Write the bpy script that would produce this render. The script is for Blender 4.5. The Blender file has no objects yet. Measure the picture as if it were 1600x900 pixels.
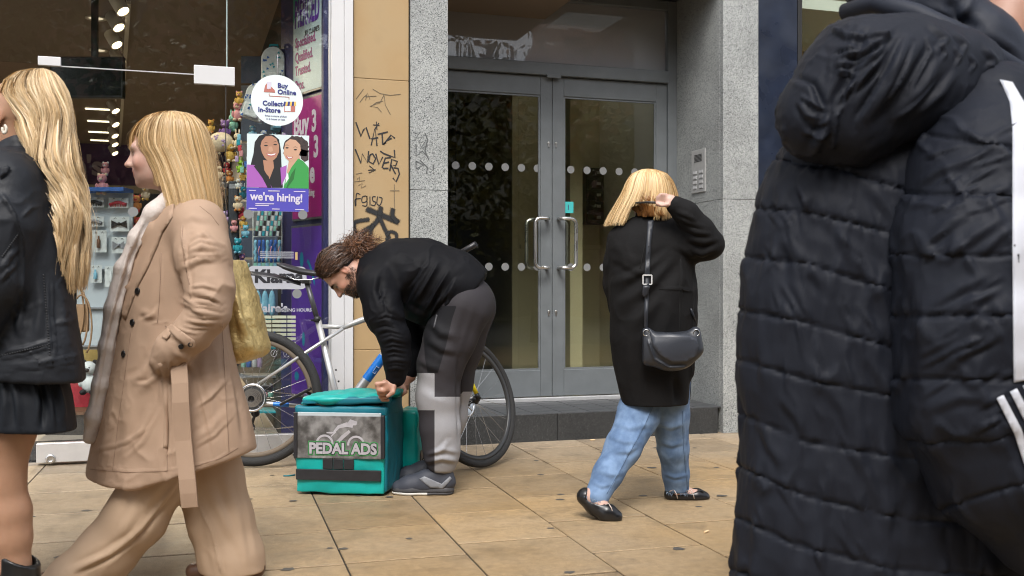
import bpy, bmesh, math, random
import numpy as np
from mathutils import Vector, Matrix
random.seed(7); rng = np.random.default_rng(7)
sc = bpy.context.scene
COL = sc.collection
R = math.radians
# ------------------------------------------------------------------ camera
F = 1600.0; CH = 1.0; YAW = R(17.8)
SY, CY = math.sin(YAW), math.cos(YAW)
cam_d = bpy.data.cameras.new('camera'); cam = bpy.data.objects.new('camera', cam_d); COL.objects.link(cam)
cam.location = (0, 0, CH); cam.rotation_euler = (R(90), 0, -YAW)
cam_d.sensor_width = 36.0; cam_d.lens = 36.0 * F / 1600.0
cam_d.clip_start = 0.05; cam_d.clip_end = 2000
cam_d.dof.use_dof = True; cam_d.dof.focus_distance = 5.0; cam_d.dof.aperture_fstop = 5.0
sc.camera = cam
# ------------------------------------------------------------------ world, sun, exposure
SUN_EL, SUN_AZ = R(52), R(200)          # azimuth measured from +Y clockwise: behind the camera
w = bpy.data.worlds.new('World'); sc.world = w; w.use_nodes = True
nt = w.node_tree; bg = nt.nodes['Background']
sky = nt.nodes.new('ShaderNodeTexSky'); sky.sky_type = 'NISHITA'; sky.sun_disc = False
sky.sun_elevation = SUN_EL; sky.sun_rotation = SUN_AZ; sky.dust_density = 3.0; sky.air_density = 1.0; sky.ozone_density = 1.0
hs = nt.nodes.new('ShaderNodeHueSaturation'); hs.inputs['Saturation'].default_value = 0.42
nt.links.new(sky.outputs[0], hs.inputs['Color']); nt.links.new(hs.outputs[0], bg.inputs['Color'])
bg.inputs['Strength'].default_value = 0.15
sun_d = bpy.data.lights.new('sun', 'SUN'); sun_d.energy = 1.1; sun_d.angle = R(24); sun_d.color = (1, 0.97, 0.93)
sun = bpy.data.objects.new('sun', sun_d); COL.objects.link(sun)
sv = Vector((math.sin(SUN_AZ) * math.cos(SUN_EL), math.cos(SUN_AZ) * math.cos(SUN_EL), math.sin(SUN_EL)))
sun.rotation_euler = (-sv).to_track_quat('-Z', 'Y').to_euler(); sun.location = sv * 30
sc.view_settings.view_transform = 'Standard'; sc.view_settings.look = 'None'
sc.view_settings.exposure = 1.1; sc.view_settings.gamma = 1.0
sc.render.engine = 'CYCLES'; sc.cycles.use_denoising = True
sc.cycles.filter_width = 1.05; sc.cycles.max_bounces = 8; sc.cycles.transparent_max_bounces = 16; sc.cycles.caustics_reflective = False; sc.cycles.caustics_refractive = False
try: sc.cycles.denoiser = 'OPENIMAGEDENOISE'
except Exception: pass
# ------------------------------------------------------------------ pixel helpers (measured on the 1600x900 photograph)
def W(x, y, Z):
    u = (x - 800) / F
    return Vector((Z * (SY + CY * u), Z * (CY - SY * u), CH - Z * (y - 450) / F))
def onY(x, y, Y):
    u = (x - 800) / F
    return W(x, y, Y / (CY - SY * u))
def onG(x, y, z=0.0): return W(x, y, F * (CH - z) / (y - 450))
def XatY(x, Y): return onY(x, 450, Y).x
# ------------------------------------------------------------------ object helpers
def tag(o, label=None, cat=None, group=None, kind=None):
    if label: o['label'] = label
    if cat: o['category'] = cat
    if group: o['group'] = group
    if kind: o['kind'] = kind
    return o
def empty(name, loc=(0, 0, 0), rz=0.0, parent=None):
    o = bpy.data.objects.new(name, None); COL.objects.link(o); o.location = loc; o.rotation_euler = (0, 0, rz)
    o.empty_display_size = 0.1
    if parent: o.parent = parent
    return o
def link(name, me, mat=None, parent=None, loc=None, rot=None):
    o = bpy.data.objects.new(name, me); COL.objects.link(o)
    if mat is not None and len(me.materials) == 0: me.materials.append(mat)
    if parent: o.parent = parent
    if loc is not None: o.location = loc
    if rot is not None: o.rotation_euler = rot
    return o
class MB:
    """collects simple shapes, builds one mesh"""
    def __init__(s): s.v = []; s.f = []; s.sm = []
    def add(s, vs, fs, smooth=False):
        b = len(s.v); s.v += [tuple(v) for v in vs]; s.f += [tuple(i + b for i in f) for f in fs]; s.sm += [smooth] * len(fs); return s
    def box(s, lo, hi, M=None):
        x0, y0, z0 = lo; x1, y1, z1 = hi
        vs = [Vector(p) for p in ((x0,y0,z0),(x1,y0,z0),(x1,y1,z0),(x0,y1,z0),(x0,y0,z1),(x1,y0,z1),(x1,y1,z1),(x0,y1,z1))]
        if M is not None: vs = [M @ p for p in vs]
        return s.add(vs, [(0,3,2,1),(4,5,6,7),(0,1,5,4),(1,2,6,5),(2,3,7,6),(3,0,4,7)])
    def bar(s, a, b, wx, wy=None, up=(0,0,1)):
        a = Vector(a); b = Vector(b); d = (b - a); L = d.length; d.normalize()
        upv = Vector(up)
        if abs(d.dot(upv)) > .98: upv = Vector((1,0,0))
        sx = d.cross(upv).normalized(); syv = sx.cross(d)
        M = Matrix((sx, d, syv)).transposed().to_4x4(); M.translation = a
        wy = wy or wx
        return s.box((-wx/2, 0, -wy/2), (wx/2, L, wy/2), M)
    def tube(s, pts, rad, n=8, closed=False, caps=True, flat=None):
        pts = [Vector(p) for p in pts]; m = len(pts)
        if not hasattr(rad, '__len__'): rad = [rad] * m
        b = len(s.v); prev = None
        for i, p in enumerate(pts):
            if closed: t = pts[(i+1) % m] - pts[i-1]
            else: t = pts[min(i+1, m-1)] - pts[max(i-1, 0)]
            t.normalize()
            if prev is None:
                up = Vector((0,0,1)) if abs(t.z) < .9 else Vector((1,0,0))
                e = t.cross(up).normalized()
            else:
                e = (prev - t * prev.dot(t)); e.normalize()
            prev = e; g = t.cross(e)
            for k in range(n):
                an = 2 * math.pi * k / n
                q = p + e * (rad[i] * math.cos(an)) + g * (rad[i] * math.sin(an))
                s.v.append(tuple(q))
        for i in range(m if closed else m - 1):
            j = (i + 1) % m
            for k in range(n):
                l = (k + 1) % n
                s.f.append((b+i*n+k, b+i*n+l, b+j*n+l, b+j*n+k)); s.sm.append(True)
        if caps and not closed:
            s.f.append(tuple(b + k for k in reversed(range(n)))); s.sm.append(False)
            s.f.append(tuple(b + (m-1)*n + k for k in range(n))); s.sm.append(False)
        return s
    def lathe(s, prof, n=24, M=None, smooth=True):
        b = len(s.v)
        for (r, z) in prof:
            for k in range(n):
                an = 2*math.pi*k/n; q = Vector((r*math.cos(an), r*math.sin(an), z))
                if M is not None: q = M @ q
                s.v.append(tuple(q))
        for i in range(len(prof)-1):
            for k in range(n):
                l = (k+1) % n
                s.f.append((b+i*n+k, b+i*n+l, b+(i+1)*n+l, b+(i+1)*n+k)); s.sm.append(smooth)
        if prof[0][0] > 1e-5: s.f.append(tuple(b+k for k in reversed(range(n)))); s.sm.append(False)
        if prof[-1][0] > 1e-5: s.f.append(tuple(b+(len(prof)-1)*n+k for k in range(n))); s.sm.append(False)
        return s
    def ball(s, c, r, n=10, m=7, M=None):
        if not hasattr(r, '__len__'): r = (r, r, r)
        c = Vector(c); b = len(s.v)
        for i in range(m+1):
            ph = math.pi*i/m
            for k in range(n):
                an = 2*math.pi*k/n
                q = Vector((r[0]*math.sin(ph)*math.cos(an), r[1]*math.sin(ph)*math.sin(an), -r[2]*math.cos(ph)))
                if M is not None: q = M @ q
                s.v.append(tuple(c+q))
        for i in range(m):
            for k in range(n):
                l = (k+1) % n
                s.f.append((b+i*n+k, b+i*n+l, b+(i+1)*n+l, b+(i+1)*n+k)); s.sm.append(True)
        return s
    def poly(s, pts): return s.add(pts, [tuple(range(len(pts)))])
    def mesh(s, name, bevel=0.0, seg=2):
        me = bpy.data.meshes.new(name); me.from_pydata(s.v, [], s.f)
        me.polygons.foreach_set('use_smooth', s.sm)
        if bevel > 0:
            bm = bmesh.new(); bm.from_mesh(me)
            bmesh.ops.bevel(bm, geom=[e for e in bm.edges], offset=bevel, segments=seg, profile=0.5, affect='EDGES', clamp_overlap=True)
            bm.to_mesh(me); bm.free()
        me.update(); return me
    def build(s, name, mat, parent=None, bevel=0.0, seg=2, loc=None, rot=None):
        return link(name, s.mesh(name, bevel, seg), mat, parent, loc, rot)
def prism(outline, d, name='x'):
    """outline: 2d points (x,z) -> MB with thickness d along +y"""
    m = MB(); n = len(outline)
    vs = [(p[0], 0, p[1]) for p in outline] + [(p[0], d, p[1]) for p in outline]
    fs = [tuple(range(n)), tuple(reversed(range(n, 2*n)))] + [(i, i+n, (i+1) % n+n, (i+1) % n) for i in range(n)]
    m.add(vs, fs); return m
# ------------------------------------------------------------------ text
def text_mesh(body, size, depth=0.0005, bold=0.0, align='LEFT', sx=1.0, shear=0.0, space=1.0):
    cu = bpy.data.curves.new('lettering', 'FONT'); cu.body = body; cu.size = size; cu.extrude = depth; cu.offset = bold
    cu.align_x = align; cu.shear = shear; cu.space_character = space; cu.resolution_u = 3
    o = bpy.data.objects.new('lettering_tmp', cu); COL.objects.link(o)
    dg = bpy.context.evaluated_depsgraph_get(); me = bpy.data.meshes.new_from_object(o.evaluated_get(dg))
    bpy.data.objects.remove(o); bpy.data.curves.remove(cu)
    # text lies in XY: stand it up (x, 0, y), facing -Y
    me.transform(Matrix(((sx,0,0,0),(0,0,-1,0),(0,1,0,0),(0,0,0,1))))
    me.materials.clear(); return me
def text(body, size, mat, parent, loc, bold=0.0, align='LEFT', sx=1.0, rz=0.0, name='lettering', shear=0.0, depth=0.0004, ry=0.0):
    return link(name, text_mesh(body, size, depth, bold, align, sx, shear), mat, parent, loc, (0, ry, rz))
# ------------------------------------------------------------------ materials
MATS = {}
def rgb(h):
    """sRGB 0-255 triple -> linear"""
    return tuple(((c/255)/12.92 if c/255 <= .04045 else ((c/255+.055)/1.055)**2.4) for c in h)
def mat(name, color, rough=0.6, metal=0.0, spec=0.5, var=0.0, vscale=20.0, bump=0.0, bscale=60.0, bstretch=(1,1,1), coat=0.0, sheen=0.0, emit=0.0, attr=None, bdist=0.01, sss=0.0, detail=4.0, color2=None, rvar=0.0, fold=None):
    m = bpy.data.materials.new(name); m.use_nodes = True; MATS[name] = m
    n = m.node_tree.nodes; l = m.node_tree.links; b = n['Principled BSDF']
    b.inputs['Roughness'].default_value = rough; b.inputs['Metallic'].default_value = metal
    b.inputs['Specular IOR Level'].default_value = spec; b.inputs['Coat Weight'].default_value = coat; b.inputs['Sheen Weight'].default_value = sheen
    if sheen: b.inputs['Sheen Roughness'].default_value = .4
    c = tuple(color) + (1,)
    b.inputs['Base Color'].default_value = c
    tc = n.new('ShaderNodeTexCoord'); src = None
    if attr:
        a = n.new('ShaderNodeAttribute'); a.attribute_name = attr; src = a.outputs['Color']
    if var > 0 or color2:
        no = n.new('ShaderNodeTexNoise'); no.inputs['Scale'].default_value = vscale; no.inputs['Detail'].default_value = detail
        l.new(tc.outputs['Object'], no.inputs['Vector'])
        if color2:
            mx = n.new('ShaderNodeMix'); mx.data_type = 'RGBA'
            rp = n.new('ShaderNodeValToRGB'); rp.color_ramp.elements[0].position = .38; rp.color_ramp.elements[1].position = .62
            l.new(no.outputs['Fac'], rp.inputs['Fac']); l.new(rp.outputs['Color'], mx.inputs[0])
            mx.inputs[6].default_value = c; mx.inputs[7].default_value = tuple(color2)+(1,)
            if src: l.new(src, mx.inputs[6])
            src = mx.outputs[2]
        if var > 0:
            mr = n.new('ShaderNodeMapRange'); mr.inputs[1].default_value = .25; mr.inputs[2].default_value = .75
            mr.inputs[3].default_value = 1-var; mr.inputs[4].default_value = 1+var; l.new(no.outputs['Fac'], mr.inputs[0])
            mu = n.new('ShaderNodeVectorMath'); mu.operation = 'SCALE'
            if src: l.new(src, mu.inputs[0])
            else: mu.inputs[0].default_value = c[:3]
            l.new(mr.outputs[0], mu.inputs['Scale']); src = mu.outputs[0]
    if src: l.new(src, b.inputs['Base Color'])
    if rvar > 0:
        n3 = n.new('ShaderNodeTexNoise'); n3.inputs['Scale'].default_value = vscale*.7; n3.inputs['Detail'].default_value = 5
        l.new(tc.outputs['Object'], n3.inputs['Vector'])
        m3 = n.new('ShaderNodeMapRange'); m3.inputs[1].default_value = .3; m3.inputs[2].default_value = .7; m3.inputs[3].default_value = max(.02, rough-rvar); m3.inputs[4].default_value = min(1, rough+rvar)
        l.new(n3.outputs['Fac'], m3.inputs[0]); l.new(m3.outputs[0], b.inputs['Roughness'])
    if bump > 0:
        mp = n.new('ShaderNodeMapping'); mp.inputs['Scale'].default_value = bstretch; l.new(tc.outputs['Object'], mp.inputs['Vector'])
        n2 = n.new('ShaderNodeTexNoise'); n2.inputs['Scale'].default_value = bscale; n2.inputs['Detail'].default_value = 5
        l.new(mp.outputs[0], n2.inputs['Vector'])
        bp = n.new('ShaderNodeBump'); bp.inputs['Strength'].default_value = bump; bp.inputs['Distance'].default_value = bdist
        l.new(n2.outputs['Fac'], bp.inputs['Height']); l.new(bp.outputs[0], b.inputs['Normal'])
        if fold:
            fs, fstr, fdist, fst = fold; mq = n.new('ShaderNodeMapping'); mq.inputs['Scale'].default_value = fst; mq.inputs['Rotation'].default_value = (.3,.5,.2); l.new(tc.outputs['Object'], mq.inputs['Vector'])
            nf = n.new('ShaderNodeTexNoise'); nf.inputs['Scale'].default_value = fs; nf.inputs['Detail'].default_value = 2.5; nf.inputs['Distortion'].default_value = .7
            try: nf.noise_type = 'RIDGED_MULTIFRACTAL'; nf.normalize = True
            except Exception: pass
            l.new(mq.outputs[0], nf.inputs['Vector']); b2 = n.new('ShaderNodeBump'); b2.inputs['Strength'].default_value = fstr; b2.inputs['Distance'].default_value = fdist
            l.new(nf.outputs['Fac'], b2.inputs['Height']); l.new(b2.outputs[0], bp.inputs['Normal'])
    if emit > 0:
        b.inputs['Emission Color'].default_value = c; b.inputs['Emission Strength'].default_value = emit
    if sss > 0:
        b.inputs['Subsurface Weight'].default_value = sss; b.inputs['Subsurface Radius'].default_value = (1, .35, .2); b.inputs['Subsurface Scale'].default_value = .008
    return m
def glass(name, tint=(.93,.96,.94), base=0.06, wob=0.0):
    m = bpy.data.materials.new(name); m.use_nodes = True; MATS[name] = m
    n = m.node_tree.nodes; l = m.node_tree.links; n.remove(n['Principled BSDF']); out = n['Material Output']
    lw = n.new('ShaderNodeLayerWeight'); pw = n.new('ShaderNodeMath'); pw.operation = 'POWER'; pw.inputs[1].default_value = 5
    mr = n.new('ShaderNodeMapRange'); mr.inputs[3].default_value = base; mr.inputs[4].default_value = 1.0
    l.new(lw.outputs['Facing'], pw.inputs[0]); l.new(pw.outputs[0], mr.inputs[0])
    tr = n.new('ShaderNodeBsdfTransparent'); tr.inputs[0].default_value = tuple(tint)+(1,)
    gl = n.new('ShaderNodeBsdfGlossy'); gl.inputs['Roughness'].default_value = 0.0
    if wob:
        tc = n.new('ShaderNodeTexCoord'); no = n.new('ShaderNodeTexNoise'); no.inputs['Scale'].default_value = 2.5; no.inputs['Detail'].default_value = 1
        bp = n.new('ShaderNodeBump'); bp.inputs['Strength'].default_value = wob; bp.inputs['Distance'].default_value = .02
        l.new(tc.outputs['Object'], no.inputs['Vector']); l.new(no.outputs['Fac'], bp.inputs['Height']); l.new(bp.outputs[0], gl.inputs['Normal'])
    mx = n.new('ShaderNodeMixShader'); l.new(mr.outputs[0], mx.inputs[0]); l.new(tr.outputs[0], mx.inputs[1]); l.new(gl.outputs[0], mx.inputs[2])
    l.new(mx.outputs[0], out.inputs[0]); return m
def granite(name, cols, scale=260.0, rough=.45, mottled=.12, bump=.15):
    """speckled stone: per-grain colour from voronoi cells"""
    m = bpy.data.materials.new(name); m.use_nodes = True; MATS[name] = m
    n = m.node_tree.nodes; l = m.node_tree.links; b = n['Principled BSDF']
    tc = n.new('ShaderNodeTexCoord')
    vo = n.new('ShaderNodeTexVoronoi'); vo.inputs['Scale'].default_value = scale; l.new(tc.outputs['Object'], vo.inputs['Vector'])
    sp = n.new('ShaderNodeSeparateColor'); l.new(vo.outputs['Color'], sp.inputs[0])
    rp = n.new('ShaderNodeValToRGB'); rp.color_ramp.interpolation = 'CONSTANT'
    el = rp.color_ramp.elements; el[0].position = 0; el[0].color = tuple(cols[0][1])+(1,); el[1].position = cols[1][0]; el[1].color = tuple(cols[1][1])+(1,)
    for p, c in cols[2:]:
        e = el.new(p); e.color = tuple(c)+(1,)
    l.new(sp.outputs[0], rp.inputs['Fac'])
    no = n.new('ShaderNodeTexNoise'); no.inputs['Scale'].default_value = 3.0; no.inputs['Detail'].default_value = 6; l.new(tc.outputs['Object'], no.inputs['Vector'])
    mr = n.new('ShaderNodeMapRange'); mr.inputs[1].default_value = .3; mr.inputs[2].default_value = .7; mr.inputs[3].default_value = 1-mottled; mr.inputs[4].default_value = 1+mottled
    l.new(no.outputs['Fac'], mr.inputs[0])
    mu = n.new('ShaderNodeVectorMath'); mu.operation = 'SCALE'; l.new(rp.outputs['Color'], mu.inputs[0]); l.new(mr.outputs[0], mu.inputs['Scale'])
    l.new(mu.outputs[0], b.inputs['Base Color']); b.inputs['Roughness'].default_value = rough
    bp = n.new('ShaderNodeBump'); bp.inputs['Strength'].default_value = bump; bp.inputs['Distance'].default_value = .002
    l.new(sp.outputs[1], bp.inputs['Height']); l.new(bp.outputs[0], b.inputs['Normal'])
    return m
# ================================================================== SETTING
YF, YD = 6.27, 6.99
def slab_material():
    m = bpy.data.materials.new('paving'); m.use_nodes = True
    n = m.node_tree.nodes; l = m.node_tree.links; b = n['Principled BSDF']
    ge = n.new('ShaderNodeNewGeometry'); oi = n.new('ShaderNodeObjectInfo')
    def noise(s, d, rough=.55):
        t = n.new('ShaderNodeTexNoise'); t.inputs['Scale'].default_value = s; t.inputs['Detail'].default_value = d; t.inputs['Roughness'].default_value = rough
        l.new(ge.outputs['Position'], t.inputs['Vector']); return t
    def rng_(src, a, c, lo, hi):
        r = n.new('ShaderNodeMapRange'); r.inputs[1].default_value = a; r.inputs[2].default_value = c; r.inputs[3].default_value = lo; r.inputs[4].default_value = hi
        l.new(src, r.inputs[0]); return r.outputs[0]
    def mul(a, bb):
        k = n.new('ShaderNodeMath'); k.operation = 'MULTIPLY'; l.new(a, k.inputs[0]); l.new(bb, k.inputs[1]); return k.outputs[0]
    tone = n.new('ShaderNodeMix'); tone.data_type = 'RGBA'; tone.inputs[6].default_value = (.37,.25,.125,1); tone.inputs[7].default_value = (.36,.265,.16,1)
    big = noise(1.1, 5); l.new(rng_(big.outputs['Fac'], .38, .62, 0, 1), tone.inputs[0])
    # greyer, worn by the wall
    px = n.new('ShaderNodeSeparateXYZ'); l.new(ge.outputs['Position'], px.inputs[0])
    wear = n.new('ShaderNodeMix'); wear.data_type = 'RGBA'; wear.inputs[7].default_value = (.31,.255,.19,1); l.new(tone.outputs[2], wear.inputs[6])
    wf = rng_(px.outputs[1], 4.9, 6.3, 0, .75); wf2 = rng_(px.outputs[0], .9, -.4, 0, .65)
    mxm = n.new('ShaderNodeMath'); mxm.operation = 'MAXIMUM'; l.new(wf, mxm.inputs[0]); l.new(wf2, mxm.inputs[1]); l.new(mxm.outputs[0], wear.inputs[0])
    grain = noise(300, 3); f1 = rng_(grain.outputs['Fac'], .25, .75, .5, 1.5)
    mid = noise(28, 6, .7); f2 = rng_(mid.outputs['Fac'], .3, .7, .78, 1.16)
    f3 = rng_(oi.outputs['Random'], 0, 1, .78, 1.1)
    st = noise(5.0, 7, .65); f4 = rng_(st.outputs['Fac'], .52, .74, 1.0, .68)
    f = mul(mul(f1, f2), mul(f3, f4))
    sc_ = n.new('ShaderNodeVectorMath'); sc_.operation = 'SCALE'; l.new(wear.outputs[2], sc_.inputs[0]); l.new(f, sc_.inputs['Scale'])
    l.new(sc_.outputs[0], b.inputs['Base Color'])
    l.new(rng_(st.outputs['Fac'], .4, .7, .62, .38), b.inputs['Roughness'])
    b.inputs['Specular IOR Level'].default_value = .4
    bp = n.new('ShaderNodeBump'); bp.inputs['Strength'].default_value = .35; bp.inputs['Distance'].default_value = .003
    l.new(grain.outputs['Fac'], bp.inputs['Height']); l.new(bp.outputs[0], b.inputs['Normal'])
    return m
M_slab = slab_material()
M_joint = mat('joint_dirt', (.030,.024,.018), .95, var=.4, vscale=30)
M_ground = mat('asphalt', (.055,.055,.056), .9, var=.25, vscale=8, bump=.3, bscale=300)
M_gum = mat('gum', (.085,.078,.068), .7, var=.25, vscale=50)
M_gran = granite('granite_light', [(0,(.06,.065,.065)), (.09,(.18,.19,.188)), (.24,(.295,.308,.30)), (.60,(.355,.37,.358)), (.90,(.47,.48,.465))], 240, .5, .16)
M_grand = granite('granite_dark', [(0,(.020,.021,.022)), (.35,(.033,.035,.036)), (.75,(.045,.047,.047)), (.95,(.08,.08,.078))], 240, .45)
M_tan = mat('sandstone', (.43,.305,.16), .75, var=.16, vscale=3.2, bump=.12, bscale=240, color2=(.36,.245,.12), bdist=.004)
M_white = mat('white_paint', (.62,.62,.625), .35, var=.03, vscale=6)
M_door = mat('grey_paint', (.145,.16,.168), .42, var=.10, vscale=9, bump=.06, bscale=70, rvar=.1)
M_steel = mat('brushed_steel', (.62,.61,.59), .3, metal=1.0, bump=.05, bscale=50, bstretch=(1,1,30), rvar=.08)
M_alu = mat('satin_aluminium', (.72,.72,.72), .35, metal=.6, var=.06, vscale=20)
M_glass = glass('window_glass', (.93,.95,.94), .052, .06)
M_glassd = glass('door_glass', (.93,.95,.90), .068, .03)
M_dot = mat('frosted_dot', (.20,.205,.205), .6)
M_navy = mat('navy_panel', (.012,.018,.035), .35, var=.35, vscale=6, rvar=.15)
M_blk = mat('black_rubber', (.012,.012,.012), .7)
M_ceil = mat('shop_ceiling', (.20,.155,.115), .8, var=.05, vscale=2)
M_dark = mat('dark_interior', (.03,.028,.027), .8)
M_floor = mat('shop_floor', (.10,.095,.09), .45, var=.15, vscale=5)
M_cream = mat('cream_paint', (.72,.64,.44), .6, var=.05, vscale=3)
M_purple = mat('purple_wall', (.055,.012,.10), .6, var=.1, vscale=3)
M_navyw = mat('navy_wall', (.035,.035,.12), .5, var=.1, vscale=3)
M_facade = mat('facade_stone', (.34,.30,.24), .8, var=.12, vscale=2, bump=.2, bscale=80)
# ---- ground sheet and pavement
g = MB(); g.box((-300,-300,-.4), (300,300,-.06)); tag(g.build('ground', M_ground), kind='structure')
pv = MB(); pv.box((-40,-2.6,-.06), (40,YF+.4,-.005)); pav = tag(pv.build('pavement', M_joint), kind='structure')
CW, SL = .457, .53
slabs = []
for k in range(3):
    m = MB(); e = .0034
    m.box((e, e*2.3, -.03), (CW-e, SL-e*2.3, 0)); me = m.mesh('paving_slab', .0022, 1); me.materials.append(M_slab); slabs.append(me)
piv = Vector((1.05, 4.9)); th = R(1.6); ct, st_ = math.cos(th), math.sin(th)
offs = {-1:.13, 0:.29, 1:.02, 2:.37, 3:.17, 4:.44, 5:.08, 6:.30}
nsl = 0
for i in range(-7, 12):
    for j in range(-12, 5):
        lx = i*CW; ly = j*SL + offs.get(i, (i*.191) % .5) - .26
        X = piv.x + lx*ct + ly*st_; Y = piv.y - lx*st_ + ly*ct
        yc = Y + SL/2; xc = X + CW/2
        if yc > YF + .3 or yc < 1.3: continue
        u = (CY*xc - SY*yc) / max(.3, SY*xc + CY*yc)
        if abs(u) > .68: continue
        o = link('paving_slab', slabs[(i*3+j) % 3], None, pav, (X, Y, random.uniform(-.0008, .0008)), (random.uniform(-.0012,.0012), random.uniform(-.0012,.0012), -th))
        nsl += 1
print('slabs', nsl)
rest = MB()
rest.box((-40,-2.6,-.03), (40,1.05,-.001)); rest.box((-40,1.05,-.03), (-2.6,YF,-.001)); rest.box((6.5,1.05,-.03), (40,YF,-.001)); rest.box((-2.6,1.05,-.03),(6.5,1.3,-.0011))
tag(rest.build('paving_beyond', M_slab, pav), kind='stuff')
kb = MB(); kb.box((-40,-2.75,-.06),(40,-2.6,.0)); tag(kb.build('kerb', M_gran), kind='structure')
# gum stains where the photo shows them
gum = [(458,783),(390,780),(385,800),(515,857),(450,890),(608,777),(890,895),(1005,775),(1092,792),(1127,775),(1150,716),(1120,731),(876,773),(875,781),(838,720),(705,722),(845,742),(1018,731),(560,775),(230,790),(48,808),(135,798),(90,871),(640,842),(755,712),(425,743),(860,826),(1060,858),(1025,700),(942,707),(1085,700),(536,858),(405,892)]
for k, (x, y) in enumerate(gum):
    c = onG(x, y); m = MB(); n = 14; ra = random.uniform(.010, .022)
    ph = [random.uniform(.7, 1.15) for _ in range(n)]
    m.add([(c.x + ra*1.25*ph[i]*math.cos(i*2*math.pi/n), c.y + ra*ph[i]*math.sin(i*2*math.pi/n), .0021) for i in range(n)], [tuple(range(n))])
    m.build('gum_stain', M_gum, pav)
# small litter: cigarette ends and a scrap
M_lit = mat('cigarette_paper', (.75,.55,.32), .8)
for (x, y, L, a, lab) in ((926,689,.035,.1,'small cigarette end lying at the foot of the dark step'), (1104,833,.03,.5,'pale paper scrap on the slabs behind the walking woman')):
    c = onG(x, y); m = MB(); m.tube([(-L/2,0,.006),(0,0,.0065),(L/2,0,.006)], .0042, 8)
    tag(m.build('cigarette_end', M_lit, loc=(c.x,c.y,.001), rot=(0,0,a)), lab, 'litter')
# ================================================================== ENTRANCE BUILDING
ent = tag(empty('entrance_building', (2.5, YF, 0)), 'stone entrance with grey double doors recessed between speckled granite piers', 'building')
EO = Vector((2.5, YF, 0))
def E(m, name, material, parent=ent, bevel=0.0):
    o = m.build(name, material, parent, bevel); o.location = -EO; return o
XP0, XG0, XR0, XR1, XG1 = .992, 1.347, 1.589, 3.541, 3.817
def panel(name, lo, hi, material, bevel=.004):
    m = MB(); m.box(lo, hi); return E(m, name, material, ent, bevel)
# sandstone pilaster: three blocks
for z0, z1 in ((0, .62), (.6205, 2.285), (2.2865, 4.2)):
    panel('stone_block', (XP0, YF-.012, z0), (XG0-.012, YF+.35, z1), M_tan)
panel('shadow_gap', (XG0-.012, YF+.03, 0), (XG0, YF+.3, 4.2), M_blk, 0)  # black strip stands in for the edge shadow at this joint
# granite piers: front slabs and the reveals behind them
for z0, z1 in ((0, 1.612), (1.6145, 4.2)):
    panel('granite_slab', (XG0, YF, z0), (XR0, YF+.05, z1), M_gran, .002)
    panel('granite_slab', (XR1, YF, z0), (XG1, YF+.05, z1), M_gran, .002)
    panel('granite_slab', (XR1, YF+.052, z0), (XR1+.05, YD+.05, z1), M_gran, .002)
    panel('granite_slab', (XR0-.05, YF+.052, z0), (XR0, YD+.05, z1), M_gran, .002)
panel('pier_core', (XG0+.01, YF+.06, 0), (XR0-.055, YD+.1, 4.2), M_dark, 0)
panel('pier_core', (XR1+.055, YF+.06, 0), (XG1-.01, YD+.1, 4.2), M_dark, 0)
panel('soffit', (XR0-.02, YF+.03, 3.16), (XR1+.02, YD+.3, 3.4), M_grand, 0)
panel('lintel', (XR0+.001, YF+.004, 3.12), (XR1-.001, YF+.06, 4.2), M_gran, .003)
panel('upper_wall', (-12, YF+.05, 4.2), (14, YF+.5, 13), M_facade, 0)
# step: dark granite riser blocks and tiles on the tread
ZS = .183
for x0, x1 in ((XR0+.002, 2.33), (2.333, XR1-.03)):
    panel('riser_block', (x0, YF+.02, -.02), (x1, YF+.13, ZS-.002), M_grand, .004)
panel('step_core', (XR0, YF+.13, -.02), (XR1, YD+.3, ZS-.014), M_blk, 0)
M_tile = mat('quarry_tile', (.055,.057,.06), .38, var=.25, vscale=7, rvar=.12)
M_grout = mat('tile_grout', (.16,.155,.145), .9)
panel('grout_bed', (XR0+.001, YF+.1305, ZS-.013), (XR1-.001, YD-.03, ZS-.004), M_grout, 0)
tw = (XR1-XR0)/10; td = .15
tm = MB(); tm.box((.003,.003,-.010), (tw-.003, td-.003, 0)); tme = tm.mesh('tile', .0015, 1); tme.materials.append(M_tile)
for i in range(10):
    for j in range(5):
        if j == 4 and False: continue
        link('tile', tme, None, ent, Vector((XR0 + i*tw, YF + .021 + j*td*.93, ZS + random.uniform(-.0006,.0006))) - EO)
panel('threshold', (XR0, YD-.045, ZS), (XR1, YD+.06, ZS+.028), M_alu, .003)
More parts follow.
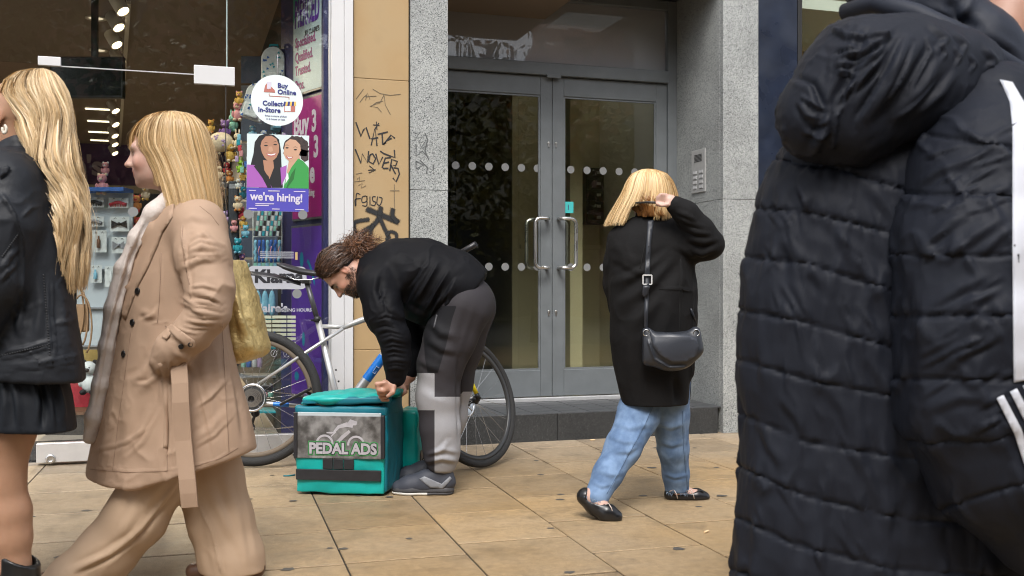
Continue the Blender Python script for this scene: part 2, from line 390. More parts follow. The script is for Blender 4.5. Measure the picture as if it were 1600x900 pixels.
# door frame
ZDT = 2.53; ZT0, ZT1 = 2.535, 2.625; ZTT = 3.085
for a_, b_ in ((XR0+.001, XR0+.075), (XR1-.075, XR1-.001)): panel('frame_jamb', (a_, YD-.03, ZS+.03), (b_, YD+.07, 3.155), M_door, .004)
panel('transom_bar', (XR0+.0755, YD-.045, ZT0), (XR1-.0755, YD+.068, ZT1), M_door, .005)
panel('transom_bar', (XR0+.0755, YD-.03, ZTT), (XR1-.0755, YD+.068, 3.155), M_door, .005)
def film_glass():
    m = glass('transom_glass', (.62,.62,.58), .22, .25); n = m.node_tree.nodes; l = m.node_tree.links; out = n['Material Output']; old = out.inputs[0].links[0].from_socket
    b = n.new('ShaderNodeBsdfPrincipled'); b.inputs['Base Color'].default_value = (.34,.34,.36,1); b.inputs['Roughness'].default_value = .22  # film on the pane; its pale grey also stands in for reflected sky
    tc = n.new('ShaderNodeTexCoord'); no = n.new('ShaderNodeTexNoise'); no.inputs['Scale'].default_value = 45; bp = n.new('ShaderNodeBump'); bp.inputs['Strength'].default_value = .12; bp.inputs['Distance'].default_value = .01; l.new(tc.outputs['Object'], no.inputs['Vector']); l.new(no.outputs['Fac'], bp.inputs['Height']); l.new(bp.outputs[0], b.inputs['Normal'])
    mx = n.new('ShaderNodeMixShader'); mx.inputs[0].default_value = .72; l.new(old, mx.inputs[1]); l.new(b.outputs[0], mx.inputs[2]); l.new(mx.outputs[0], out.inputs[0]); return m
M_tglass = film_glass()
panel('transom_pane', (XR0+.078, YD+.012, ZT1+.001), (XR1-.078, YD+.018, ZTT-.001), M_tglass, 0)
# two leaves
XM = 2.547
def leaf(x0, x1, handed):
    root = MB(); zb = ZS+.034; zt = ZDT
    st = .088; tr = .135; br = .19
    root.box((x0, YD-.012, zb), (x0+st, YD+.035, zt)); root.box((x1-st, YD-.012, zb), (x1, YD+.035, zt))
    root.box((x0+st+.0005, YD-.0115, zt-tr), (x1-st-.0005, YD+.0345, zt)); root.box((x0+st+.0005, YD-.0115, zb), (x1-st-.0005, YD+.0345, zb+br))
    d = E(root, 'door', M_door, ent, .003)
    def S(m, name, material, bevel=0): o = m.build(name, material, d, bevel); return o
    g = MB(); g.box((x0+st+.001, YD+.008, zb+br+.001), (x1-st-.001, YD+.014, zt-tr-.001)); S(g, 'glass_pane', M_glassd)
    bd = MB(); a0, a1, b0, b1 = x0+st+.0006, x1-st-.0006, zb+br+.0006, zt-tr-.0006; t = .013
    bd.box((a0,YD-.004,b0),(a0+t,YD+.006,b1)); bd.box((a1-t,YD-.004,b0),(a1,YD+.006,b1)); bd.box((a0+t,YD-.0038,b0),(a1-t,YD+.0058,b0+t)); bd.box((a0+t,YD-.0038,b1-t),(a1-t,YD+.0058,b1))
    S(bd, 'glazing_bead', M_door)
    for zz in (1.865, 1.152):
        for k in range(6 if handed < 0 else 5):
            cx = (x0+st+.075 + k*.122) if handed < 0 else (x0+st+.06 + k*.128)
            c = MB(); c.lathe([(.028, 0), (.028, .0008)], 20, Matrix.Translation((cx, YD+.0065, zz)) @ Matrix.Rotation(R(90), 4, 'X')); S(c, 'dot_sticker', M_dot)
    # D pull handle both sides of the glass
    hx = (x1-.044) if handed < 0 else (x0+.044); dirx = -1 if handed < 0 else 1
    z0, z1 = 1.145, 1.50
    for yo, sgn in ((YD-.012, -1), (YD+.035, 1)):
        h = MB(); yo2 = yo + sgn*.075; ex = hx + dirx*.11
        pts = [(hx, yo, z0)]
        for a in range(0, 7): pts.append((hx + dirx*.03*(1-math.cos(R(a*15))), yo + sgn*(.045+.03*math.sin(R(a*15))), z0))
        pts.append((ex-dirx*.04, yo2, z0))
        for a in range(0, 7): pts.append((ex-dirx*.04 + dirx*.04*math.sin(R(a*15)), yo2, z0+.04*(1-math.cos(R(a*15)))))
        for a in range(0, 7): pts.append((ex - dirx*.04*(1-math.cos(R(a*15))), yo2, z1-.04+.04*math.sin(R(a*15))))
        pts.append((hx+dirx*.03, yo2, z1))
        for a in range(0, 7): pts.append((hx + dirx*.03*(1-math.sin(R(a*15))), yo + sgn*(.045+.03*math.cos(R(a*15))), z1))
        pts.append((hx, yo, z1))
        h.tube(pts, .0135, 12); S(h, 'pull_handle', M_steel)
    for zz in (2.05, .83):
        k = MB()
        k.lathe([(.010,0),(.010,.006),(.006,.008)], 12, Matrix.Translation((hx - dirx*.018 + (0 if handed<0 else .0), YD-.0122, zz)) @ Matrix.Rotation(R(90),4,'X'))
        k.box((hx-dirx*.018-.005, YD-.018, zz-.03), (hx-dirx*.018+.005, YD-.0122, zz-.008)); S(k, 'keyhole', M_steel)
    return d
dl = leaf(XR0+.077, XM-.002, -1); dr = leaf(XM+.002, XR1-.077, 1)
cl = MB(); cl.box((XM-.055, YD-.052, ZT0-.02), (XM+.055, YD-.0455, ZT0+.012)); E(cl, 'door_stop', M_door, ent, .002)
# teal notice stuck on the door glass
M_teal_note = mat('teal_paper', (.05,.46,.45), .6)
nm = MB(); a = onY(880, 315, YD+.005); b = onY(896, 333, YD+.005)
nm.box((a.x, YD+.005, b.z), (b.x, YD+.006, a.z)); no_ = tag(nm.build('paper_notice', M_teal_note), 'small teal paper notice stuck to the entrance door glass', 'notice')
mk = MB(); mk.box(((a.x+b.x)/2-.003, YD+.004, (a.z+b.z)/2-.02), ((a.x+b.x)/2+.003, YD+.0049, (a.z+b.z)/2+.02)); mk.build('printed_mark', M_navyw, no_)
# lobby behind the doors
panel('lobby_floor', (1.0, YD+.1, ZS-.05), (5.2, 11, ZS+.01), M_floor, 0)
panel('lobby_wall', (2.92, 8.9, ZS), (5.2, 9.0, 3.4), M_cream, 0)
panel('lobby_wall', (3.72, YD+.08, ZS), (3.8, 8.9, 3.4), M_cream, 0)
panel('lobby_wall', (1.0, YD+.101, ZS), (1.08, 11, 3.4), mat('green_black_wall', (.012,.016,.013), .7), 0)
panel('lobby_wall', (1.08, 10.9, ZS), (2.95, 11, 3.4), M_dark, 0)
panel('lobby_wall', (2.86, 8.9, ZS), (2.919, 10.9, 3.4), M_cream, 0)
panel('lobby_ceiling', (1.0, YD+.302, 3.161), (5.2, 7.5, 3.3), M_cream, 0)   # left open behind: an added gap that brightens the lobby
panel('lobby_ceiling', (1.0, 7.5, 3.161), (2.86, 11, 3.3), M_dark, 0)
panel('column', (3.06, 7.95, ZS+.01), (3.17, 8.06, 3.16), M_cream, 0)
panel('dado_rail', (2.93, 8.872, 1.36), (3.72, 8.8995, 1.40), M_cream, .004)
M_mailbox = mat('mailbox_black', (.012,.012,.013), .45)
a = onY(916, 262, 8.8); b = onY(969, 351, 8.8)
mbx = tag(empty('mailbox_unit', (a.x, 8.8, b.z)), 'black bank of small mailboxes on the cream lobby wall', 'mailbox')
Wm, Hm = b.x-a.x, a.z-b.z
m = MB(); m.box((0,.0,0),(Wm,.097,Hm)); m.build('cabinet', M_mailbox, mbx)
for i in range(2):
    for j in range(5):
        m = MB(); m.box((i*Wm/2+.008,-.012,j*Hm/5+.006),((i+1)*Wm/2-.008,-.0005,(j+1)*Hm/5-.006)); dd = m.build('mailbox_door', M_mailbox, mbx, .002)
        m = MB(); m.box((i*Wm/2+.10,-.0145,j*Hm/5+.05),(i*Wm/2+.14,-.0125,j*Hm/5+.075)); m.build('name_card', M_white, dd)
# no lobby lamp: sky through the added ceiling gap lights the cream wall
# ---- intercom on the granite reveal
iz0 = onY(1092,303,6.6).z
ic = tag(empty('intercom', (XR1-.001, 6.62, 1.62)), 'steel intercom panel with eight call buttons on the granite reveal', 'intercom', )
def yat(x): # Y on plane X=XR1 for pixel column x
    u = (x-800)/F; return XR1*(CY-SY*u)/(SY+CY*u)
y0, y1 = yat(1103), yat(1082); zA = W(1092, 302, 0).z
Zc = SY*XR1 + CY*(y0+y1)/2; zb, zt = CH + Zc*(450-301)/F, CH + Zc*(450-234)/F
ic.location = (XR1-.0005, (y0+y1)/2, zb); hw = abs(y1-y0)/2; hh = zt-zb
m = MB(); m.box((-.008,-hw,0),(0,hw,hh)); m.build('plate', mat('satin_steel_plate', (.48,.48,.47), .42, metal=.25, var=.08, vscale=30), ic, .002)
for k in range(6):
    m = MB(); m.box((-.0095,-hw*.55,hh*(.72+k*.03)),(-.0082,hw*.55,hh*(.735+k*.03))); m.build('speaker_slot', M_blk, ic)
for j in range(4):
    for i in (-1, 1):
        m = MB(); m.box((-.012, i*hw*.45-hw*.27, hh*(.09+j*.115)), (-.0085, i*hw*.45+hw*.27, hh*(.09+j*.115)+hh*.075)); bt = m.build('call_button', M_alu, ic, .001)
        m = MB(); m.box((-.0132, i*hw*.45-hw*.2, hh*(.105+j*.115)), (-.0122, i*hw*.45+hw*.2, hh*(.105+j*.115)+hh*.045)); m.build('name_label', M_white, bt)
# ================================================================== NEIGHBOUR SHOP (right)
nb = tag(empty('neighbouring_shop', (5, YF, 0)), 'dark navy shopfront panel with a plain window beyond the granite pier', 'shop')
NO = Vector((5, YF, 0))
def N_(name, lo, hi, material, bevel=.003):
    m = MB(); m.box(lo, hi); o = m.build(name, material, nb, bevel); o.location = -NO; return o
XN = 4.15
N_('panel', (XG1+.004, YF+.02, 1.62), (XN-.006, YF+.12, 4.2), M_navy); N_('panel', (XG1+.004, YF+.02, 0), (XN-.006, YF+.12, 1.616), M_navy)
N_('window_frame', (XN-.005, YF+.015, 0), (XN+.03, YF+.13, 4.2), M_blk)
N_('glass_pane', (XN+.03, YF+.06, .3), (9.5, YF+.068, 4.2), M_glass, 0)
N_('stall_riser', (XN+.03, YF+.03, 0), (9.5, YF+.13, .3), M_navy)
N_('window_back', (XN+.0, YF+1.3, 0), (9.5, YF+1.4, 4.2), mat('beige_wall', (.42,.36,.22), .7, var=.1, vscale=2), 0)
N_('ceiling', (XN+.03, YF+.13, 3.02), (9.5, YF+1.29, 3.1), mat('pale_ceiling', (.62,.66,.55), .7), 0)
N_('window_floor', (XN+.03, YF+.131, .25), (9.5, YF+1.29, .3), M_floor, 0)
N_('side_wall', (XN-.0, YF+.131, 0), (XN+.029, YF+1.29, 4.2), M_dark, 0)
# ================================================================== ACCESSORIES SHOP
shop = tag(empty('accessories_shop', (-.5, YF, 0)), 'accessories shop with wide glass front, dark lit interior and white corner post', 'shop')
SO = Vector((-.5, YF, 0)); YG = YF + .02
def S_(name, lo, hi, material, bevel=0.0, parent=None):
    m = MB(); m.box(lo, hi); o = m.build(name, material, parent or shop, bevel)
    if parent is None: o.location = -SO
    return o
XW = .855; XDoor = XatY(352, YG); XD0 = XatY(60, YG)
ZCe = 2.95
S_('corner_post', (XW, YF-.03, 0), (.932, YF+.14, 4.2), M_white, .004)
S_('corner_post', (.9325, YF-.045, 0), (.985, YF+.14, 4.2), M_white, .004)
S_('post_trim', (XW-.012, YF+.0, 0), (XW-.0005, YF+.13, 4.2), M_alu, .002)
S_('post_trim', (XW-.04, YF+.035, 0), (XW-.0125, YF+.13, 4.2), M_navyw, .002)
S_('glass_pane', (XDoor+.012, YG, .125), (XW-.0125, YG+.01, 4.2), M_glass)
S_('glass_pane', (-4.2, YG, 2.262), (XDoor+.006, YG+.01, 4.2), M_glass)
S_('plinth', (XDoor+.012, YF-.005, 0), (XW-.0005, YF+.05, .123), M_alu, .003)
S_('glass_edge', (XDoor+.0065, YG-.001, 2.3), (XDoor+.0115, YG+.012, 4.2), mat('glass_edge_green', (.42,.55,.53), .2))
dm = MB(); dm.box((XD0, YG+.001, .13), (XDoor, YG+.011, 2.25)); gd = dm.build('glass_door', M_glass, shop); gd.location = -SO
def GD(name, lo, hi, material, bevel=.002):
    m = MB(); m.box(lo, hi); return m.build(name, material, gd, bevel)
rail = GD('bottom_rail', (XD0-.01, YG-.018, .018), (XDoor, YG+.03, .128), M_alu, .004)
lk = MB(); c = onY(79, 717, YG-.018)
lk.lathe([(.026,0),(.026,.010),(.022,.014),(.010,.015),(.010,.011)], 24, Matrix.Translation((c.x, YG-.0182, c.z)) @ Matrix.Rotation(R(90),4,'X')); lk.build('lock', M_steel, gd)
for (x0,y0,x1,y1) in ((59,87,95,103.5), (303,101,367,134)):
    a = onY(x0, y0, YG-.01); b = onY(x1, y1, YG-.01)
    GD('patch_fitting', (a.x, YG-.010, b.z), (b.x, YG+.024, a.z), M_white, .003)
GD('edge_strip', (XDoor+.0005, YG-.001, .13), (XDoor+.006, YG+.012, 2.20), M_blk, 0)  # black strip stands in for the dark open gap at the door edge
GD('edge_strip', (XD0, YG-.001, 2.2505), (XDoor, YG+.012, 2.2565), M_alu, 0)
S_('floor', (-6, YF+.05, -.004), (XW+.1, 16, .006), mat('pale_shop_floor', (.34,.30,.26), .4, var=.08, vscale=3))
S_('doormat', (-2.2, YF+.12, .0065), (.1, YF+.9, .02), granite('mat_fibre', [(0,(.008,.008,.009)),(.5,(.02,.02,.021)),(.85,(.06,.06,.06))], 160, .9))
ceil = S_('ceiling', (-8, YF+.05, ZCe), (2.5, 16, ZCe+.1), M_ceil)
S_('back_wall', (-8, 15.0, 0), (2.5, 15.1, ZCe), M_dark)
S_('fascia', (-8, 14.9, 2.40), (2.5, 14.99, ZCe), M_purple)
S_('tiled_band', (-8, 14.92, 2.30), (2.5, 14.99, 2.398), mat('cream_tile', (.5,.44,.3), .3))
S_('side_wall', (-8, YF+.05, 0), (-7.9, 15, ZCe), M_dark)
# navy splayed return wall and the wall behind it
P0 = Vector((.862, 6.33, 0)); P1 = Vector((.62, 6.955, 0)); P2 = Vector((.60, 15, 0))
def wallstrip(name, a, b, z0, z1, th, material):
    d = (b-a).normalized(); nrm = Vector((-d.y, d.x, 0))
    if nrm.x < 0: nrm = -nrm
    m = MB(); q = [a, b, b+nrm*th, a+nrm*th]
    m.add([(p.x,p.y,z0) for p in q]+[(p.x,p.y,z1) for p in q], [(0,3,2,1),(4,5,6,7),(0,1,5,4),(1,2,6,5),(2,3,7,6),(3,0,4,7)])
    o = m.build(name, material, shop); o.location = -SO; return o
wallstrip('return_wall', P0, P1, 0, ZCe, .05, M_navyw); wallstrip('side_wall', P1+Vector((0,.002,0)), P2, 0, ZCe, .05, M_dark)
# downlights and strip lights in the ceiling
M_lamp = mat('lamp_warm', (1,.82,.5), .5, emit=4.0); M_strip = mat('lamp_strip', (1,.88,.6), .5, emit=1.5); M_rim = mat('lamp_rim', (.6,.55,.45), .4)
def at_ceiling(x, y, z=ZCe): return W(x, y, F*(z-CH)/(450-y))
for (x, y) in ((150,28),(154,78)):
    c = at_ceiling(x, y)-SO*0; m = MB(); m.lathe([(.075,0),(.075,-.006),(.06,-.008),(.055,0)], 24, Matrix.Translation((c.x,c.y,ZCe-.0005))); m.build('downlight', M_rim, ceil)
    m = MB(); m.lathe([(.05,0),(.05,-.003)], 24, Matrix.Translation((c.x,c.y,ZCe-.0005))); m.build('downlight_lens', mat('lamp_dim', (1,.85,.6), .5, emit=.35), ceil)
for (x, y) in ((158,170),(160,189),(160,206),(162,219),(163,232)):
    c = at_ceiling(x, y); m = MB(); m.box((c.x-.16,c.y-.02,ZCe-.012),(c.x+.1,c.y+.02,ZCe-.001)); m.build('strip_light', M_strip, ceil)
tr = MB(); a = at_ceiling(196,0); b = at_ceiling(184,240); tr.bar((a.x+.02,a.y,ZCe-.012),(b.x+.02,b.y,ZCe-.012),.03,.022); tr.build('lighting_track', M_rim, ceil)
M_spot = mat('spot_body', (.75,.70,.60), .5)
sp_body = MB(); sp_body.lathe([(.0,.13),(.03,.13),(.042,.12),(.046,.0),(.040,-.003),(.036,.012)], 16); me_sb = sp_body.mesh('lamp_body'); me_sb.materials.append(M_spot)
sp_l = MB(); sp_l.lathe([(.0,.003),(.0375,.003)], 16); me_sl = sp_l.mesh('lamp_lens'); me_sl.materials.append(M_lamp)
sp_a = MB(); sp_a.tube([(0,0,.10),(0,.0,.20)], .008, 6); me_sa = sp_a.mesh('lamp_arm'); me_sa.materials.append(M_spot)
spots = ((193,6),(186,32),(183,60),(189,88),(181,166),(181,188),(180,206),(180,220),(180,234))
names = ('nearest the window glass','second from the window glass','third from the window glass','fourth from the window glass, partly behind the hanging screen','first beyond the hanging screen','second beyond the hanging screen','third beyond the hanging screen','fourth beyond the hanging screen','last before the purple back wall')
for k, (x, y) in enumerate(spots):
    c = at_ceiling(x, y, ZCe-.14)
    t = tag(empty('track_spotlight', (c.x, c.y, ZCe-.19)), 'tilted grey track spotlight '+names[k], 'spotlight', 'spotlights along the shop ceiling track')
    for nm, me in (('lamp_body', me_sb), ('lamp_lens', me_sl)):
        o = link(nm, me, None, t); o.rotation_euler = (R(-24), R(-30), 0)
    link('lamp_arm', me_sa, None, t)
    if k in (0, 2, 4, 6, 8):
        ld = bpy.data.lights.new('spot_glow', 'SPOT'); ld.energy = 16 if k < 4 else 170; ld.spot_size = R(110); ld.spot_blend = .6; ld.color = (1,.8,.55); ld.shadow_soft_size = .04
        lo = bpy.data.objects.new('spot_glow', ld); COL.objects.link(lo); lo.parent = t; lo.rotation_euler = (R(-24), R(-30), 0); lo.location = (0,0,-.03)
# hanging screen on a pole
zt = 6.75; a = W(78, 88, zt); b = W(192, 153, zt)
tvr = tag(empty('hanging_screen', (a.x, a.y, b.z), -YAW), 'black flat screen hanging from a ceiling pole inside the shop', 'screen')
wd = (114)/F*zt; ht = a.z-b.z
M_scr = mat('screen_glass', (.008,.010,.012), .12); M_bez = mat('black_plastic', (.01,.01,.01), .45)
m = MB(); m.box((0,0,0),(wd,.05,ht)); m.build('casing', M_bez, tvr, .006)
m = MB(); m.box((.012,-.002,.016),(wd-.012,-.0005,ht-.012)); m.build('display', M_scr, tvr)
m = MB(); m.box((wd*.52,.052,ht*.4),(wd*.60,.08,ZCe-b.z-.001)); m.build('pole', M_bez, tvr)
# shop name letters on the fascia
a = onY(128, 272, 14.88)
M_let = mat('lilac_letter', (.30,.25,.32), .5)
sg = tag(empty('shop_name_sign', (a.x-.12, 14.89, a.z)), 'pale letters on the purple fascia at the back of the shop', 'sign')
text("e's", .36, M_let, sg, (0,0,0), bold=.012, depth=.008)
# ------------------------------------------------------------------ signs on the return wall
td = (P0-P1).normalized(); rzw = math.atan2(td.y, td.x); wn = Vector((td.y, -td.x, 0))
if wn.y > 0: wn = -wn
def on_wall(x):   # distance s from P1 along the wall for a pixel column
    u = (x-800)/F; k = (SY+CY*u)/(CY-SY*u)     # X = k*Y
    return (k*P1.y - P1.x)/(td.x - k*td.y)
def wall_sign(name, label, x0, x1, z0, z1, frame_mat, face_mat):
    s0, s1 = on_wall(x0), on_wall(x1); o = P1 + td*s0 + wn*.004
    t = tag(empty(name, (o.x, o.y, z0), rzw), label, 'sign'); w_ = s1-s0; h_ = z1-z0
    m = MB(); m.box((0,-.012,0),(w_,0,h_)); m.build('frame', frame_mat, t, .002)
    m = MB(); m.box((.012,-.0135,.014),(w_-.012,-.0122,h_-.014)); m.build('face', face_mat, t)
    return t, w_, h_
M_fr = mat('sign_frame_grey', (.16,.16,.17), .35, metal=.5)
M_pale = mat('pale_blue_board', (.42,.53,.56), .45); M_mag = mat('magenta_board', (.33,.012,.19), .4); M_pur = mat('purple_board', (.105,.035,.36), .4)
M_green = mat('green_print', (.04,.36,.26), .5); M_vio = mat('violet_print', (.10,.02,.30), .5); M_wine = mat('wine_print', (.26,.03,.17), .5); M_blkp = mat('black_print', (.015,.015,.02), .6); M_lil = mat('lilac_print', (.62,.58,.68), .5)
M_tealp = mat('teal_print', (.01,.25,.40), .5)
t1, w1, h1 = wall_sign('piercing_sign', 'pale framed sign with purple headline and four wine red words', 461, 509, 2.235, 3.0, M_fr, M_pale)
Yp = -.0142
m = MB(); m.add([(.0125,Yp,h1-.015),(.0125,Yp,h1-.30),(.05,Yp,h1-.20),(.10,Yp,h1-.12),(.16,Yp,h1-.06),(.2,Yp,h1-.015)], [(0,1,2,3,4,5)])
m.build('green_shape', M_green, t1)
m = MB(); m.add([(w1-.0125,Yp,h1-.015),(w1-.09,Yp,h1-.015),(w1-.0125,Yp,h1-.24)], [(0,1,2)]); m.build('green_shape', M_green, t1)
zf = lambda y, xx=485: CH + 6.55*(450-y)/F - 2.235
text('PIERCED', .245, M_vio, t1, (.03,Yp-.001,zf(40)), bold=.006, sx=(w1-.055)/(.245*4.05))
text("BY CLAIRE'S", .045, M_blkp, t1, (w1*.42,Yp-.001,zf(41)-.07), bold=.001, sx=.8)
for wd_, y in (('Specialised.',69),('Qualified.',92),('Trusted.',113),('Pros.',136)):
    text(wd_, .088, M_wine, t1, (.04,Yp-.001,zf(y)-.012), bold=.002, sx=.70)
t2, w2, h2 = wall_sign('offer_sign', 'magenta framed sign with large lilac offer letters', 459.5, 508, 1.432, 2.215, M_fr, M_mag)
zf2 = lambda y: CH + 6.55*(450-y)/F - 1.432
text('Buy 3', .185, M_lil, t2, (.03,Yp-.001,zf2(209)), bold=.007, sx=.74)
text('3', .185, M_lil, t2, (w2*.72,Yp-.001,zf2(249)), bold=.007, sx=.74)
text('e', .185, M_lil, t2, (w2*.60,Yp-.001,zf2(287)), bold=.007, sx=.74)
text('thing', .06, M_lil, t2, (w2*.55,Yp-.001,zf2(308)), bold=.002, sx=.7)
t3, w3, h3 = wall_sign('bubble_poster', 'purple framed poster with blue drops, tall and low on the return wall', 458, 507.5, .30, 1.402, M_fr, M_pur)
for (fx, fz, a_, b_) in ((.36,.80,.026,.05),(.42,.34,.02,.045),(.55,.22,.02,.045),(.2,.12,.03,.03)):
    m = MB(); m.add([(fx*w3+a_*math.cos(k*.449), Yp, fz*h3+b_*math.sin(k*.449)) for k in range(14)], [tuple(range(14))]); m.build('blue_drop', M_tealp, t3)
arc = [(.55*w3+.10*k/8, .80*h3-.02-.15*(k/8)**1.6) for k in range(9)]
m = MB(); m.add([(p[0],Yp,p[1]+.022) for p in arc]+[(p[0]-.012,Yp,p[1]) for p in reversed(arc)], [tuple(range(18))]); m.build('blue_stroke', M_tealp, t3)
# ------------------------------------------------------------------ things on the glass
YS = YG - .004
def rootY(name, x, y, label, cat, group=None, Y=YS):
    c = onY(x, y, Y); return tag(empty(name, c), label, cat, group), onY(x,y,Y).y/(CY-SY*(x-800)/F)/F*1.0
def px_on(root, Y=YS):
    def f(x, y, dy=0.0):
        p = onY(x, y, Y) - root.location; return (p.x, dy, p.z)
    return f
def flat(root, pts, mat_, name, dy, f): m = MB(); m.poly([f(x, y, dy) for x, y in pts]); return m.build(name, mat_, root)
def disc(root, x, y, rx, ry, mat_, name, dy, f, n=28, a0=0, a1=2*math.pi):
    return flat(root, [(x+rx*math.cos(a0+(a1-a0)*k/n), y-ry*math.sin(a0+(a1-a0)*k/n)) for k in range(n)], mat_, name, dy, f)
M_paper = mat('white_board', (.70,.78,.78), .5); M_ink = mat('indigo_ink', (.035,.04,.20), .5); M_sk = mat('rose_print', (.45,.16,.13), .5); M_yel = mat('amber_print', (.75,.5,.12), .5)
rt, _ = rootY('round_window_sign', 433, 157, 'round white sign for ordering online and collecting, hung inside the shop glass', 'sign'); f = px_on(rt)
m = MB(); m.lathe([(.153,0),(.153,.003)], 40, Matrix.Rotation(R(90),4,'X')); m.build('board', M_paper, rt)
text('Buy', .040, M_ink, rt, f(433.5,137,-.0052), bold=.0012); text('Online', .040, M_ink, rt, f(433.5,147,-.0052), bold=.0012)
text('Collect', .040, M_ink, rt, f(410,164.5,-.0052), bold=.0012); text('In-Store', .040, M_ink, rt, f(403,174.5,-.0052), bold=.0012)
text('Free in-store pickup', .0155, M_ink, rt, f(414,182,-.0045)); text('in 2 hours or less', .0155, M_ink, rt, f(416,187,-.0045))
flat(rt, [(412,144),(414,134),(417,130),(417,138),(420,140),(423,135),(429,141),(430,145)], M_sk, 'hand_print', -.0042, f); flat(rt, [(417,128),(424,128),(423,139),(417,139)], M_lil, 'phone_print', -.0046, f)
flat(rt, [(420,146),(421,146),(421,149.5),(452,151.5),(452,156),(451,156),(451,152.5),(420,150.5)], M_sk, 'link_line', -.0042, f)
flat(rt, [(444,165),(461,165),(461,175),(444,175)], M_sk, 'shop_print', -.0042, f); flat(rt, [(445,166),(454,166),(454,174),(445,174)], M_paper, 'shop_window_print', -.0046, f)
for k in range(6): flat(rt, [(443+k*3.2+.8,159),(443+k*3.2+3.6,159),(442+k*3.4+3.4,165.5),(442+k*3.4,165.5)], M_ink if k % 2 == 0 else M_yel, 'awning_stripe', -.0048, f)
m = MB(); p = f(434,117,0); m.tube([p, (p[0],0,p[2]+.12)], .0012, 5); m.build('hanging_thread', M_lil, rt)
# hiring poster
M_phb = mat('poster_pale', (.62,.72,.73), .45); M_indb = mat('poster_indigo', (.085,.075,.42), .45); M_hair1 = mat('print_black_hair', (.012,.012,.014), .6); M_hair2 = mat('print_brown_hair', (.045,.03,.028), .7, var=.5, vscale=60)
M_f1 = mat('print_skin_brown', (.42,.22,.14), .5); M_f2 = mat('print_skin_tan', (.55,.33,.22), .5); M_lil2 = mat('print_orchid', (.36,.11,.42), .5); M_grn = mat('print_green', (.045,.30,.07), .5); M_lip = mat('print_lip', (.45,.12,.12), .5); M_tooth = mat('print_white', (.8,.8,.8), .4)
po, _ = rootY('hiring_poster', 434, 270, 'poster of two smiling women above an indigo hiring notice', 'poster'); f = px_on(po)
flat(po, [(386,208.5),(483,212),(482,331.5),(385,329)], M_phb, 'sheet', 0, f)
flat(po, [(385.3,293),(482.3,295),(481.8,331.3),(385.1,328.8)], M_indb, 'indigo_band', -.0006, f)
flat(po, [(386,272),(391,260),(396,240),(398,222),(405,212),(415,209),(428,211),(436,218),(439,235),(440,260),(442,293.5),(405,293.5)], M_hair1, 'black_hair', -.0006, f)
flat(po, [(386,257),(398,258),(412,270),(420,281),(425,293.3),(385.5,292.5)], M_lil2, 'orchid_jacket', -.0010, f); flat(po, [(438,262),(448,258),(447,275),(440,290)], M_lil2, 'orchid_sleeve', -.0009, f)
flat(po, [(411,250),(427,252),(428,262),(421,280),(413,266)], M_f1, 'neck', -.0012, f)
flat(po, [(396,259),(404,258),(420,276),(424,293.3),(418,293.3),(410,278)], M_hair1, 'collar', -.0014, f)
flat(po, [(407,228),(409,220),(415,213),(424,212),(432,217),(436,227),(436,237),(432,246),(425,252.5),(419,252),(413,246),(409,238)], M_f1, 'face', -.0016, f)
for (x, y) in ((415.5,227.5),(430,226)): disc(po, x, y, 3.0, 1.0, M_hair1, 'eye', -.002, f, 12); flat(po, [(x-4,y-3.5),(x,y-5.2),(x+4,y-3.8),(x,y-4.4)], M_hair1, 'eyebrow', -.002, f)
flat(po, [(416,239.5),(424,240.5),(432,238.5),(430,243),(424,245),(418,243.5)], M_lip, 'lips', -.002, f); flat(po, [(417.5,240.3),(424,241.2),(430.8,239.4),(429,242),(424,243),(419,242.3)], M_tooth, 'teeth', -.0024, f)
flat(po, [(420,229),(425,229),(427,236),(423,237.5),(419,236)], mat('print_skin_light', (.52,.30,.20), .5), 'nose', -.002, f)
hx = [(441+20*math.cos(a)*random.uniform(.88,1.12)+21, 233-21*math.sin(a)*random.uniform(.9,1.1)) for a in np.linspace(-.6, math.pi+.1, 26)]
flat(po, hx+[(442,240)], M_hair2, 'curly_hair', -.0008, f); flat(po, [(468,232),(482,236),(482,250),(476,253),(470,248)], M_hair2, 'curly_hair', -.0008, f)
flat(po, [(452,247),(468,242),(470,256),(455,275),(448,270)], M_f2, 'neck', -.001, f)
flat(po, [(444,232),(446,223),(453,217.5),(462,219),(469,226),(470,235),(466,244),(459,251),(452,252),(446,247),(443,240)], M_f2, 'face', -.0016, f)
for (x, y) in ((448.5,231),(461.5,234)): disc(po, x, y, 2.6, 1.1, M_hair1, 'eye', -.002, f, 12); flat(po, [(x-3.5,y-3.5),(x,y-5),(x+4,y-3),(x,y-4.2)], M_hair2, 'eyebrow', -.002, f)
flat(po, [(446.5,242.5),(452,245.5),(458,244.5),(456,248),(451,249),(447.5,246)], M_lip, 'lips', -.002, f); flat(po, [(448,244),(452,246),(456.5,245.2),(455,247),(451,247.5)], M_tooth, 'teeth', -.0024, f)
flat(po, [(443,293.8),(446,280),(455,262),(466,247.5),(474,252),(482.4,262),(482.3,294.8)], M_grn, 'green_blazer', -.0014, f); flat(po, [(455,272),(462,262),(459,280),(449,293.8),(447,293.8)], mat('print_green_dark', (.02,.14,.03), .6), 'lapel', -.0018, f)
flat(po, [(447,276),(450,270),(451,279),(446,287)], M_tooth, 'blouse', -.0017, f)
text("we're hiring!", .066, M_lil, po, f(391,312,-.002), bold=.002, sx=.92, ry=R(1.2))
for (x0, x1, y) in ((389,400,296.8),(419,437,297.6),(459,477,298.6),(388.5,401,324.8),(425,437,325.8),(461,475,326.8),(399,428,317.6),(399,420,320.2)):
    flat(po, [(x0,y),(x1,y+.3),(x1,y+1.6),(x0,y+1.3)], M_lil, 'fine_print', -.002, f)
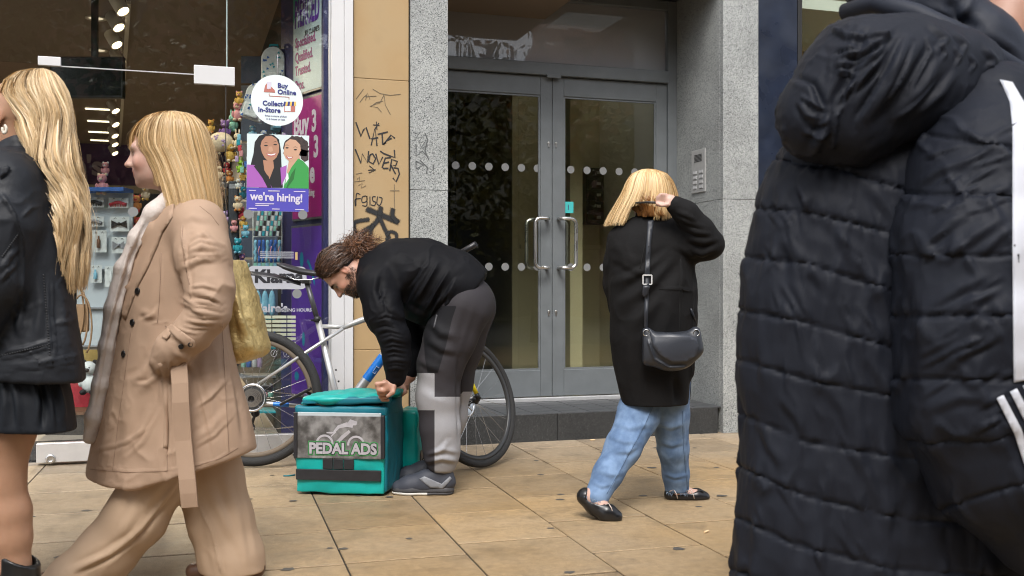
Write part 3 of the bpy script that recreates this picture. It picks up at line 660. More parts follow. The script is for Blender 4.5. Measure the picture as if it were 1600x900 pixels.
# pay-later sign
M_klar = mat('sign_grey', (.42,.43,.47), .4)
ks, _ = rootY('payment_sign', 440, 434, 'grey rounded payment sign on the shop glass, half hidden by the saddle', 'sign'); f = px_on(ks)
rr = []
for (cx, cy, a0) in ((470,424,0),(396,423,90),(396,444,180),(470,444.5,270)):
    for k in range(7): an = R(a0+k*15); rr.append((cx+9*math.cos(an), cy-7.5*math.sin(an)))
flat(ks, rr, M_klar, 'plate', 0, f); text('Klarna', .108, M_blkp, ks, f(397,441,-.001), bold=.004, sx=1.02)
# opening hours table
M_hr = mat('hours_cream', (.52,.56,.42), .5)
oh, _ = rootY('opening_hours', 432, 510, 'cream opening hours table printed on the shop glass behind the rear wheel', 'sign'); f = px_on(oh)
text("claire's", .07, M_klar, oh, f(398,487.5,-.001), bold=.002); text('OPENING HOURS', .027, M_klar, oh, f(430,487,-.001), bold=.0008)
for k in range(7):
    y = 493 + k*6.8
    for (x0, x1) in ((400,424),(425.5,447.5),(449,462)): flat(oh, [(x0,y),(x1,y+.1),(x1,y+4.6),(x0,y+4.5)], M_hr, 'table_cell', 0, f)
for (x, y) in ((428,552),(448,553)):
    m = MB(); p = f(x,y); m.tube([(p[0]+.018*math.cos(a), 0, p[2]+.02*math.sin(a)) for a in np.linspace(0, 2*math.pi, 17)[:-1]], .0016, 4, closed=True); m.build('symbol_ring', M_klar, oh)
    m = MB(); m.bar((p[0]-.006,0,p[2]-.01),(p[0]+.006,0,p[2]+.014),.003); m.build('symbol_bar', M_klar, oh)
# safety dots on the shop glass
for k, (x, y) in enumerate(((208,331),(388,334.5),(473,335.5),(464,459))):
    nm = ('by the blonde woman in the trench coat','below the hiring poster, toy side','below the hiring poster, magenta side','beside the seat post of the bicycle')[k]
    c = onY(x, y, YS); m = MB(); m.lathe([(.028,0),(.028,.0008)], 24, Matrix.Rotation(R(90),4,'X')); tag(m.build('glass_dot', M_dot, loc=c), 'round grey safety dot on the shop glass '+nm, 'sticker', 'safety dots on the shop glass')
# clear notice strip with fine print
ns, _ = rootY('notice_strip', 430, 397, 'clear strip of fine print stuck on the shop glass above the payment sign', 'notice'); f = px_on(ns)
for k in range(4): flat(ns, [(406,393+k*3),(459,393.4+k*3),(459,394.6+k*3),(406,394.2+k*3)], M_klar, 'print_line', 0, f)
flat(ns, [(461,394),(465,394),(465,406),(461,406)], mat('ochre_print', (.45,.33,.15), .5), 'ochre_mark', 0, f)
# ------------------------------------------------------------------ stock
cols = dict(pink=(.62,.28,.30), cream=(.66,.55,.38), mint=(.25,.55,.45), yellow=(.60,.38,.08), violet=(.16,.08,.26), lilac=(.45,.32,.52), lime=(.30,.55,.05), red=(.5,.04,.06), brown=(.16,.08,.045), teal=(.02,.30,.38), blue=(.04,.13,.42), sky=(.22,.48,.62), white=(.62,.66,.66), grey=(.25,.26,.28), black=(.015,.015,.016), orange=(.55,.22,.05), gold=(.45,.32,.1))
MC = {k: mat('stock_'+k, v, .75, var=.15, vscale=30, bump=.2, bscale=120) for k, v in cols.items()}
def stock(name, x, y, Z, label, cat, group, rz=0.0):
    return tag(empty(name, W(x, y, Z), -YAW+rz), label, cat, group)
def plush(x, y, Z, s, c1, c2, label, rz=0.0, ears='round'):
    t = stock('plush_toy', x, y, Z, label, 'plush toy', 'soft toys inside the shop window', rz)
    m = MB(); m.ball((0,0,-.45*s), (.42*s,.34*s,.5*s), 12, 8); m.build('body', MC[c1], t)
    m = MB(); m.ball((0,-.06*s,.32*s), (.40*s,.36*s,.36*s), 12, 8); h = m.build('head', MC[c1], t)
    for sg in (-1, 1):
        m = MB()
        if ears == 'round': m.ball((sg*.28*s,-.02*s,.62*s), (.14*s,.08*s,.14*s), 10, 6)
        else: m.ball((sg*.18*s,0,.85*s), (.09*s,.06*s,.32*s), 10, 6)
        m.build('ear', MC[c2], h)
        m = MB(); m.ball((sg*.14*s,-.40*s,.38*s), .035*s, 8, 5); m.build('eye', MC['black'], h)
        m = MB(); m.ball((sg*.42*s,-.12*s,-.35*s), (.13*s,.13*s,.28*s), 8, 6); m.build('arm', MC[c1], t)
        m = MB(); m.ball((sg*.24*s,-.22*s,-.88*s), (.17*s,.24*s,.15*s), 8, 6); m.build('foot', MC[c2], t)
    m = MB(); m.ball((0,-.40*s,.24*s), (.15*s,.09*s,.11*s), 8, 6); m.build('muzzle', MC[c2], h)
    return t
def backpack(x, y, Z, w_, h_, c1, c2, label, tilt=0.0):
    t = stock('backpack', x, y, Z, label, 'backpack', 'small backpacks in the shop window'); t.rotation_euler.y = tilt
    n = 18; prof = []
    for k in range(n+1):
        a = math.pi*k/n; prof.append((w_/2*math.cos(a), h_*.22+h_*.28*math.sin(a)))
    ol = [(w_/2,-h_/2),(w_/2,h_*.22)]+prof[1:-1]+[(-w_/2,h_*.22),(-w_/2,-h_/2)]
    m = prism(ol, .10); bd = m.build('bag_body', MC[c1], t, .018, 3)
    pk = prism([(w_*.36,-h_*.46),(w_*.36,-h_*.08),(-w_*.36,-h_*.08),(-w_*.36,-h_*.46)], .03); o = pk.build('pocket', MC[c1], t, .01, 2); o.location = (0,-.03,0)
    m = MB(); m.tube([(-.03,.04,h_*.5),(-.025,.04,h_*.56),(.025,.04,h_*.56),(.03,.04,h_*.5)], .008, 6); m.build('grab_handle', MC[c2], t)
    for k in range(22):
        px_, pz_ = random.uniform(-.44,.44)*w_, random.uniform(-.46,.42)*h_; yy = -.0315 if (abs(px_) < w_*.37 and pz_ < -.07*h_) else -.0012
        m = MB(); a = random.uniform(0,6); q = [(px_+.011*math.cos(a+k2*1.05)*(1 if k2 % 2 else .5), yy-.0005, pz_+.011*math.sin(a+k2*1.05)*(1 if k2 % 2 else .5)) for k2 in range(6)]
        m.poly(q); m.build('print_motif', MC[random.choice((c2,'teal','blue'))], t)
    return t
backpack(426, 108, 6.75, .155, .30, 'white', 'teal', 'white printed mini backpack at the top of the window display')
backpack(398, 158, 6.70, .15, .24, 'white', 'blue', 'white printed mini backpack leaning below the taller one', R(18))
backpack(440, 180, 6.85, .15, .2, 'sky', 'white', 'pale blue patterned mini backpack behind the round sign')
plush(374, 152, 6.7, .055, 'yellow', 'pink', 'small yellow bear plush above the printed backpacks')
plush(372, 172, 6.72, .075, 'pink', 'cream', 'pink plush hanging beside the leaning backpack')
plush(364, 190, 6.8, .07, 'mint', 'mint', 'mint green plush below the pink one', ears='long')
plush(352, 200, 6.75, .075, 'violet', 'lilac', 'dark violet plush sitting on the spotted mushroom')
plush(371, 218, 6.7, .06, 'cream', 'cream', 'cream long-eared plush between toys and phone charms', ears='long')
plush(360, 236, 6.72, .075, 'yellow', 'cream', 'sandy plush dog lying under the spotted mushroom', .6)
plush(330, 196, 6.9, .055, 'yellow', 'orange', 'amber plush behind the dark violet one')
plush(330, 222, 6.95, .06, 'black', 'brown', 'black plush half hidden behind the blonde head')
plush(338, 250, 7.0, .07, 'brown', 'cream', 'brown plush low in the toy column')
plush(355, 262, 6.9, .05, 'red', 'cream', 'small red plush near the phone charms')
plush(350, 284, 6.9, .055, 'grey', 'cream', 'grey plush above the dark speaker column')
plush(376, 258, 6.65, .05, 'lime', 'lime', 'lime green plush beside the hiring poster', ears='long')
plush(380, 272, 6.65, .045, 'yellow', 'gold', 'golden yellow plush under the lime one')
plush(373, 286, 6.7, .04, 'white', 'cream', 'little white plush at the edge of the poster')
plush(372, 316, 6.75, .06, 'cream', 'orange', 'cream and orange doll plush below the charms')
plush(366, 352, 6.75, .05, 'pink', 'brown', 'salmon pink plush near the upright pens')
plush(372, 382, 6.75, .06, 'teal', 'sky', 'teal plush beside the blue hair ties')
plush(362, 398, 6.8, .055, 'pink', 'lilac', 'rose plush low beside the gold bag')
plush(384, 360, 6.7, .05, 'sky', 'teal', 'sky blue plush next to the striped headbands')
# spotted mushroom cushion
t = stock('mushroom_cushion', 345, 222, 6.72, 'cream cushion cap with lilac spots in the toy column', 'cushion', None)
m = MB(); m.ball((0,0,0), (.085,.05,.065), 16, 9); m.build('cap', MC['cream'], t)
for k in range(9):
    a = random.uniform(0,6.28); r_ = random.uniform(.01,.065); m = MB(); x_, z_ = r_*math.cos(a), r_*.75*math.sin(a); y_ = -.05*math.sqrt(max(0,1-(x_/.085)**2-(z_/.065)**2))
    m.ball((x_,y_,z_), (.008,.003,.008), 8, 5); m.build('spot', MC['lilac'], t)
pbw = stock('slatted_panel', 415, 300, 7.05, 'pale slatted display panel behind the hanging stock', 'display panel', None)
for k in range(9): m = MB(); m.box((-.17,.0,-.85+k*.20),(.16,.015,-.665+k*.20)); m.build('slat', MC['grey'] if k % 2 else mat('slat_blue', (.10,.13,.20), .6), pbw, .002)
more_p = [(395,205,'sky','white'),(412,212,'white','blue'),(428,222,'teal','sky'),(445,216,'lilac','white'),(343,268,'cream','brown'),(359,275,'orange','cream'),(347,300,'brown','black'),(364,303,'pink','cream'),(380,300,'teal','white'),(346,322,'black','grey'),(377,332,'red','pink'),(352,338,'lilac','violet'),(380,345,'yellow','orange'),(350,368,'brown','cream'),(378,405,'violet','pink'),(385,420,'mint','white'),(366,425,'blue','sky'),(384,440,'pink','white'),(372,448,'white','sky'),(388,458,'teal','mint')]
wh = ('highest beside the round sign','second beside the round sign','third beside the round sign','fourth beside the round sign','under the mushroom cushion','beside the grey toy','behind the speaker column top','beside the charms','under the charms','low in the dark part of the column','near the upright poster edge','by the middle of the column','just under the safety dot','behind the beige shoulder','next to the blue hair ties','above the payment sign corner','behind the gold bag rim','at the payment sign edge','over the gold bag','lowest beside the payment sign')
for (x, y, c1, c2), w_ in zip(more_p, wh): plush(x, y, 6.78, .052, c1, c2, 'small '+c1+' and '+c2+' plush toy '+w_, random.uniform(-.6,.6), random.choice(('round','long')))
# dark speaker column
a = W(353, 282, 6.75); t = stock('speaker_column', 364, 425, 6.75, 'slim dark grey column standing among the toys', 'column', None)
m = MB(); m.box((-.03,0,-.62),(.03,.05,.60)); m.build('casing', mat('slate_plastic', (.03,.035,.045), .5), t, .004)
m = MB(); m.box((-.025,-.003,.55),(.025,-.0005,.58)); m.build('label_strip', MC['grey'], t)
# phone charms
for k in range(7):
    x, y = 375+random.uniform(-8,10), 212+k*8.5; c = ('sky','teal','red','pink','lilac','blue','mint')[k]
    t = stock('phone_charm', x, y, 6.62, c+' beaded charm on the hook row beside the poster', 'charm', 'beaded charms beside the poster')
    m = MB(); m.box((-.012,-.006,-.03),(.012,.006,.01)); m.build('charm_body', MC[c], t, .004)
    m = MB(); m.tube([(0,0,.01),(.004,0,.025),(0,0,.04)], .0015, 5); m.build('loop', MC['white'], t)
# striped headbands and blue hair ties on wire racks
for k in range(7):
    x = 402+k*5.6
    t = stock('striped_headband', x, 353, 6.7, 'white and teal striped headband under the hiring poster, '+('first','second','third','fourth','fifth','sixth','seventh')[k]+' from the toys', 'headband', 'striped headbands under the poster', 0); t.rotation_euler.y = R(7)
    for j in range(5):
        m = MB(); m.box((-.008,-.004,.07-j*.034),(.008,.004,.07-j*.034+.031)); m.build('stripe', MC[('white','teal','white','mint','black')[(j+k) % 5]], t, .002)
rk = stock('wire_rack', 418, 352, 6.72, 'thin white wire rack holding the headbands and hair ties', 'rack', None)
for (z_) in (.09,-.075,-.17): m = MB(); m.tube([(-.10,.02,z_),(.09,.02,z_)], .0025, 6); m.build('rail', MC['white'], rk)
for (x_) in (-.10,.09): m = MB(); m.tube([(x_,.02,.12),(x_,.02,-.45)], .003, 6); m.build('upright', MC['white'], rk)
for k in range(7):
    x = 399+k*6.2
    t = stock('blue_hair_tie', x, 392, 6.7, 'blue plaited hair tie above the payment sign, '+('first','second','third','fourth','fifth','sixth','seventh')[k]+' from the toys', 'hair tie', 'blue hair ties above the payment sign')
    m = MB(); m.tube([(random.uniform(-.003,.003)+.003*math.sin(j*2.2), .003*math.cos(j*2), .07-j*.016) for j in range(10)], [.009+.002*(j % 2) for j in range(10)], 7); m.build('braid', MC['blue'] if k % 3 else MC['sky'], t)
    m = MB(); m.box((-.010,-.006,-.11),(.010,.004,-.078)); m.build('tag', MC['sky' if k % 2 else 'mint'], t)
    if k in (1,4,6): m = MB(); m.tube([(.004,-.011,.03),(-.002,-.012,0),(.002,-.011,-.03)], .003, 5); m.build('pink_thread', MC['pink'], t)
for k in range(3):
    t = stock('blue_pouch', 403+k*11, 474, 6.7, 'pale blue soft pouch below the payment sign, '+('first','second','third','fourth','fifth','sixth','seventh')[k]+' from the gold bag', 'pouch', 'pale blue pouches below the payment sign')
    m = MB(); m.ball((0,0,0), (.024,.02,.085), 12, 8); m.build('pouch_body', MC['sky'], t); m = MB(); m.tube([(0,0,.08),(0,.01,.105)], .003, 5); m.build('loop', MC['white'], t)
t = stock('shelf_unit', 410, 590, 7.2, 'dark shelf unit with glass-green edges low behind the window', 'shelf', None)
for z_ in (-.5,-.25,0,.2,.4): m = MB(); m.box((-.25,0,z_),(.12,.25,z_+.012)); m.build('shelf_board', MC['teal'] if z_ else MC['grey'], t)
for x_ in (-.25,.108): m = MB(); m.box((x_,0,-.56),(x_+.012,.25,.42)); m.build('side_panel', MC['grey'], t)
for k in range(9):
    t = stock('small_bottle', 372+k*8.5, random.choice((520,565,611)), 7.25, ('teal','green-grey','blue','white','lilac','pink','mint','navy','pale')[k]+' small bottle on the low shelf unit behind the rear wheel', 'bottle', 'bottles on the low shelves')
    m = MB(); m.lathe([(.016,-.04),(.018,-.035),(.018,.02),(.008,.03),(.008,.04)], 12); m.build('bottle_body', MC[('teal','mint','blue','white','lilac','pink','mint','blue','sky')[k]], t)
    m = MB(); m.lathe([(.009,.0405),(.009,.055)], 10); m.build('cap', MC['white'], t)
# hair accessory stand between the two women
ZB = 7.0
st = stock('accessory_stand', 168, 400, ZB, 'white pegboard stand of carded hair accessories between the two blonde women', 'stand', None)
m = MB(); m.box((-.21,0,-.75),(.17,.02,.43)); m.build('board', mat('pegboard', (.50,.56,.60), .6), st)
m = MB(); m.box((-.21,-.16,.43),(.17,.02,.455)); m.build('top_shelf', MC['blue'], st)
for z_ in (-.1,-.36,-.62): m = MB(); m.box((-.21,-.03,z_),(.17,-.0005,z_+.01)); m.build('rail', MC['grey'], st)
def card(x, y, w_, h_, kind, c, label):
    t = stock('accessory_card', x, y, ZB-.05, label, 'hair accessory', 'carded hair accessories on the white stand')
    m = MB(); m.box((-w_/2,0,-h_/2),(w_/2,.002,h_/2)); m.build('backing_card', MC['white'], t)
    for sg in (-1,1): m = MB(); m.tube([(sg*w_*.28,-.002,h_*.36),(sg*w_*.22,-.002,h_*.44),(sg*w_*.16,-.002,h_*.36)], .0018, 5); m.build('bow_print', MC['black'], t)
    if kind == 'band':
        m = MB(); m.tube([(x_*w_*.42, -.008, -h_*.05+.008*math.cos(x_*3)) for x_ in np.linspace(-1,1,9)], .011, 7); m.build('band', MC[c], t)
        for k in range(7): m = MB(); m.box((-w_*.4+k*w_*.125,-.008,-h_*.38),(-w_*.4+k*w_*.125+.005,-.003,-h_*.1)); m.build('comb_tooth', MC[c], t)
    elif kind == 'bow':
        for sg in (-1,1): m = MB(); m.add([(0,-.01,0),(sg*w_*.4,-.014,h_*.25),(sg*w_*.42,-.008,-h_*.3),(sg*w_*.1,-.01,-h_*.12)], [(0,1,2,3)]); m.build('bow_wing', MC[c], t)
        m = MB(); m.ball((0,-.012,0), .012, 8, 5); m.build('bow_knot', MC[c], t)
    else:
        m = MB(); m.lathe([(.011,-h_*.3),(.012,-h_*.28),(.012,h_*.05),(.006,h_*.1),(.006,h_*.25)], 10, Matrix.Translation((0,-.012,0))); m.build('tube', MC[c], t)
for (x, y, w_, h_, k_, c, lab) in ((147,316,.13,.068,'band','black','white card with black comb band, top row, farther from the trench coat'), (185,317,.135,.068,'band','red','white card with dark red comb band, top row, next to the trench coat'),
    (147,346,.13,.07,'band','grey','white card with grey comb band in the second row'), (187,350,.13,.10,'bow','black','white card with a black bow clip in the second row'),
    (155,377,.10,.15,'tube','brown','white card with a brown wand under the second row'), (186,383,.10,.11,'bow','grey','white card with a grey bow under the black one'),
    (150,428,.08,.12,'tube','sky','white card with a pale tube low on the stand'), (174,432,.09,.14,'tube','white','white card with a white tube lowest on the stand'), (200,408,.07,.12,'tube','grey','narrow white card half hidden by the trench lapel')):
    card(x, y, w_, h_, k_, c, lab)
plush(160, 285, 6.95, .085, 'pink', 'cream', 'large pink bear plush sitting on the stand top')
plush(165, 262, 7.0, .055, 'pink', 'white', 'smaller pink bear riding above the large one')
plush(214, 316, 7.1, .07, 'orange', 'red', 'rust orange plush behind the round dot'); plush(228, 300, 7.2, .06, 'cream', 'yellow', 'cream plush peeping past the white scarf'); plush(216, 350, 7.1, .07, 'red', 'orange', 'dark red plush under the rust one')
# low display: shelf with a plush dog, tan handbag, crates
t = stock('low_display', 150, 690, 6.9, 'low dark display shelf behind the two blonde women', 'shelf', None)
m = MB(); m.box((-.35,0,.18),(.3,.3,.20)); m.build('shelf_board', MC['brown'], t); m = MB(); m.box((-.35,.02,-.02),(.3,.3,.18)); m.build('base', MC['black'], t)
m = MB(); m.box((-.3,-.01,.5),(.3,.0,.62)); m.build('price_board', MC['gold'], t); m = MB(); m.box((-.35,.28,.2),(.3,.3,.66)); m.build('back_panel', MC['red'], t)
plush(140, 585, 6.75, .13, 'white', 'black', 'white and black plush dog on the low display shelf')
# handbag hanging by its straps
M_tanl = mat('tan_leather', (.36,.22,.12), .5)
t = stock('tan_handbag', 140, 490, 6.6, 'tan handbag hanging by long straps behind the leather jacket', 'handbag', None)
m = MB(); m.box((-.14,0,-.12),(-.02,.06,.06)); m.build('bag_body', M_tanl, t, .015, 3)
for k in range(3): m = MB(); m.tube([(-.10+k*.03+.06*math.sin(a)*1.1, -.01-k*.01, .02+.2*math.cos(a)-.05*k) for a in np.linspace(-.5, 2.6, 16)], .006, 6); m.build('strap', M_tanl, t)
# ================================================================== frame helper: local axes = camera right / away / up
class Fr:
    def __init__(s, x0, Z0, y0=None):
        s.Z0 = Z0; s.u0 = (x0-800)/F*Z0; p = W(x0, 450, Z0); s.loc = Vector((p.x, p.y, 0)); s.rz = -YAW
    def __call__(s, x, y, dv=0.0):
        Z = s.Z0+dv; return Vector(((x-800)/F*Z - s.u0, dv, CH - (y-450)/F*Z))
    def r(s, px, dv=0.0): return px*(s.Z0+dv)/F
    def to_px(s, P):
        Z = s.Z0 + P[:,1]; return np.stack([800+F*(P[:,0]+s.u0)/Z, 450+F*(CH-P[:,2])/Z], 1)
    def cam(s): return Vector((-s.u0, -s.Z0, CH))
    def root(s, name, label, cat, group=None): return tag(empty(name, s.loc, s.rz), label, cat, group)
# ================================================================== BICYCLE
B = Fr(560, 5.735)
bike = B.root('bicycle', 'silver and blue bicycle leaning by the pilaster behind the bending man', 'bicycle')
M_silver = mat('silver_frame', (.52,.52,.51), .32, metal=.55, var=.05, vscale=8); M_bblue = mat('blue_decal', (.01,.16,.55), .35); M_tyre = mat('tyre', (.018,.018,.018), .75, bump=.4, bscale=200); M_rimm = mat('rim_black', (.03,.03,.03), .35)
M_tanwall = mat('tyre_tan', (.13,.10,.07), .7); M_chrome = mat('chrome', (.6,.6,.6), .2, metal=1); M_blkm = mat('black_metal', (.02,.02,.02), .35, metal=.3); M_yelp = mat('yellow_paint', (.70,.55,.0), .35); M_lblue = mat('light_blue_paint', (.02,.32,.62), .35)
M_sadl = mat('saddle_black', (.018,.018,.02), .38, bump=.1, bscale=90)
def wheel(c, e1, e2, Rr, tr, side, disc_side):
    c, e1, e2 = Vector(c), Vector(e1).normalized(), Vector(e2).normalized(); ax = e1.cross(e2).normalized()
    M = Matrix((e1, e2, ax)).transposed().to_4x4(); M.translation = c
    h = MB(); h.lathe([(.0,-.055),(.012,-.055),(.014,-.04),(.024,-.034),(.024,-.028),(.014,-.022),(.014,.022),(.024,.028),(.024,.034),(.014,.04),(.012,.055),(0,.055)], 18, M); wh = h.build('wheel', M_blkm, bike)
    def torus(rad, r1, r2, n=64, k=12, knob=False):
        m = MB(); vs = []; fs = []
        for i in range(n):
            a = 2*math.pi*i/n
            for j in range(k):
                b = 2*math.pi*j/k; rr = rad + r1*math.cos(b)*(1.03 if (knob and i % 2 and math.cos(b) > .3) else 1)
                vs.append(M @ Vector((rr*math.cos(a), rr*math.sin(a), r2*math.sin(b))))
        for i in range(n):
            for j in range(k): fs.append((i*k+j, ((i+1) % n)*k+j, ((i+1) % n)*k+(j+1) % k, i*k+(j+1) % k))
        m.add(vs, fs, True); return m
    torus(Rr-tr, tr, tr*.95, 110, 12, True).build('tyre', M_tyre, wh)
    torus(Rr-2*tr-.008, .016, .011, 64, 8).build('rim', M_tanwall if side else M_rimm, wh)
    for i in range(24):
        a = 2*math.pi*(i+.3)/24; sg = 1 if i % 2 else -1; a2 = a + (.35 if (i//2) % 2 else -.35)
        m = MB(); m.tube([M @ Vector((.022*math.cos(a2), .022*math.sin(a2), sg*.03)), M @ Vector(((Rr-2*tr-.018)*math.cos(a), (Rr-2*tr-.018)*math.sin(a), 0))], .0011, 4, caps=False); m.build('spoke', M_chrome, wh)
    m = MB(); n = 40
    for k in range(n): pass
    m.lathe([(.066,-.001),(.080,-.001),(.080,.001),(.066,.001),(.066,-.001)], 40, M @ Matrix.Translation((0,0,disc_side*.045))); m.build('brake_disc', M_chrome, wh)
    for k in range(5):
        a = k*1.2566; m = MB(); m.bar(M @ Vector((.02*math.cos(a),.02*math.sin(a),disc_side*.045)), M @ Vector((.068*math.cos(a+.4),.068*math.sin(a+.4),disc_side*.045)), .006, .002); m.build('disc_arm', M_chrome, wh)
    return wh
Rw = 106/279; rc = B(397, 621.5)
rear = wheel(rc, (1,0,0), (0,.10,.995), Rw, .026, True, 1)
fc = B(737, 626, .0); fc.z = .372*.985
front = wheel(fc, (.61,.79,0), (-.21,.162,.964), .372, .021, False, -1)
def tubep(pts, r, name, material, n=12, parent=bike): m = MB(); m.tube([B(*p) if len(p) == 3 else B(p[0],p[1]) for p in pts], r, n); return m.build(name, material, parent)
lean = lambda y: (729-y)/F*5.7*.10     # the bike leans to the wall
def bp(x, y, o=0): return (x, y, lean(y)+o)
BBp = bp(538, 641)
tubep([bp(496,497), bp(523,609), bp(533,650)], .0185, 'seat_tube', M_silver)
tubep([bp(503,510), bp(540,511)], .0125, 'bridge_tube', M_silver)
tubep([bp(534,513), bp(548,507), bp(590,491), bp(652,466)], [.0125,.0165,.0185,.021], 'top_tube', M_silver)
dt = tubep([BBp, bp(563,606), bp(605,549), bp(664,470)], [.027,.027,.027,.026], 'down_tube', M_silver, 18)
m = MB(); a, b = Vector(B(*bp(572.5,593))), Vector(B(*bp(599,557))); m.tube([a, a.lerp(b,.5), b], .0280, 18, caps=False); m.build('blue_band', M_bblue, dt)
# white mark on the band, wrapped on the camera side
def wrapmark(p0, p1, wd_, off): 
    m = MB(); A = Vector(B(*bp(*p0))); Bv = Vector(B(*bp(*p1))); v = Vector((0,-.0290,0)); m.bar(A+v, Bv+v, wd_, .001); return m
for p0, p1 in (((583,581),(590,571)),((583,581),(587.5,583.5)),((589.5,572),(593.5,574.5)),((587,583),(589,579.5))): wrapmark(p0, p1, .009, 0).build('white_mark', M_white, dt)
tubep([bp(656,452), bp(677,497)], .024, 'head_tube', M_silver)
for sg in (-1, 1):
    tubep([bp(393,607,sg*.062), bp(470,556,sg*.045), bp(536,513,sg*.02)], [.009,.0095,.011], 'seat_stay', M_silver)
    tubep([bp(395,610,sg*.062), bp(400,624,sg*.060), bp(412,630,sg*.058), bp(426,631,sg*.055), bp(452,633,sg*.05), bp(538,641,sg*.02)], [.010,.011,.012,.012,.012,.013], 'chain_stay', M_silver)
    m = MB(); m.tube([B(*bp(427,631.3,sg*.055)), B(*bp(452,633,sg*.05))], .0126, 12, caps=False); m.build('blue_band', M_bblue, bike)
    m = MB(); m.bar(B(*bp(388,603,sg*.062)), B(*bp(399,624,sg*.062)), .012, .03); m.build('dropout', M_silver, bike)
tubep([bp(479,440), bp(496,500)], .0148, 'seat_post', mat('post_grey', (.07,.07,.075), .35, metal=.4))
tubep([bp(492,497), bp(496.5,499), bp(496,504)], .022, 'seat_clamp', M_blkm)
m = MB(); m.bar(B(*bp(486,500,-.03)), B(*bp(497,501,-.03)), .008); m.build('clamp_lever', M_blkm, bike)
# saddle: lofted, nose to the right
sv_ = []; sf_ = []; stn = [(436,.066,.012,-8),(446,.072,.02,-4),(458,.066,.022,0),(472,.045,.022,4),(486,.028,.02,6),(500,.021,.017,8),(512,.018,.012,9)]; nk = 14
for (x, wdt, th_, dy) in stn:
    cpt = B(x, 421+dy, lean(425))
    for k in range(nk):
        a = 2*math.pi*k/nk; s_ = math.sin(a); sv_.append(cpt+Vector((0, wdt*math.cos(a), th_*(s_ if s_ > 0 else s_*1.5*abs(math.cos(a*1))-.2*0))))
for i in range(len(stn)-1):
    for k in range(nk): sf_.append((i*nk+k, (i+1)*nk+k, (i+1)*nk+(k+1) % nk, i*nk+(k+1) % nk))
sf_ += [tuple(range(nk)), tuple(reversed(range((len(stn)-1)*nk, len(stn)*nk)))]
m = MB(); m.add(sv_, sf_, True); sd = m.build('saddle', M_sadl, bike)
for sg in (-1,1): m = MB(); m.tube([B(*bp(446,429,sg*.03)), B(*bp(460,437,sg*.024)), B(*bp(486,437,sg*.022)), B(*bp(503,432,sg*.012))], .0036, 8); m.build('saddle_rail', M_chrome, sd)
m = MB(); m.box((-.022,-.03,-.012),(.022,.03,.012)); m.build('saddle_clamp', M_blkm, sd, .004, loc=B(*bp(479,440)))
# clip-on rear mudguard under the saddle
ol = [(388,424,.03),(390,429,.045),(400,434,.06),(430,438,.055),(455,443,.03),(470,446,.02),(470,436,.02),(440,427,.04),(410,424,.055),(392,421,.05)]
m = MB(); n_ = 9; vs = []
top = [(388,423,.035),(396,424,.060),(410,425,.066),(430,428,.055),(450,434,.035),(470,440,.016)]
for (x, y, hw) in top:
    for q in (-1,-.5,0,.5,1): vs.append(B(x, y+abs(q)*6, lean(430)+q*hw))
fs = [(i*5+k,(i+1)*5+k,(i+1)*5+k+1,i*5+k+1) for i in range(len(top)-1) for k in range(4)]
m.add(vs, fs, True); mg = m.build('mudguard', M_sadl, bike); so = mg.modifiers.new('s','SOLIDIFY'); so.thickness = .003
# handlebar, stem, fork
tubep([bp(657,452), bp(650,435), bp(668,425)], .016, 'stem', M_blkm)
tubep([bp(668,425,.30), bp(668,424,.05), bp(675,418,-.05), bp(716,396,-.05), (720,395,.02)], .013, 'handlebar', M_blkm)
tubep([(717,397,.02), (744,381,-.02)], .0165, 'grip', M_sadl, 14)
tubep([bp(676,495), bp(683,513), (690,522,.02)], .021, 'fork_crown', M_blkm)
e1f = Vector((.61,.79,0)); axf = e1f.cross(Vector((-.21,.162,.964))).normalized()
for sg in (-1, 1):
    A = B(688,520,.02)+axf*.05*sg; Cc = fc+axf*.055*sg
    for (t0, t1, r0, r1, mm) in ((0,.62,.017,.014,M_blkm),(.62,.74,.0135,.013,M_lblue),(.74,.92,.013,.012,M_yelp),(.92,1,.012,.014,M_blkm)):
        m = MB(); m.tube([A.lerp(Cc,t0), A.lerp(Cc,t1)], [r0,r1], 12); m.build('fork_leg', mm, bike)
# drivetrain
def ring(c, r0, r1, th, name, material, teeth=0, parent=bike):
    m = MB(); n = 48 if not teeth else teeth*2; vs = []; 
    for y in (-th/2, th/2):
        for rr in (r0, r1):
            for k in range(n):
                a = 2*math.pi*k/n; q = rr*(1.04 if (rr == r1 and teeth and k % 2) else 1); vs.append(Vector(c)+Vector((q*math.cos(a), y, q*math.sin(a))))
    fs = []
    for k in range(n):
        l = (k+1) % n
        fs += [(k,l,n+l,n+k), (2*n+l,2*n+k,3*n+k,3*n+l), (n+k,n+l,3*n+l,3*n+k), (l,k,2*n+k,2*n+l)]
    m.add(vs, fs); return m.build(name, material, parent)
for k, rr in enumerate((.055,.047,.040,.033,.026)): ring(rc+Vector((0,-.045-.005*k,0)), .018, rr, .002, 'sprocket', M_chrome, 20)
ring(B(*bp(538,641,-.05)), .07, .088, .004, 'chain_ring', M_blkm, 36)
m = MB(); m.bar(B(*bp(538,641,-.075)), B(*bp(478,612,-.075)), .02, .014); m.build('crank_arm', M_blkm, bike, .004)
m = MB(); m.bar(B(*bp(486,607,-.10)), B(*bp(438,632,-.10)), .05, .016); m.build('pedal', M_blkm, bike, .004)
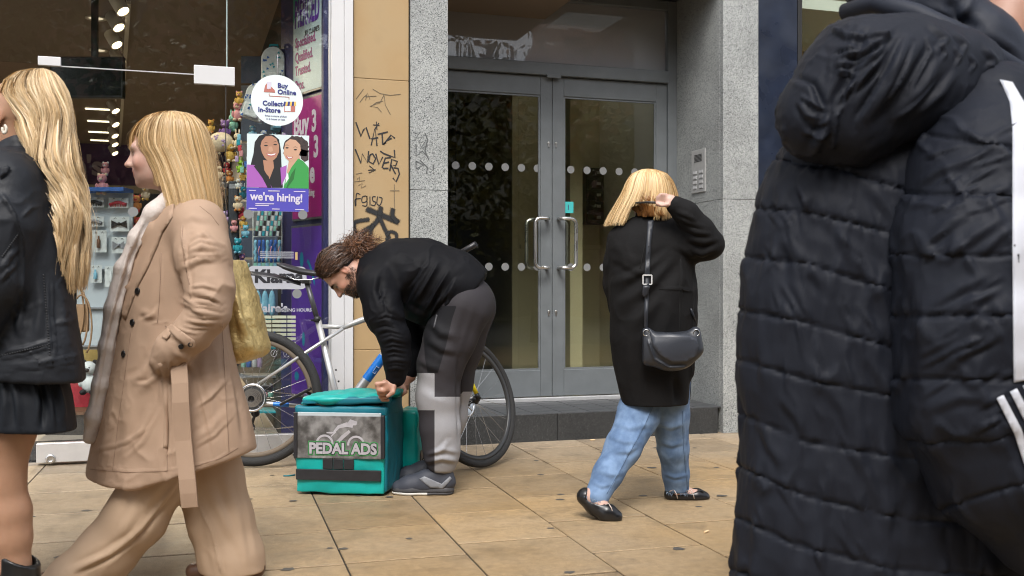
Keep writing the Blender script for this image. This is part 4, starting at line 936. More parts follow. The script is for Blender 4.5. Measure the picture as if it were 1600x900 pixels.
for pts in ([(397,606),(430,613),(470,617),(538,618)], [(392,668),(420,671),(456,667),(538,664)]):
    A = [B(*bp(x,y,-.05)) for x,y in pts]; seq = []
    for i in range(len(A)-1):
        n = max(2,int((A[i+1]-A[i]).length/.0127)); seq += [A[i].lerp(A[i+1],k/n) for k in range(n)]
    m = MB()
    for k, p in enumerate(seq): m.box(p-Vector((.0052,.002 if k % 2 else .0035,.0032)), p+Vector((.0052,.002 if k % 2 else .0035,.0032)))
    tag(m.build('chain', M_chrome, bike), kind='stuff')
m = MB(); m.tube([B(*bp(396,628,-.055)), B(*bp(399,645,-.055)), B(*bp(392,668,-.05))], [.012,.009,.008], 8); m.build('derailleur', M_blkm, bike)
ring(B(*bp(392,668,-.05)), .006, .024, .004, 'jockey_wheel', M_blkm, 11); ring(B(*bp(399,645,-.05)), .006, .024, .004, 'jockey_wheel', M_blkm, 11)
m = MB(); m.tube([B(*bp(428,577,-.03)), B(*bp(437,590,-.03)), B(*bp(447,625,-.04)), B(*bp(405,628,-.06))], .0025, 6); m.build('brake_hose', M_blkm, bike)
m = MB(); m.box((-.03,-.02,-.02),(.03,.02,.02)); m.build('brake_caliper', M_blkm, bike, .005, loc=B(*bp(417,607,.06)))
m = MB(); m.box((-.02,-.02,-.035),(.02,.02,.035)); m.build('brake_caliper', M_blkm, bike, .005, loc=fc+axf*-.06+Vector((-.03,-.02,.04)))
m = MB(); m.ball(fc+Vector((-.10,-.12,-.25)), .011, 8, 6); m.build('valve_cap', M_yelp, front)
for p in (bp(520,578),bp(524,596)): m = MB(); m.ball(B(p[0]+5,p[1],p[2]-.0), .006, 8, 5); m.build('bottle_bolt', M_blkm, bike)
# ================================================================== DELIVERY BAG
G = Fr(535, 4.97)
def value_noise(P, s, seed=0):
    Q = np.asarray(P, dtype=np.float64)*s; i = np.floor(Q).astype(np.int64); f = Q-i; f = f*f*(3-2*f); out = 0
    for dx in (0,1):
        for dy in (0,1):
            for dz in (0,1):
                h = (i[...,0]+dx)*374761393 + (i[...,1]+dy)*668265263 + (i[...,2]+dz)*1274126177 + seed*974634
                h = (h ^ (h >> 13))*1103515245; h = (h ^ (h >> 16)) & 0xffff
                wgt = (f[...,0] if dx else 1-f[...,0])*(f[...,1] if dy else 1-f[...,1])*(f[...,2] if dz else 1-f[...,2]); out = out + wgt*(h/65535.0)
    return out-.5
def fbm(P, s, o=4, seed=0):
    r = 0; a = 1
    for k in range(o): r = r + a*value_noise(P, s*2**k, seed+k); a *= .5
    return r
def soft_box(lo, hi, bev, cuts, amp, scale, seed, puff=0.0, M=None, ridged=False):
    m = MB(); m.box(lo, hi); bm = bmesh.new(); me = m.mesh('t'); bm.from_mesh(me); bpy.data.meshes.remove(me)
    bmesh.ops.bevel(bm, geom=list(bm.edges), offset=bev, segments=3, profile=.5, affect='EDGES')
    big = [e for e in bm.edges if e.calc_length() > bev*3]
    bmesh.ops.subdivide_edges(bm, edges=big, cuts=cuts, use_grid_fill=True)
    bm.normal_update(); bm.verts.ensure_lookup_table()
    V = np.array([v.co[:] for v in bm.verts]); N = np.array([v.normal[:] for v in bm.verts])
    c = (np.array(lo)+np.array(hi))/2; hs_ = (np.array(hi)-np.array(lo))/2; q = np.clip((V-c)/hs_, -1, 1)
    nz = fbm(V, scale, 4, seed)
    if ridged: nz = .3-np.abs(nz)*1.6
    pf = puff*np.prod(1-np.abs(q)**2*(np.abs(N) < .6), axis=1)
    V = V + N*(nz*amp + pf)[:,None]
    for v, co in zip(bm.verts, V): v.co = co
    me = bpy.data.meshes.new('soft'); bm.to_mesh(me); bm.free(); me.polygons.foreach_set('use_smooth', [True]*len(me.polygons))
    if M is not None: me.transform(M)
    return me
bag = G.root('delivery_bag', 'turquoise insulated delivery box bag with an advert panel standing on the slabs', 'bag')
M_turq = mat('turquoise_vinyl', (.0,.33,.30), .42, var=.16, vscale=9, bump=.25, bscale=28, bdist=.006, rvar=.12, fold=(9,.4,.02,(1,1,1))); M_dteal = mat('deep_teal_nylon', (.0,.14,.19), .52, var=.16, vscale=9, bump=.25, bscale=30, bdist=.006, fold=(9,.45,.02,(1,1,.7))); M_refl = mat('dark_reflective', (.022,.022,.025), .35, var=.2, vscale=40)
M_blkp = MATS.get('black_print') or mat('black_print', (.015,.015,.02), .6)
XL, XR_ = G(461,772).x, G(607,772).x; BW = XR_-XL; BD = .36; ZTp = G(535,643).z; rot_b = Matrix.Rotation(R(-7), 4, 'Z')
MBg = Matrix.Translation((XL,0,0)) @ rot_b
def bagpart(me, name, material, parent=bag): me.materials.append(material); return link(name, me, None, parent)
bagpart(soft_box((.004,.006,.012),(BW,BD,ZTp), .014, 18, .012, 8, 3, .006, MBg), 'body', M_dteal)
bagpart(soft_box((.010,-.010,.012),(BW-.012,.02,ZTp-.06), .006, 18, .010, 11, 5, .004, MBg), 'front_face', M_turq)
bagpart(soft_box((.012,-.004,ZTp-.06),(BW-.01,.03,ZTp-.012), .008, 10, .006, 18, 6, .003, MBg), 'top_band', M_turq)
# rear section standing out to the side
bagpart(soft_box((BW-.03,BD-.0,.02),(BW+.075,BD+.16,ZTp-.03), .022, 16, .018, 9, 7, .006, MBg), 'rear_panel', M_turq)
bagpart(soft_box((BW+.06,BD+.04,.06),(BW+.082,BD+.12,.16), .006, 4, .003, 9, 7, .0, MBg), 'rear_strap', M_refl)
# collar round the opening and the half-open lid
bagpart(soft_box((.0,.0,ZTp-.02),(BW+.002,.045,ZTp+.028), .012, 14, .008, 14, 8, .003, MBg), 'collar', M_dteal)
bagpart(soft_box((.0,.06,ZTp-.03),(.05,BD,ZTp+.045), .014, 8, .014, 12, 9, .003, MBg), 'collar', M_turq); bagpart(soft_box((BW-.045,.05,ZTp-.03),(BW,BD,ZTp+.050), .014, 8, .014, 12, 10, .003, MBg), 'collar', M_dteal)
bagpart(soft_box((.04,BD-.05,ZTp-.03),(BW-.04,BD,ZTp+.05), .012, 8, .008, 12, 10, .003, MBg), 'collar', M_dteal)
bagpart(soft_box((.055,.05,ZTp-.05),(BW-.05,BD-.04,ZTp-.02), .01, 4, .004, 12, 11, 0, MBg), 'inner_lining', mat('dark_lining', (.02,.02,.022), .6))
Ml = MBg @ Matrix.Translation((.035,.004,ZTp+.046)) @ Matrix.Rotation(R(1.0), 4, 'X') @ Matrix.Rotation(R(-2), 4, 'Y')
bagpart(soft_box((0,0,0),(BW-.02,BD*.92,.020), .009, 22, .030, 9, 12, .010, Ml), 'lid', M_turq)
bagpart(soft_box((-.004,-.008,-.012),(BW-.016,.03,.016), .008, 14, .008, 12, 13, 0, Ml), 'lid_edge', M_dteal)
zm = MB()
for k in range(46): q = MBg @ Vector((.03+k*.0045,.01,ZTp+.034-.00018*k*(k-20)*.3)); zm.box(q-Vector((.0012,.004,.002)), q+Vector((.0012,.004,.002)))
tag(zm.build('zip', M_chrome, bag), kind='stuff')
def frontpanel(x0, y0, x1, y1, d0, d1, name, material, bev=.002, parent=bag):
    a = G(x0,y0); b = G(x1,y1); m = MB(); m.box((a.x-XL,d0,b.z),(b.x-XL,d1,a.z)); me = m.mesh(name, bev); me.transform(MBg); me.materials.append(material); return link(name, me, None, parent)
M_adp = mat('ad_print', (.10,.095,.09), .25, var=.5, vscale=16, coat=.3, color2=(.19,.185,.18), bump=.3, bscale=9, bstretch=(3,1,.6), bdist=.01); M_white2 = mat('ad_white', (.40,.385,.41), .4, var=.2, vscale=30); M_grn2 = mat('ad_green', (.05,.25,.07), .4)
frontpanel(466,648,601,714,-.0225,-.010,'advert_panel', M_adp); frontpanel(461.5,643,467.5,714,-.030,-.009,'panel_edge', M_refl,.004); frontpanel(600,646,606,713,-.030,-.009,'panel_edge', M_refl,.004)
frontpanel(467,643,600,648.5,-.020,-.0085,'panel_header', mat('clear_edge', (.45,.5,.52), .2),.002)
frontpanel(464.5,731.5,600,748,-.022,-.008,'reflective_strip', M_refl)
for k in range(3): frontpanel(507.5+k*16.8,714.5,523.5+k*16.8,730.5,-.022,-.008,'fastener_tab', M_refl)
def onpanel(x, y, d=-.024): a = G(x,y); return MBg @ Vector((a.x-XL, d, a.z))
def text_on(body, size, material, x, y, d, bold, sx=1.0):
    me = text_mesh(body, size, .0004, bold, 'LEFT', sx); me.transform(Matrix.Translation(onpanel(x,y,d)) @ rot_b); me.materials.append(material); return link('lettering', me, None, bag)
text_on('PEDAL ADS', .071, M_grn2, 486, 706, -.0235, .0105, .93); text_on('PEDAL ADS', .071, M_blkp, 486, 706, -.0242, .0062, .93); text_on('PEDAL ADS', .071, M_white2, 486, 706, -.0250, .003, .93)
def rib(pts, wd_, name, material, d=-.0232, parent=bag):
    P = [onpanel(x,y,d) for x,y in pts]; m = MB(); vs = []
    for i, p in enumerate(P):
        t = (P[min(i+1,len(P)-1)]-P[max(i-1,0)]).normalized(); nn = Vector((-t.z,0,t.x)); w_ = wd_ if not hasattr(wd_,'__len__') else wd_[i]; vs += [p+nn*w_/2, p-nn*w_/2]
    m.add(vs, [(2*i,2*i+1,2*i+3,2*i+2) for i in range(len(P)-1)]); return m.build(name, material, parent)
for (cx, cy) in ((511,691),(561,692)): rib([(cx+12.5*math.cos(a), cy-12.5*math.sin(a)) for a in np.linspace(-.1, math.pi+.1, 20)], .010, 'wheel_print', M_white2)
rib([(531,689),(540,680),(551,671)], [.016,.018,.014], 'leg_print', M_white2); rib([(526,673),(533,665),(546,661),(556,663)], [.010,.016,.022,.018], 'torso_print', M_white2); rib([(514,674),(522,674),(528,673),(521,680)], [.006,.009,.010,.005], 'arm_print', M_white2)
rib([(546,663),(553,657.5),(562,659)], [.012,.030,.018], 'helmet_print', M_white2, -.0234); m = MB(); m.add([onpanel(532+6*math.cos(a),655-5*math.sin(a),-.0232) for a in np.linspace(0,6.2,18)], [tuple(range(18))]); m.build('head_print', mat('ad_grey', (.20,.19,.19), .3), bag)
# loose strap ends
m = MB(); m.tube([G(461,742,.02), G(450,743.5,.0), G(443,743.5,-.01)], .004, 6); m.build('strap_end', M_dteal, bag)
m = MB(); m.tube([G(463,690,.0), G(460,676,-.01), G(462,662,-.01), G(466,650,-.0)], .003, 6); m.build('purple_cord', mat('cord_purple', (.10,.05,.25), .6), bag)
# ================================================================== GRAFFITI on pilaster and granite
M_mark = mat('marker_black', (.02,.02,.022), .7); M_pencil = mat('pencil_grey', (.13,.105,.07), .8); M_spray = None
def stroke_px(root, pts, wpx, material, Y, off, name):
    P = [onY(x, y, Y)-root.location for x, y in pts]; w_ = wpx*6.3/F; vs = []
    for i, p in enumerate(P):
        t = (P[min(i+1,len(P)-1)]-P[max(i-1,0)]).normalized(); nn = Vector((-t.z,0,t.x)); vs += [(p.x+nn.x*w_/2, off, p.z+nn.z*w_/2), (p.x-nn.x*w_/2, off, p.z-nn.z*w_/2)]
    m = MB(); m.add(vs, [(2*i,2*i+1,2*i+3,2*i+2) for i in range(len(P)-1)]); o = m.build(name, material, root); return o
def smooth_path(p, k=6):
    if len(p) < 3: return p
    out = []
    for i in range(len(p)-1):
        p0, p1, p2, p3 = p[max(i-1,0)], p[i], p[i+1], p[min(i+2,len(p)-1)]
        for j in range(k):
            t = j/k; out.append(tuple(.5*((2*p1[d])+(-p0[d]+p2[d])*t+(2*p0[d]-5*p1[d]+4*p2[d]-p3[d])*t*t+(-p0[d]+3*p1[d]-3*p2[d]+p3[d])*t**3) for d in (0,1)))
    return out+[p[-1]]
YP = YF-.0135
def graffiti(name, label, strokes, wpx, material, Y=YP, curve=False):
    x, y = strokes[0][0]; c = onY(x, y, Y); t = tag(empty(name, c), label, 'graffiti')
    for k, s in enumerate(strokes): stroke_px(t, smooth_path(s) if curve else s, wpx, material, Y, -.0006-.0001*(k % 5), 'marker_stroke')
    return t
graffiti('graffiti_tag', 'black marker words in large capitals on the tan pilaster', [[(556,191),(564,213),(568,203),(572,199),(578,217)],[(580,227),(586,199),(589,228)],[(580,217),(591,215)],[(590,210),(606,206)],[(597,209),(598,226)],[(603,223),(599,226),(611,211),(617,216)],[(603,220),(612,216)],[(594,236),(600,240),(608,243),(617,246),(616,234)],[(555,233),(564,255),(566,240),(574,254),(576,236)],[(578,242),(576,252),(583,256),(587,248),(582,240),(578,242)],[(587,240),(592,257),(598,245)],[(597,262),(602,247),(611,246)],[(600,255),(608,253)],[(598,263),(607,263)],[(609,267),(612,249),(621,252),(618,259),(611,258),(618,272)],[(615,262),(622,263),(624,272),(619,284),(614,278)]], 2.3, M_mark)
graffiti('graffiti_star', 'small black star and arrow marks around the tag on the pilaster', [[(583,195),(593,196)],[(588,190),(589,203)],[(585,203),(592,192)],[(577,259),(586,266),(576,270)],[(575,266),(587,265)]], 1.5, M_mark)
graffiti('graffiti_scribble', 'thin brown scratched tag high on the tan pilaster', [[(556,155),(562,147),(568,139)],[(562,160),(568,152),(573,148)],[(571,157),(574,145),(578,155)],[(571,151),(588,150)],[(582,139),(594,146),(610,149),(626,147)],[(600,148),(594,160),(578,166),(590,168),(596,175)],[(600,149),(602,164),(610,179)],[(580,166),(588,160),(598,158)]], .9, M_pencil)
graffiti('graffiti_word', 'looping black handwriting above the sprayed figure', [[(563,304),(557,303),(556,322),(555,312),(564,310)],[(572,306),(566,308),(566,316),(573,314),(573,306),(573,321),(566,321)],[(578,307),(578,321)],[(587,307),(582,308),(583,314),(587,316),(585,321),(580,320)],[(590,307),(589,318),(594,320),(597,310),(592,308)]], 1.5, M_mark, curve=True)
graffiti('graffiti_numbers', 'faint pencilled numbers low on the tan pilaster', [[(556,272),(566,270)],[(558,280),(562,276),(561,283)],[(554,284),(570,282)],[(560,290),(566,286),(564,294),(572,290)],[(616,288),(616,328)],[(609,298),(624,298)]], .9, M_pencil)
graffiti('granite_graffiti', 'smeared grey marker tag on the granite pier', [[(648,209),(656,207),(650,216),(660,214),(654,222),(664,222),(657,232),(668,228)],[(650,226),(650,244),(660,236),(667,244)],[(650,252),(650,264),(662,258),(650,252)],[(656,250),(668,262),(666,272)],[(664,208),(668,218),(664,236),(670,250)],[(677,257),(677,266)],[(676,270),(678,271)]], 2.2, mat('marker_grey', (.10,.105,.105), .7), YF-.0006)
# sprayed figure with soft edges
def spray_mat():
    m = bpy.data.materials.new('spray_paint'); m.use_nodes = True; n = m.node_tree.nodes; l = m.node_tree.links; b = n['Principled BSDF']; b.inputs['Base Color'].default_value = (.015,.015,.016,1); b.inputs['Roughness'].default_value = .7
    a = n.new('ShaderNodeAttribute'); a.attribute_name = 'edge'; no = n.new('ShaderNodeTexNoise'); no.inputs['Scale'].default_value = 260; tc = n.new('ShaderNodeTexCoord'); l.new(tc.outputs['Object'], no.inputs['Vector'])
    ad = n.new('ShaderNodeMath'); ad.operation = 'ADD'; l.new(a.outputs['Fac'], ad.inputs[0]); l.new(no.outputs['Fac'], ad.inputs[1])
    mr = n.new('ShaderNodeMapRange'); mr.inputs[1].default_value = .55; mr.inputs[2].default_value = 1.05; l.new(ad.outputs[0], mr.inputs[0]); l.new(mr.outputs[0], b.inputs['Alpha']); return m
M_spray = spray_mat()
sp_root = tag(empty('spray_graffiti', onY(590, 350, YP)), 'fuzzy black spray-painted figure low on the tan pilaster', 'graffiti')
def spray(pts, wpx, k):
    pts = smooth_path(pts); P = [onY(x,y,YP)-sp_root.location for x,y in pts]; w_ = wpx*6.3/F; off = (-1,-.55,0,.55,1); al = (0,.45,1,.45,0); vs = []; at = []
    P = [P[0]+(P[0]-P[1]).normalized()*w_*.4]+P+[P[-1]+(P[-1]-P[-2]).normalized()*w_*.4]
    for i, p in enumerate(P):
        t = (P[min(i+1,len(P)-1)]-P[max(i-1,0)]).normalized(); nn = Vector((-t.z,0,t.x)); end = 0 if i in (0, len(P)-1) else 1
        for o_, a_ in zip(off, al): vs.append((p.x+nn.x*o_*w_*.75, -.0008-.00025*k, p.z+nn.z*o_*w_*.75)); at.append(a_*end)
    m = MB(); m.add(vs, [(5*i+j,5*i+j+1,5*i+5+j+1,5*i+5+j) for i in range(len(P)-1) for j in range(4)]); o = m.build('spray_stroke', M_spray, sp_root)
    ca = o.data.attributes.new('edge', 'FLOAT', 'POINT'); ca.data.foreach_set('value', at)
for k, (pts, w_) in enumerate((([(574,327),(596,336),(622,347)],8),([(595,324),(592,340),(583,352),(570,360),(556,370)],7),([(592,338),(600,355),(608,372)],6),([(614,327),(613,337),(620,347)],7),([(576,343),(558,346),(553,352),(556,368)],6),([(583,352),(579,362),(578,378)],6),([(604,368),(610,362),(619,366),(618,378),(608,380),(604,372)],5),([(606,378),(598,384),(590,390)],6))): spray(pts, w_, k)
# ================================================================== BODY TOOLKIT: distance fields -> continuous surfaces
from mathutils.bvhtree import BVHTree
from mathutils.geometry import delaunay_2d_cdt
class Vol:
    def __init__(s, lo, hi, h):
        s.lo = np.array(lo, float); s.h = h; n = np.ceil((np.array(hi)-s.lo)/h).astype(int)+1
        s.ax = [(s.lo[i]+h*np.arange(n[i])).astype(np.float32) for i in range(3)]; s.D = np.full(n, .3, np.float32); s.kx = 0.0
    def sl(s, lo, hi):
        r = []
        for i in range(3):
            a = int(np.clip(np.floor((lo[i]-s.lo[i])/s.h), 0, len(s.ax[i])-1)); b = int(np.clip(np.ceil((hi[i]-s.lo[i])/s.h)+1, a+1, len(s.ax[i]))); r.append(slice(a, b))
        return tuple(r)
    def grid(s, q): return s.ax[0][q[0]][:,None,None], s.ax[1][q[1]][None,:,None], s.ax[2][q[2]][None,None,:]
    def smin(s, q, d, k):
        A = s.D[q]
        if k <= 0: s.D[q] = np.minimum(A, d); return
        hh = np.maximum(k-np.abs(A-d), 0)/k; s.D[q] = np.minimum(A, d)-hh*hh*k*.25
    def smax(s, q, d, k):
        A = s.D[q]; hh = np.maximum(k-np.abs(A-d), 0)/max(k,1e-6); s.D[q] = np.maximum(A, d)+hh*hh*k*.25
    def cap(s, a, b, ra, rb, k=.02, wide=(1,1,1), sub=False):
        a = np.array(a, float); b = np.array(b, float); w_ = np.array(wide, float); m = max(ra,rb)*w_+k+.03
        q = s.sl(np.minimum(a,b)-m, np.maximum(a,b)+m); X, Y, Z = s.grid(q)
        ab = (b-a)/w_; L = max(float(ab@ab), 1e-9); px, py, pz = (X-a[0])/w_[0], (Y-a[1])/w_[1], (Z-a[2])/w_[2]
        t = np.clip((px*ab[0]+py*ab[1]+pz*ab[2])/L, 0, 1)
        d = np.sqrt((px-t*ab[0])**2+(py-t*ab[1])**2+(pz-t*ab[2])**2)-(ra+(rb-ra)*t)
        if sub: s.smax(q, -d, k)
        else: s.smin(q, d.astype(np.float32), k)
        return s
    def chain(s, nodes, k=.02, wide=(1,1,1)):
        for (p, r), (p2, r2) in zip(nodes[:-1], nodes[1:]): s.cap(p, p2, r, r2, k, wide)
        return s
    def ell(s, c, rad, Rm=None, k=.02, sub=False):
        c = np.array(c, float); m = max(rad)+k+.03; q = s.sl(c-m, c+m); X, Y, Z = s.grid(q); X, Y, Z = X-c[0], Y-c[1], Z-c[2]
        if Rm is not None: e = [Rm[i][0]*X+Rm[i][1]*Y+Rm[i][2]*Z for i in range(3)]
        else: e = [X+0*Y+0*Z, Y+0*X+0*Z, Z+0*X+0*Y]
        k0 = np.sqrt(sum((e[i]/rad[i])**2 for i in range(3)))+1e-6; k1 = np.sqrt(sum((e[i]/rad[i]**2)**2 for i in range(3)))+1e-6
        d = (k0*(k0-1)/k1).astype(np.float32)
        if sub: s.smax(q, -d, k)
        else: s.smin(q, d, k)
        return s
    def loft(s, rows, k=.02, pad=.06):
        """rows: (z, cx, cy, a, b[, n]) stacked ellipses"""
        rows = sorted(rows); A = np.array([[r[0],r[1],r[2],r[3],r[4],r[5] if len(r) > 5 else 2.2] for r in rows]); z0, z1 = A[0,0], A[-1,0]
        sh = abs(s.kx)*max(A[:,4]); lo = (min(A[:,1]-A[:,3])-pad-sh, min(A[:,2]-A[:,4])-pad, z0-pad); hi = (max(A[:,1]+A[:,3])+pad+sh, max(A[:,2]+A[:,4])+pad, z1+pad)
        q = s.sl(lo, hi); X, Y, Z = s.grid(q); z = Z.ravel(); zf = np.linspace(z0, z1, 200); P = []
        for j in range(1,6):
            v = np.interp(zf, A[:,0], A[:,j]); ker = np.hanning(19); ker /= ker.sum(); v = np.convolve(np.pad(v, 9, mode='edge'), ker, 'valid'); P.append(np.interp(z, zf, v)[None,None,:])
        cx, cy, a, b, n = P
        g_ = (np.abs((X-cx-s.kx*(Y-cy))/a)**n+np.abs((Y-cy)/b)**n)**(1/n); d = (g_-1)*np.minimum(a,b)
        d = np.maximum(d, np.maximum(z0-Z, Z-z1)).astype(np.float32); s.smin(q, d, k); return s
    def cut(s, p, n, k=.004):
        X, Y, Z = s.grid((slice(None),)*3); n = np.array(n, float); n /= np.linalg.norm(n); d = ((X-p[0])*n[0]+(Y-p[1])*n[1]+(Z-p[2])*n[2]).astype(np.float32); s.smax((slice(None),)*3, d, k); return s
    def nets(s, smooth=2):
        D = s.D; ins = D < 0; ins[0] = ins[-1] = False; ins[:,0] = ins[:,-1] = False; ins[:,:,0] = ins[:,:,-1] = False; D = np.where(ins, D, np.maximum(D, 1e-5))
        n = np.array(D.shape)-1; cnt = np.zeros(n, np.int8); cs = [(a,b,c) for a in (0,1) for b in (0,1) for c in (0,1)]
        for a,b,c in cs: cnt += ins[a:a+n[0], b:b+n[1], c:c+n[2]]
        act = (cnt > 0) & (cnt < 8); idx = np.full(n, -1, np.int64); ijk = np.argwhere(act); idx[act] = np.arange(len(ijk))
        val = {c: D[ijk[:,0]+c[0], ijk[:,1]+c[1], ijk[:,2]+c[2]] for c in cs}; acc = np.zeros((len(ijk),3)); num = np.zeros(len(ijk))
        for c in cs:
            for ax_ in range(3):
                if c[ax_] == 0:
                    d = list(c); d[ax_] = 1; d = tuple(d); da, db = val[c], val[d]; cr = (da < 0) != (db < 0); t = np.where(cr, da/np.where(cr, da-db, 1), 0)
                    for j in range(3): acc[:,j] += cr*(c[j]+(t if j == ax_ else 0))
                    num += cr
        V = s.lo + s.h*(ijk+acc/num[:,None]); Q = []
        for ax_ in range(3):
            o = [j for j in range(3) if j != ax_]; a0 = [slice(None)]*3; a1 = [slice(None)]*3; a0[ax_] = slice(0,-1); a1[ax_] = slice(1,None)
            ch = ins[tuple(a0)] != ins[tuple(a1)]; e = np.argwhere(ch); e = e[(e[:,o[0]] > 0) & (e[:,o[1]] > 0) & (e[:,o[0]] < n[o[0]]) & (e[:,o[1]] < n[o[1]])]
            st = ins[e[:,0],e[:,1],e[:,2]]; c = []
            for (p_, q_) in ((1,1),(0,1),(0,0),(1,0)):
                f_ = e.copy(); f_[:,o[0]] -= p_; f_[:,o[1]] -= q_; c.append(idx[f_[:,0],f_[:,1],f_[:,2]])
            qd = np.stack(c,1); flip = st if ax_ != 1 else ~st
            qd[~flip] = qd[~flip][:,::-1]; Q.append(qd)
        Q = np.concatenate(Q); Q = Q[(Q >= 0).all(1)]; V = relax(V, Q, smooth); return V, Q
def relax(V, Q, it, lam=.5):
    if it <= 0: return V
    e = np.concatenate([Q[:,[0,1]],Q[:,[1,2]],Q[:,[2,3]],Q[:,[3,0]]]); n = len(V); deg = np.bincount(e[:,0], minlength=n)+np.bincount(e[:,1], minlength=n)
    for _ in range(it):
        A = np.stack([np.bincount(e[:,0], V[e[:,1],j], n)+np.bincount(e[:,1], V[e[:,0],j], n) for j in range(3)], 1)/np.maximum(deg,1)[:,None]; V = V+lam*(A-V)
    return V
def vnormals(V, Q):
    nf = np.cross(V[Q[:,2]]-V[Q[:,0]], V[Q[:,3]]-V[Q[:,1]]); n = len(V); N = np.zeros((n,3))
    for k in range(4):
        for j in range(3): N[:,j] += np.bincount(Q[:,k], nf[:,j], n)
    return N/np.maximum(np.linalg.norm(N,axis=1),1e-9)[:,None]
def strokes(fr, V, Q, lst, back=False):
    """press folds into cloth: every stroke runs along a line measured on the photograph"""
    N = vnormals(V, Q); P = fr.to_px(V); face = np.clip(-N[:,1]*2.2+.25, 0, 1) if not back else 1; disp = np.zeros(len(V))
    for st in lst:
        pts, w_, amp = st[0], st[1], st[2]; kind = st[3] if len(st) > 3 else 'r'; p = np.array(pts, float)
        bb = (P[:,0] > p[:,0].min()-3*w_) & (P[:,0] < p[:,0].max()+3*w_) & (P[:,1] > p[:,1].min()-3*w_) & (P[:,1] < p[:,1].max()+3*w_); ii = np.nonzero(bb)[0]
        if len(ii) == 0: continue
        best = np.full(len(ii), 1e9); sgn = np.zeros(len(ii)); tt = np.zeros(len(ii)); L = np.r_[0, np.cumsum(np.linalg.norm(np.diff(p,axis=0),axis=1))]
        for k in range(len(p)-1):
            a, b = p[k], p[k+1]; ab = b-a; t = np.clip(((P[ii]-a)@ab)/max(ab@ab,1e-9), 0, 1); dd = P[ii]-a-t[:,None]*ab; d = np.linalg.norm(dd,axis=1); m = d < best
            best = np.where(m, d, best); sgn = np.where(m, np.sign(ab[0]*dd[:,1]-ab[1]*dd[:,0]), sgn); tt = np.where(m, (L[k]+t*(L[k+1]-L[k]))/L[-1], tt)
        x = best/w_; tp = np.sin(np.pi*np.clip(tt,.02,.98))**.6
        if kind == 'f': pr = sgn*x*np.exp(-x*x)*1.8
        elif kind == 'F': pr = np.exp(-x*x)-.55*np.exp(-((sgn*x-1.5)**2)*1.6)
        elif kind == 's': pr = -np.exp(-(x*1.6)**2); tp = np.clip(np.minimum(tt,1-tt)*12,0,1)
        else: pr = np.exp(-x*x)
        disp[ii] += amp*pr*tp
    return V+N*(disp*face)[:,None]
def creases(V, Q, amp, scale, seed, stretch=(1,1,1), p=3.0):
    N = vnormals(V, Q); n = fbm(V*np.array(stretch), scale, 3, seed); r = np.clip(1-np.abs(n)*3.2, 0, 1)**p; gate = np.clip(fbm(V, scale*.35, 2, seed+9)*3+.35, 0, 1)
    return V+N*(amp*r*gate)[:,None]
def along(fr, vol): vol.kx = fr.u0/fr.Z0; return vol     # lean the stacked sections along the line of sight
def mesh_of(name, V, Q, material, parent, col=None):
    me = bpy.data.meshes.new(name); me.vertices.add(len(V)); me.vertices.foreach_set('co', np.asarray(V,np.float32).ravel()); k = Q.shape[1]
    me.loops.add(Q.size); me.loops.foreach_set('vertex_index', Q.astype(np.int32).ravel()); me.polygons.add(len(Q)); me.polygons.foreach_set('loop_start', np.arange(0,Q.size,k,dtype=np.int32)); me.polygons.foreach_set('loop_total', np.full(len(Q),k,dtype=np.int32))
    me.polygons.foreach_set('use_smooth', np.ones(len(Q),bool)); me.update(calc_edges=True)
    if col is not None:
        a = me.color_attributes.new('Col', 'FLOAT_COLOR', 'POINT'); a.data.foreach_set('color', np.c_[col,np.ones(len(col))].astype(np.float32).ravel())
    return link(name, me, material, parent)
def regions_mat(name, base, cols, rough):
    """cloth sewn from panels: region k shows colour k where its distance attribute is positive"""
    m = mat(name, base, rough, bump=.25, bscale=26, bdist=.005, spec=.25); n = m.node_tree.nodes; l = m.node_tree.links; src = None
    no = n.new('ShaderNodeTexNoise'); no.inputs['Scale'].default_value = 300; tc = n.new('ShaderNodeTexCoord'); l.new(tc.outputs['Object'], no.inputs['Vector']); mr = n.new('ShaderNodeMapRange'); mr.inputs[3].default_value = .85; mr.inputs[4].default_value = 1.15; l.new(no.outputs['Fac'], mr.inputs[0])
    for k, c_ in enumerate(cols):
        a = n.new('ShaderNodeAttribute'); a.attribute_name = 'region%d' % k; g_ = n.new('ShaderNodeMath'); g_.operation = 'GREATER_THAN'; g_.inputs[1].default_value = 0; l.new(a.outputs['Fac'], g_.inputs[0])
        x = n.new('ShaderNodeMix'); x.data_type = 'RGBA'; x.inputs[6].default_value = tuple(base)+(1,); x.inputs[7].default_value = tuple(c_)+(1,); l.new(g_.outputs[0], x.inputs[0])
        if src: l.new(src, x.inputs[6])
        src = x.outputs[2]
    sc_ = n.new('ShaderNodeVectorMath'); sc_.operation = 'SCALE'; l.new(src, sc_.inputs[0]); l.new(mr.outputs[0], sc_.inputs['Scale']); l.new(sc_.outputs[0], n['Principled BSDF'].inputs['Base Color']); return m
def set_regions(o, reg):
    for k, r in enumerate(reg): a = o.data.attributes.new('region%d' % k, 'FLOAT', 'POINT'); a.data.foreach_set('value', np.asarray(r,np.float32))
def bvh_of(V, Q): return BVHTree.FromPolygons([tuple(v) for v in V], [tuple(int(i) for i in q) for q in Q])
def bvh_objs(lst):
    VV, QQ, o = [], [], 0
    for V, Q in lst: VV.append(V); QQ.append(Q+o); o += len(V)
    return bvh_of(np.concatenate(VV), np.concatenate(QQ))
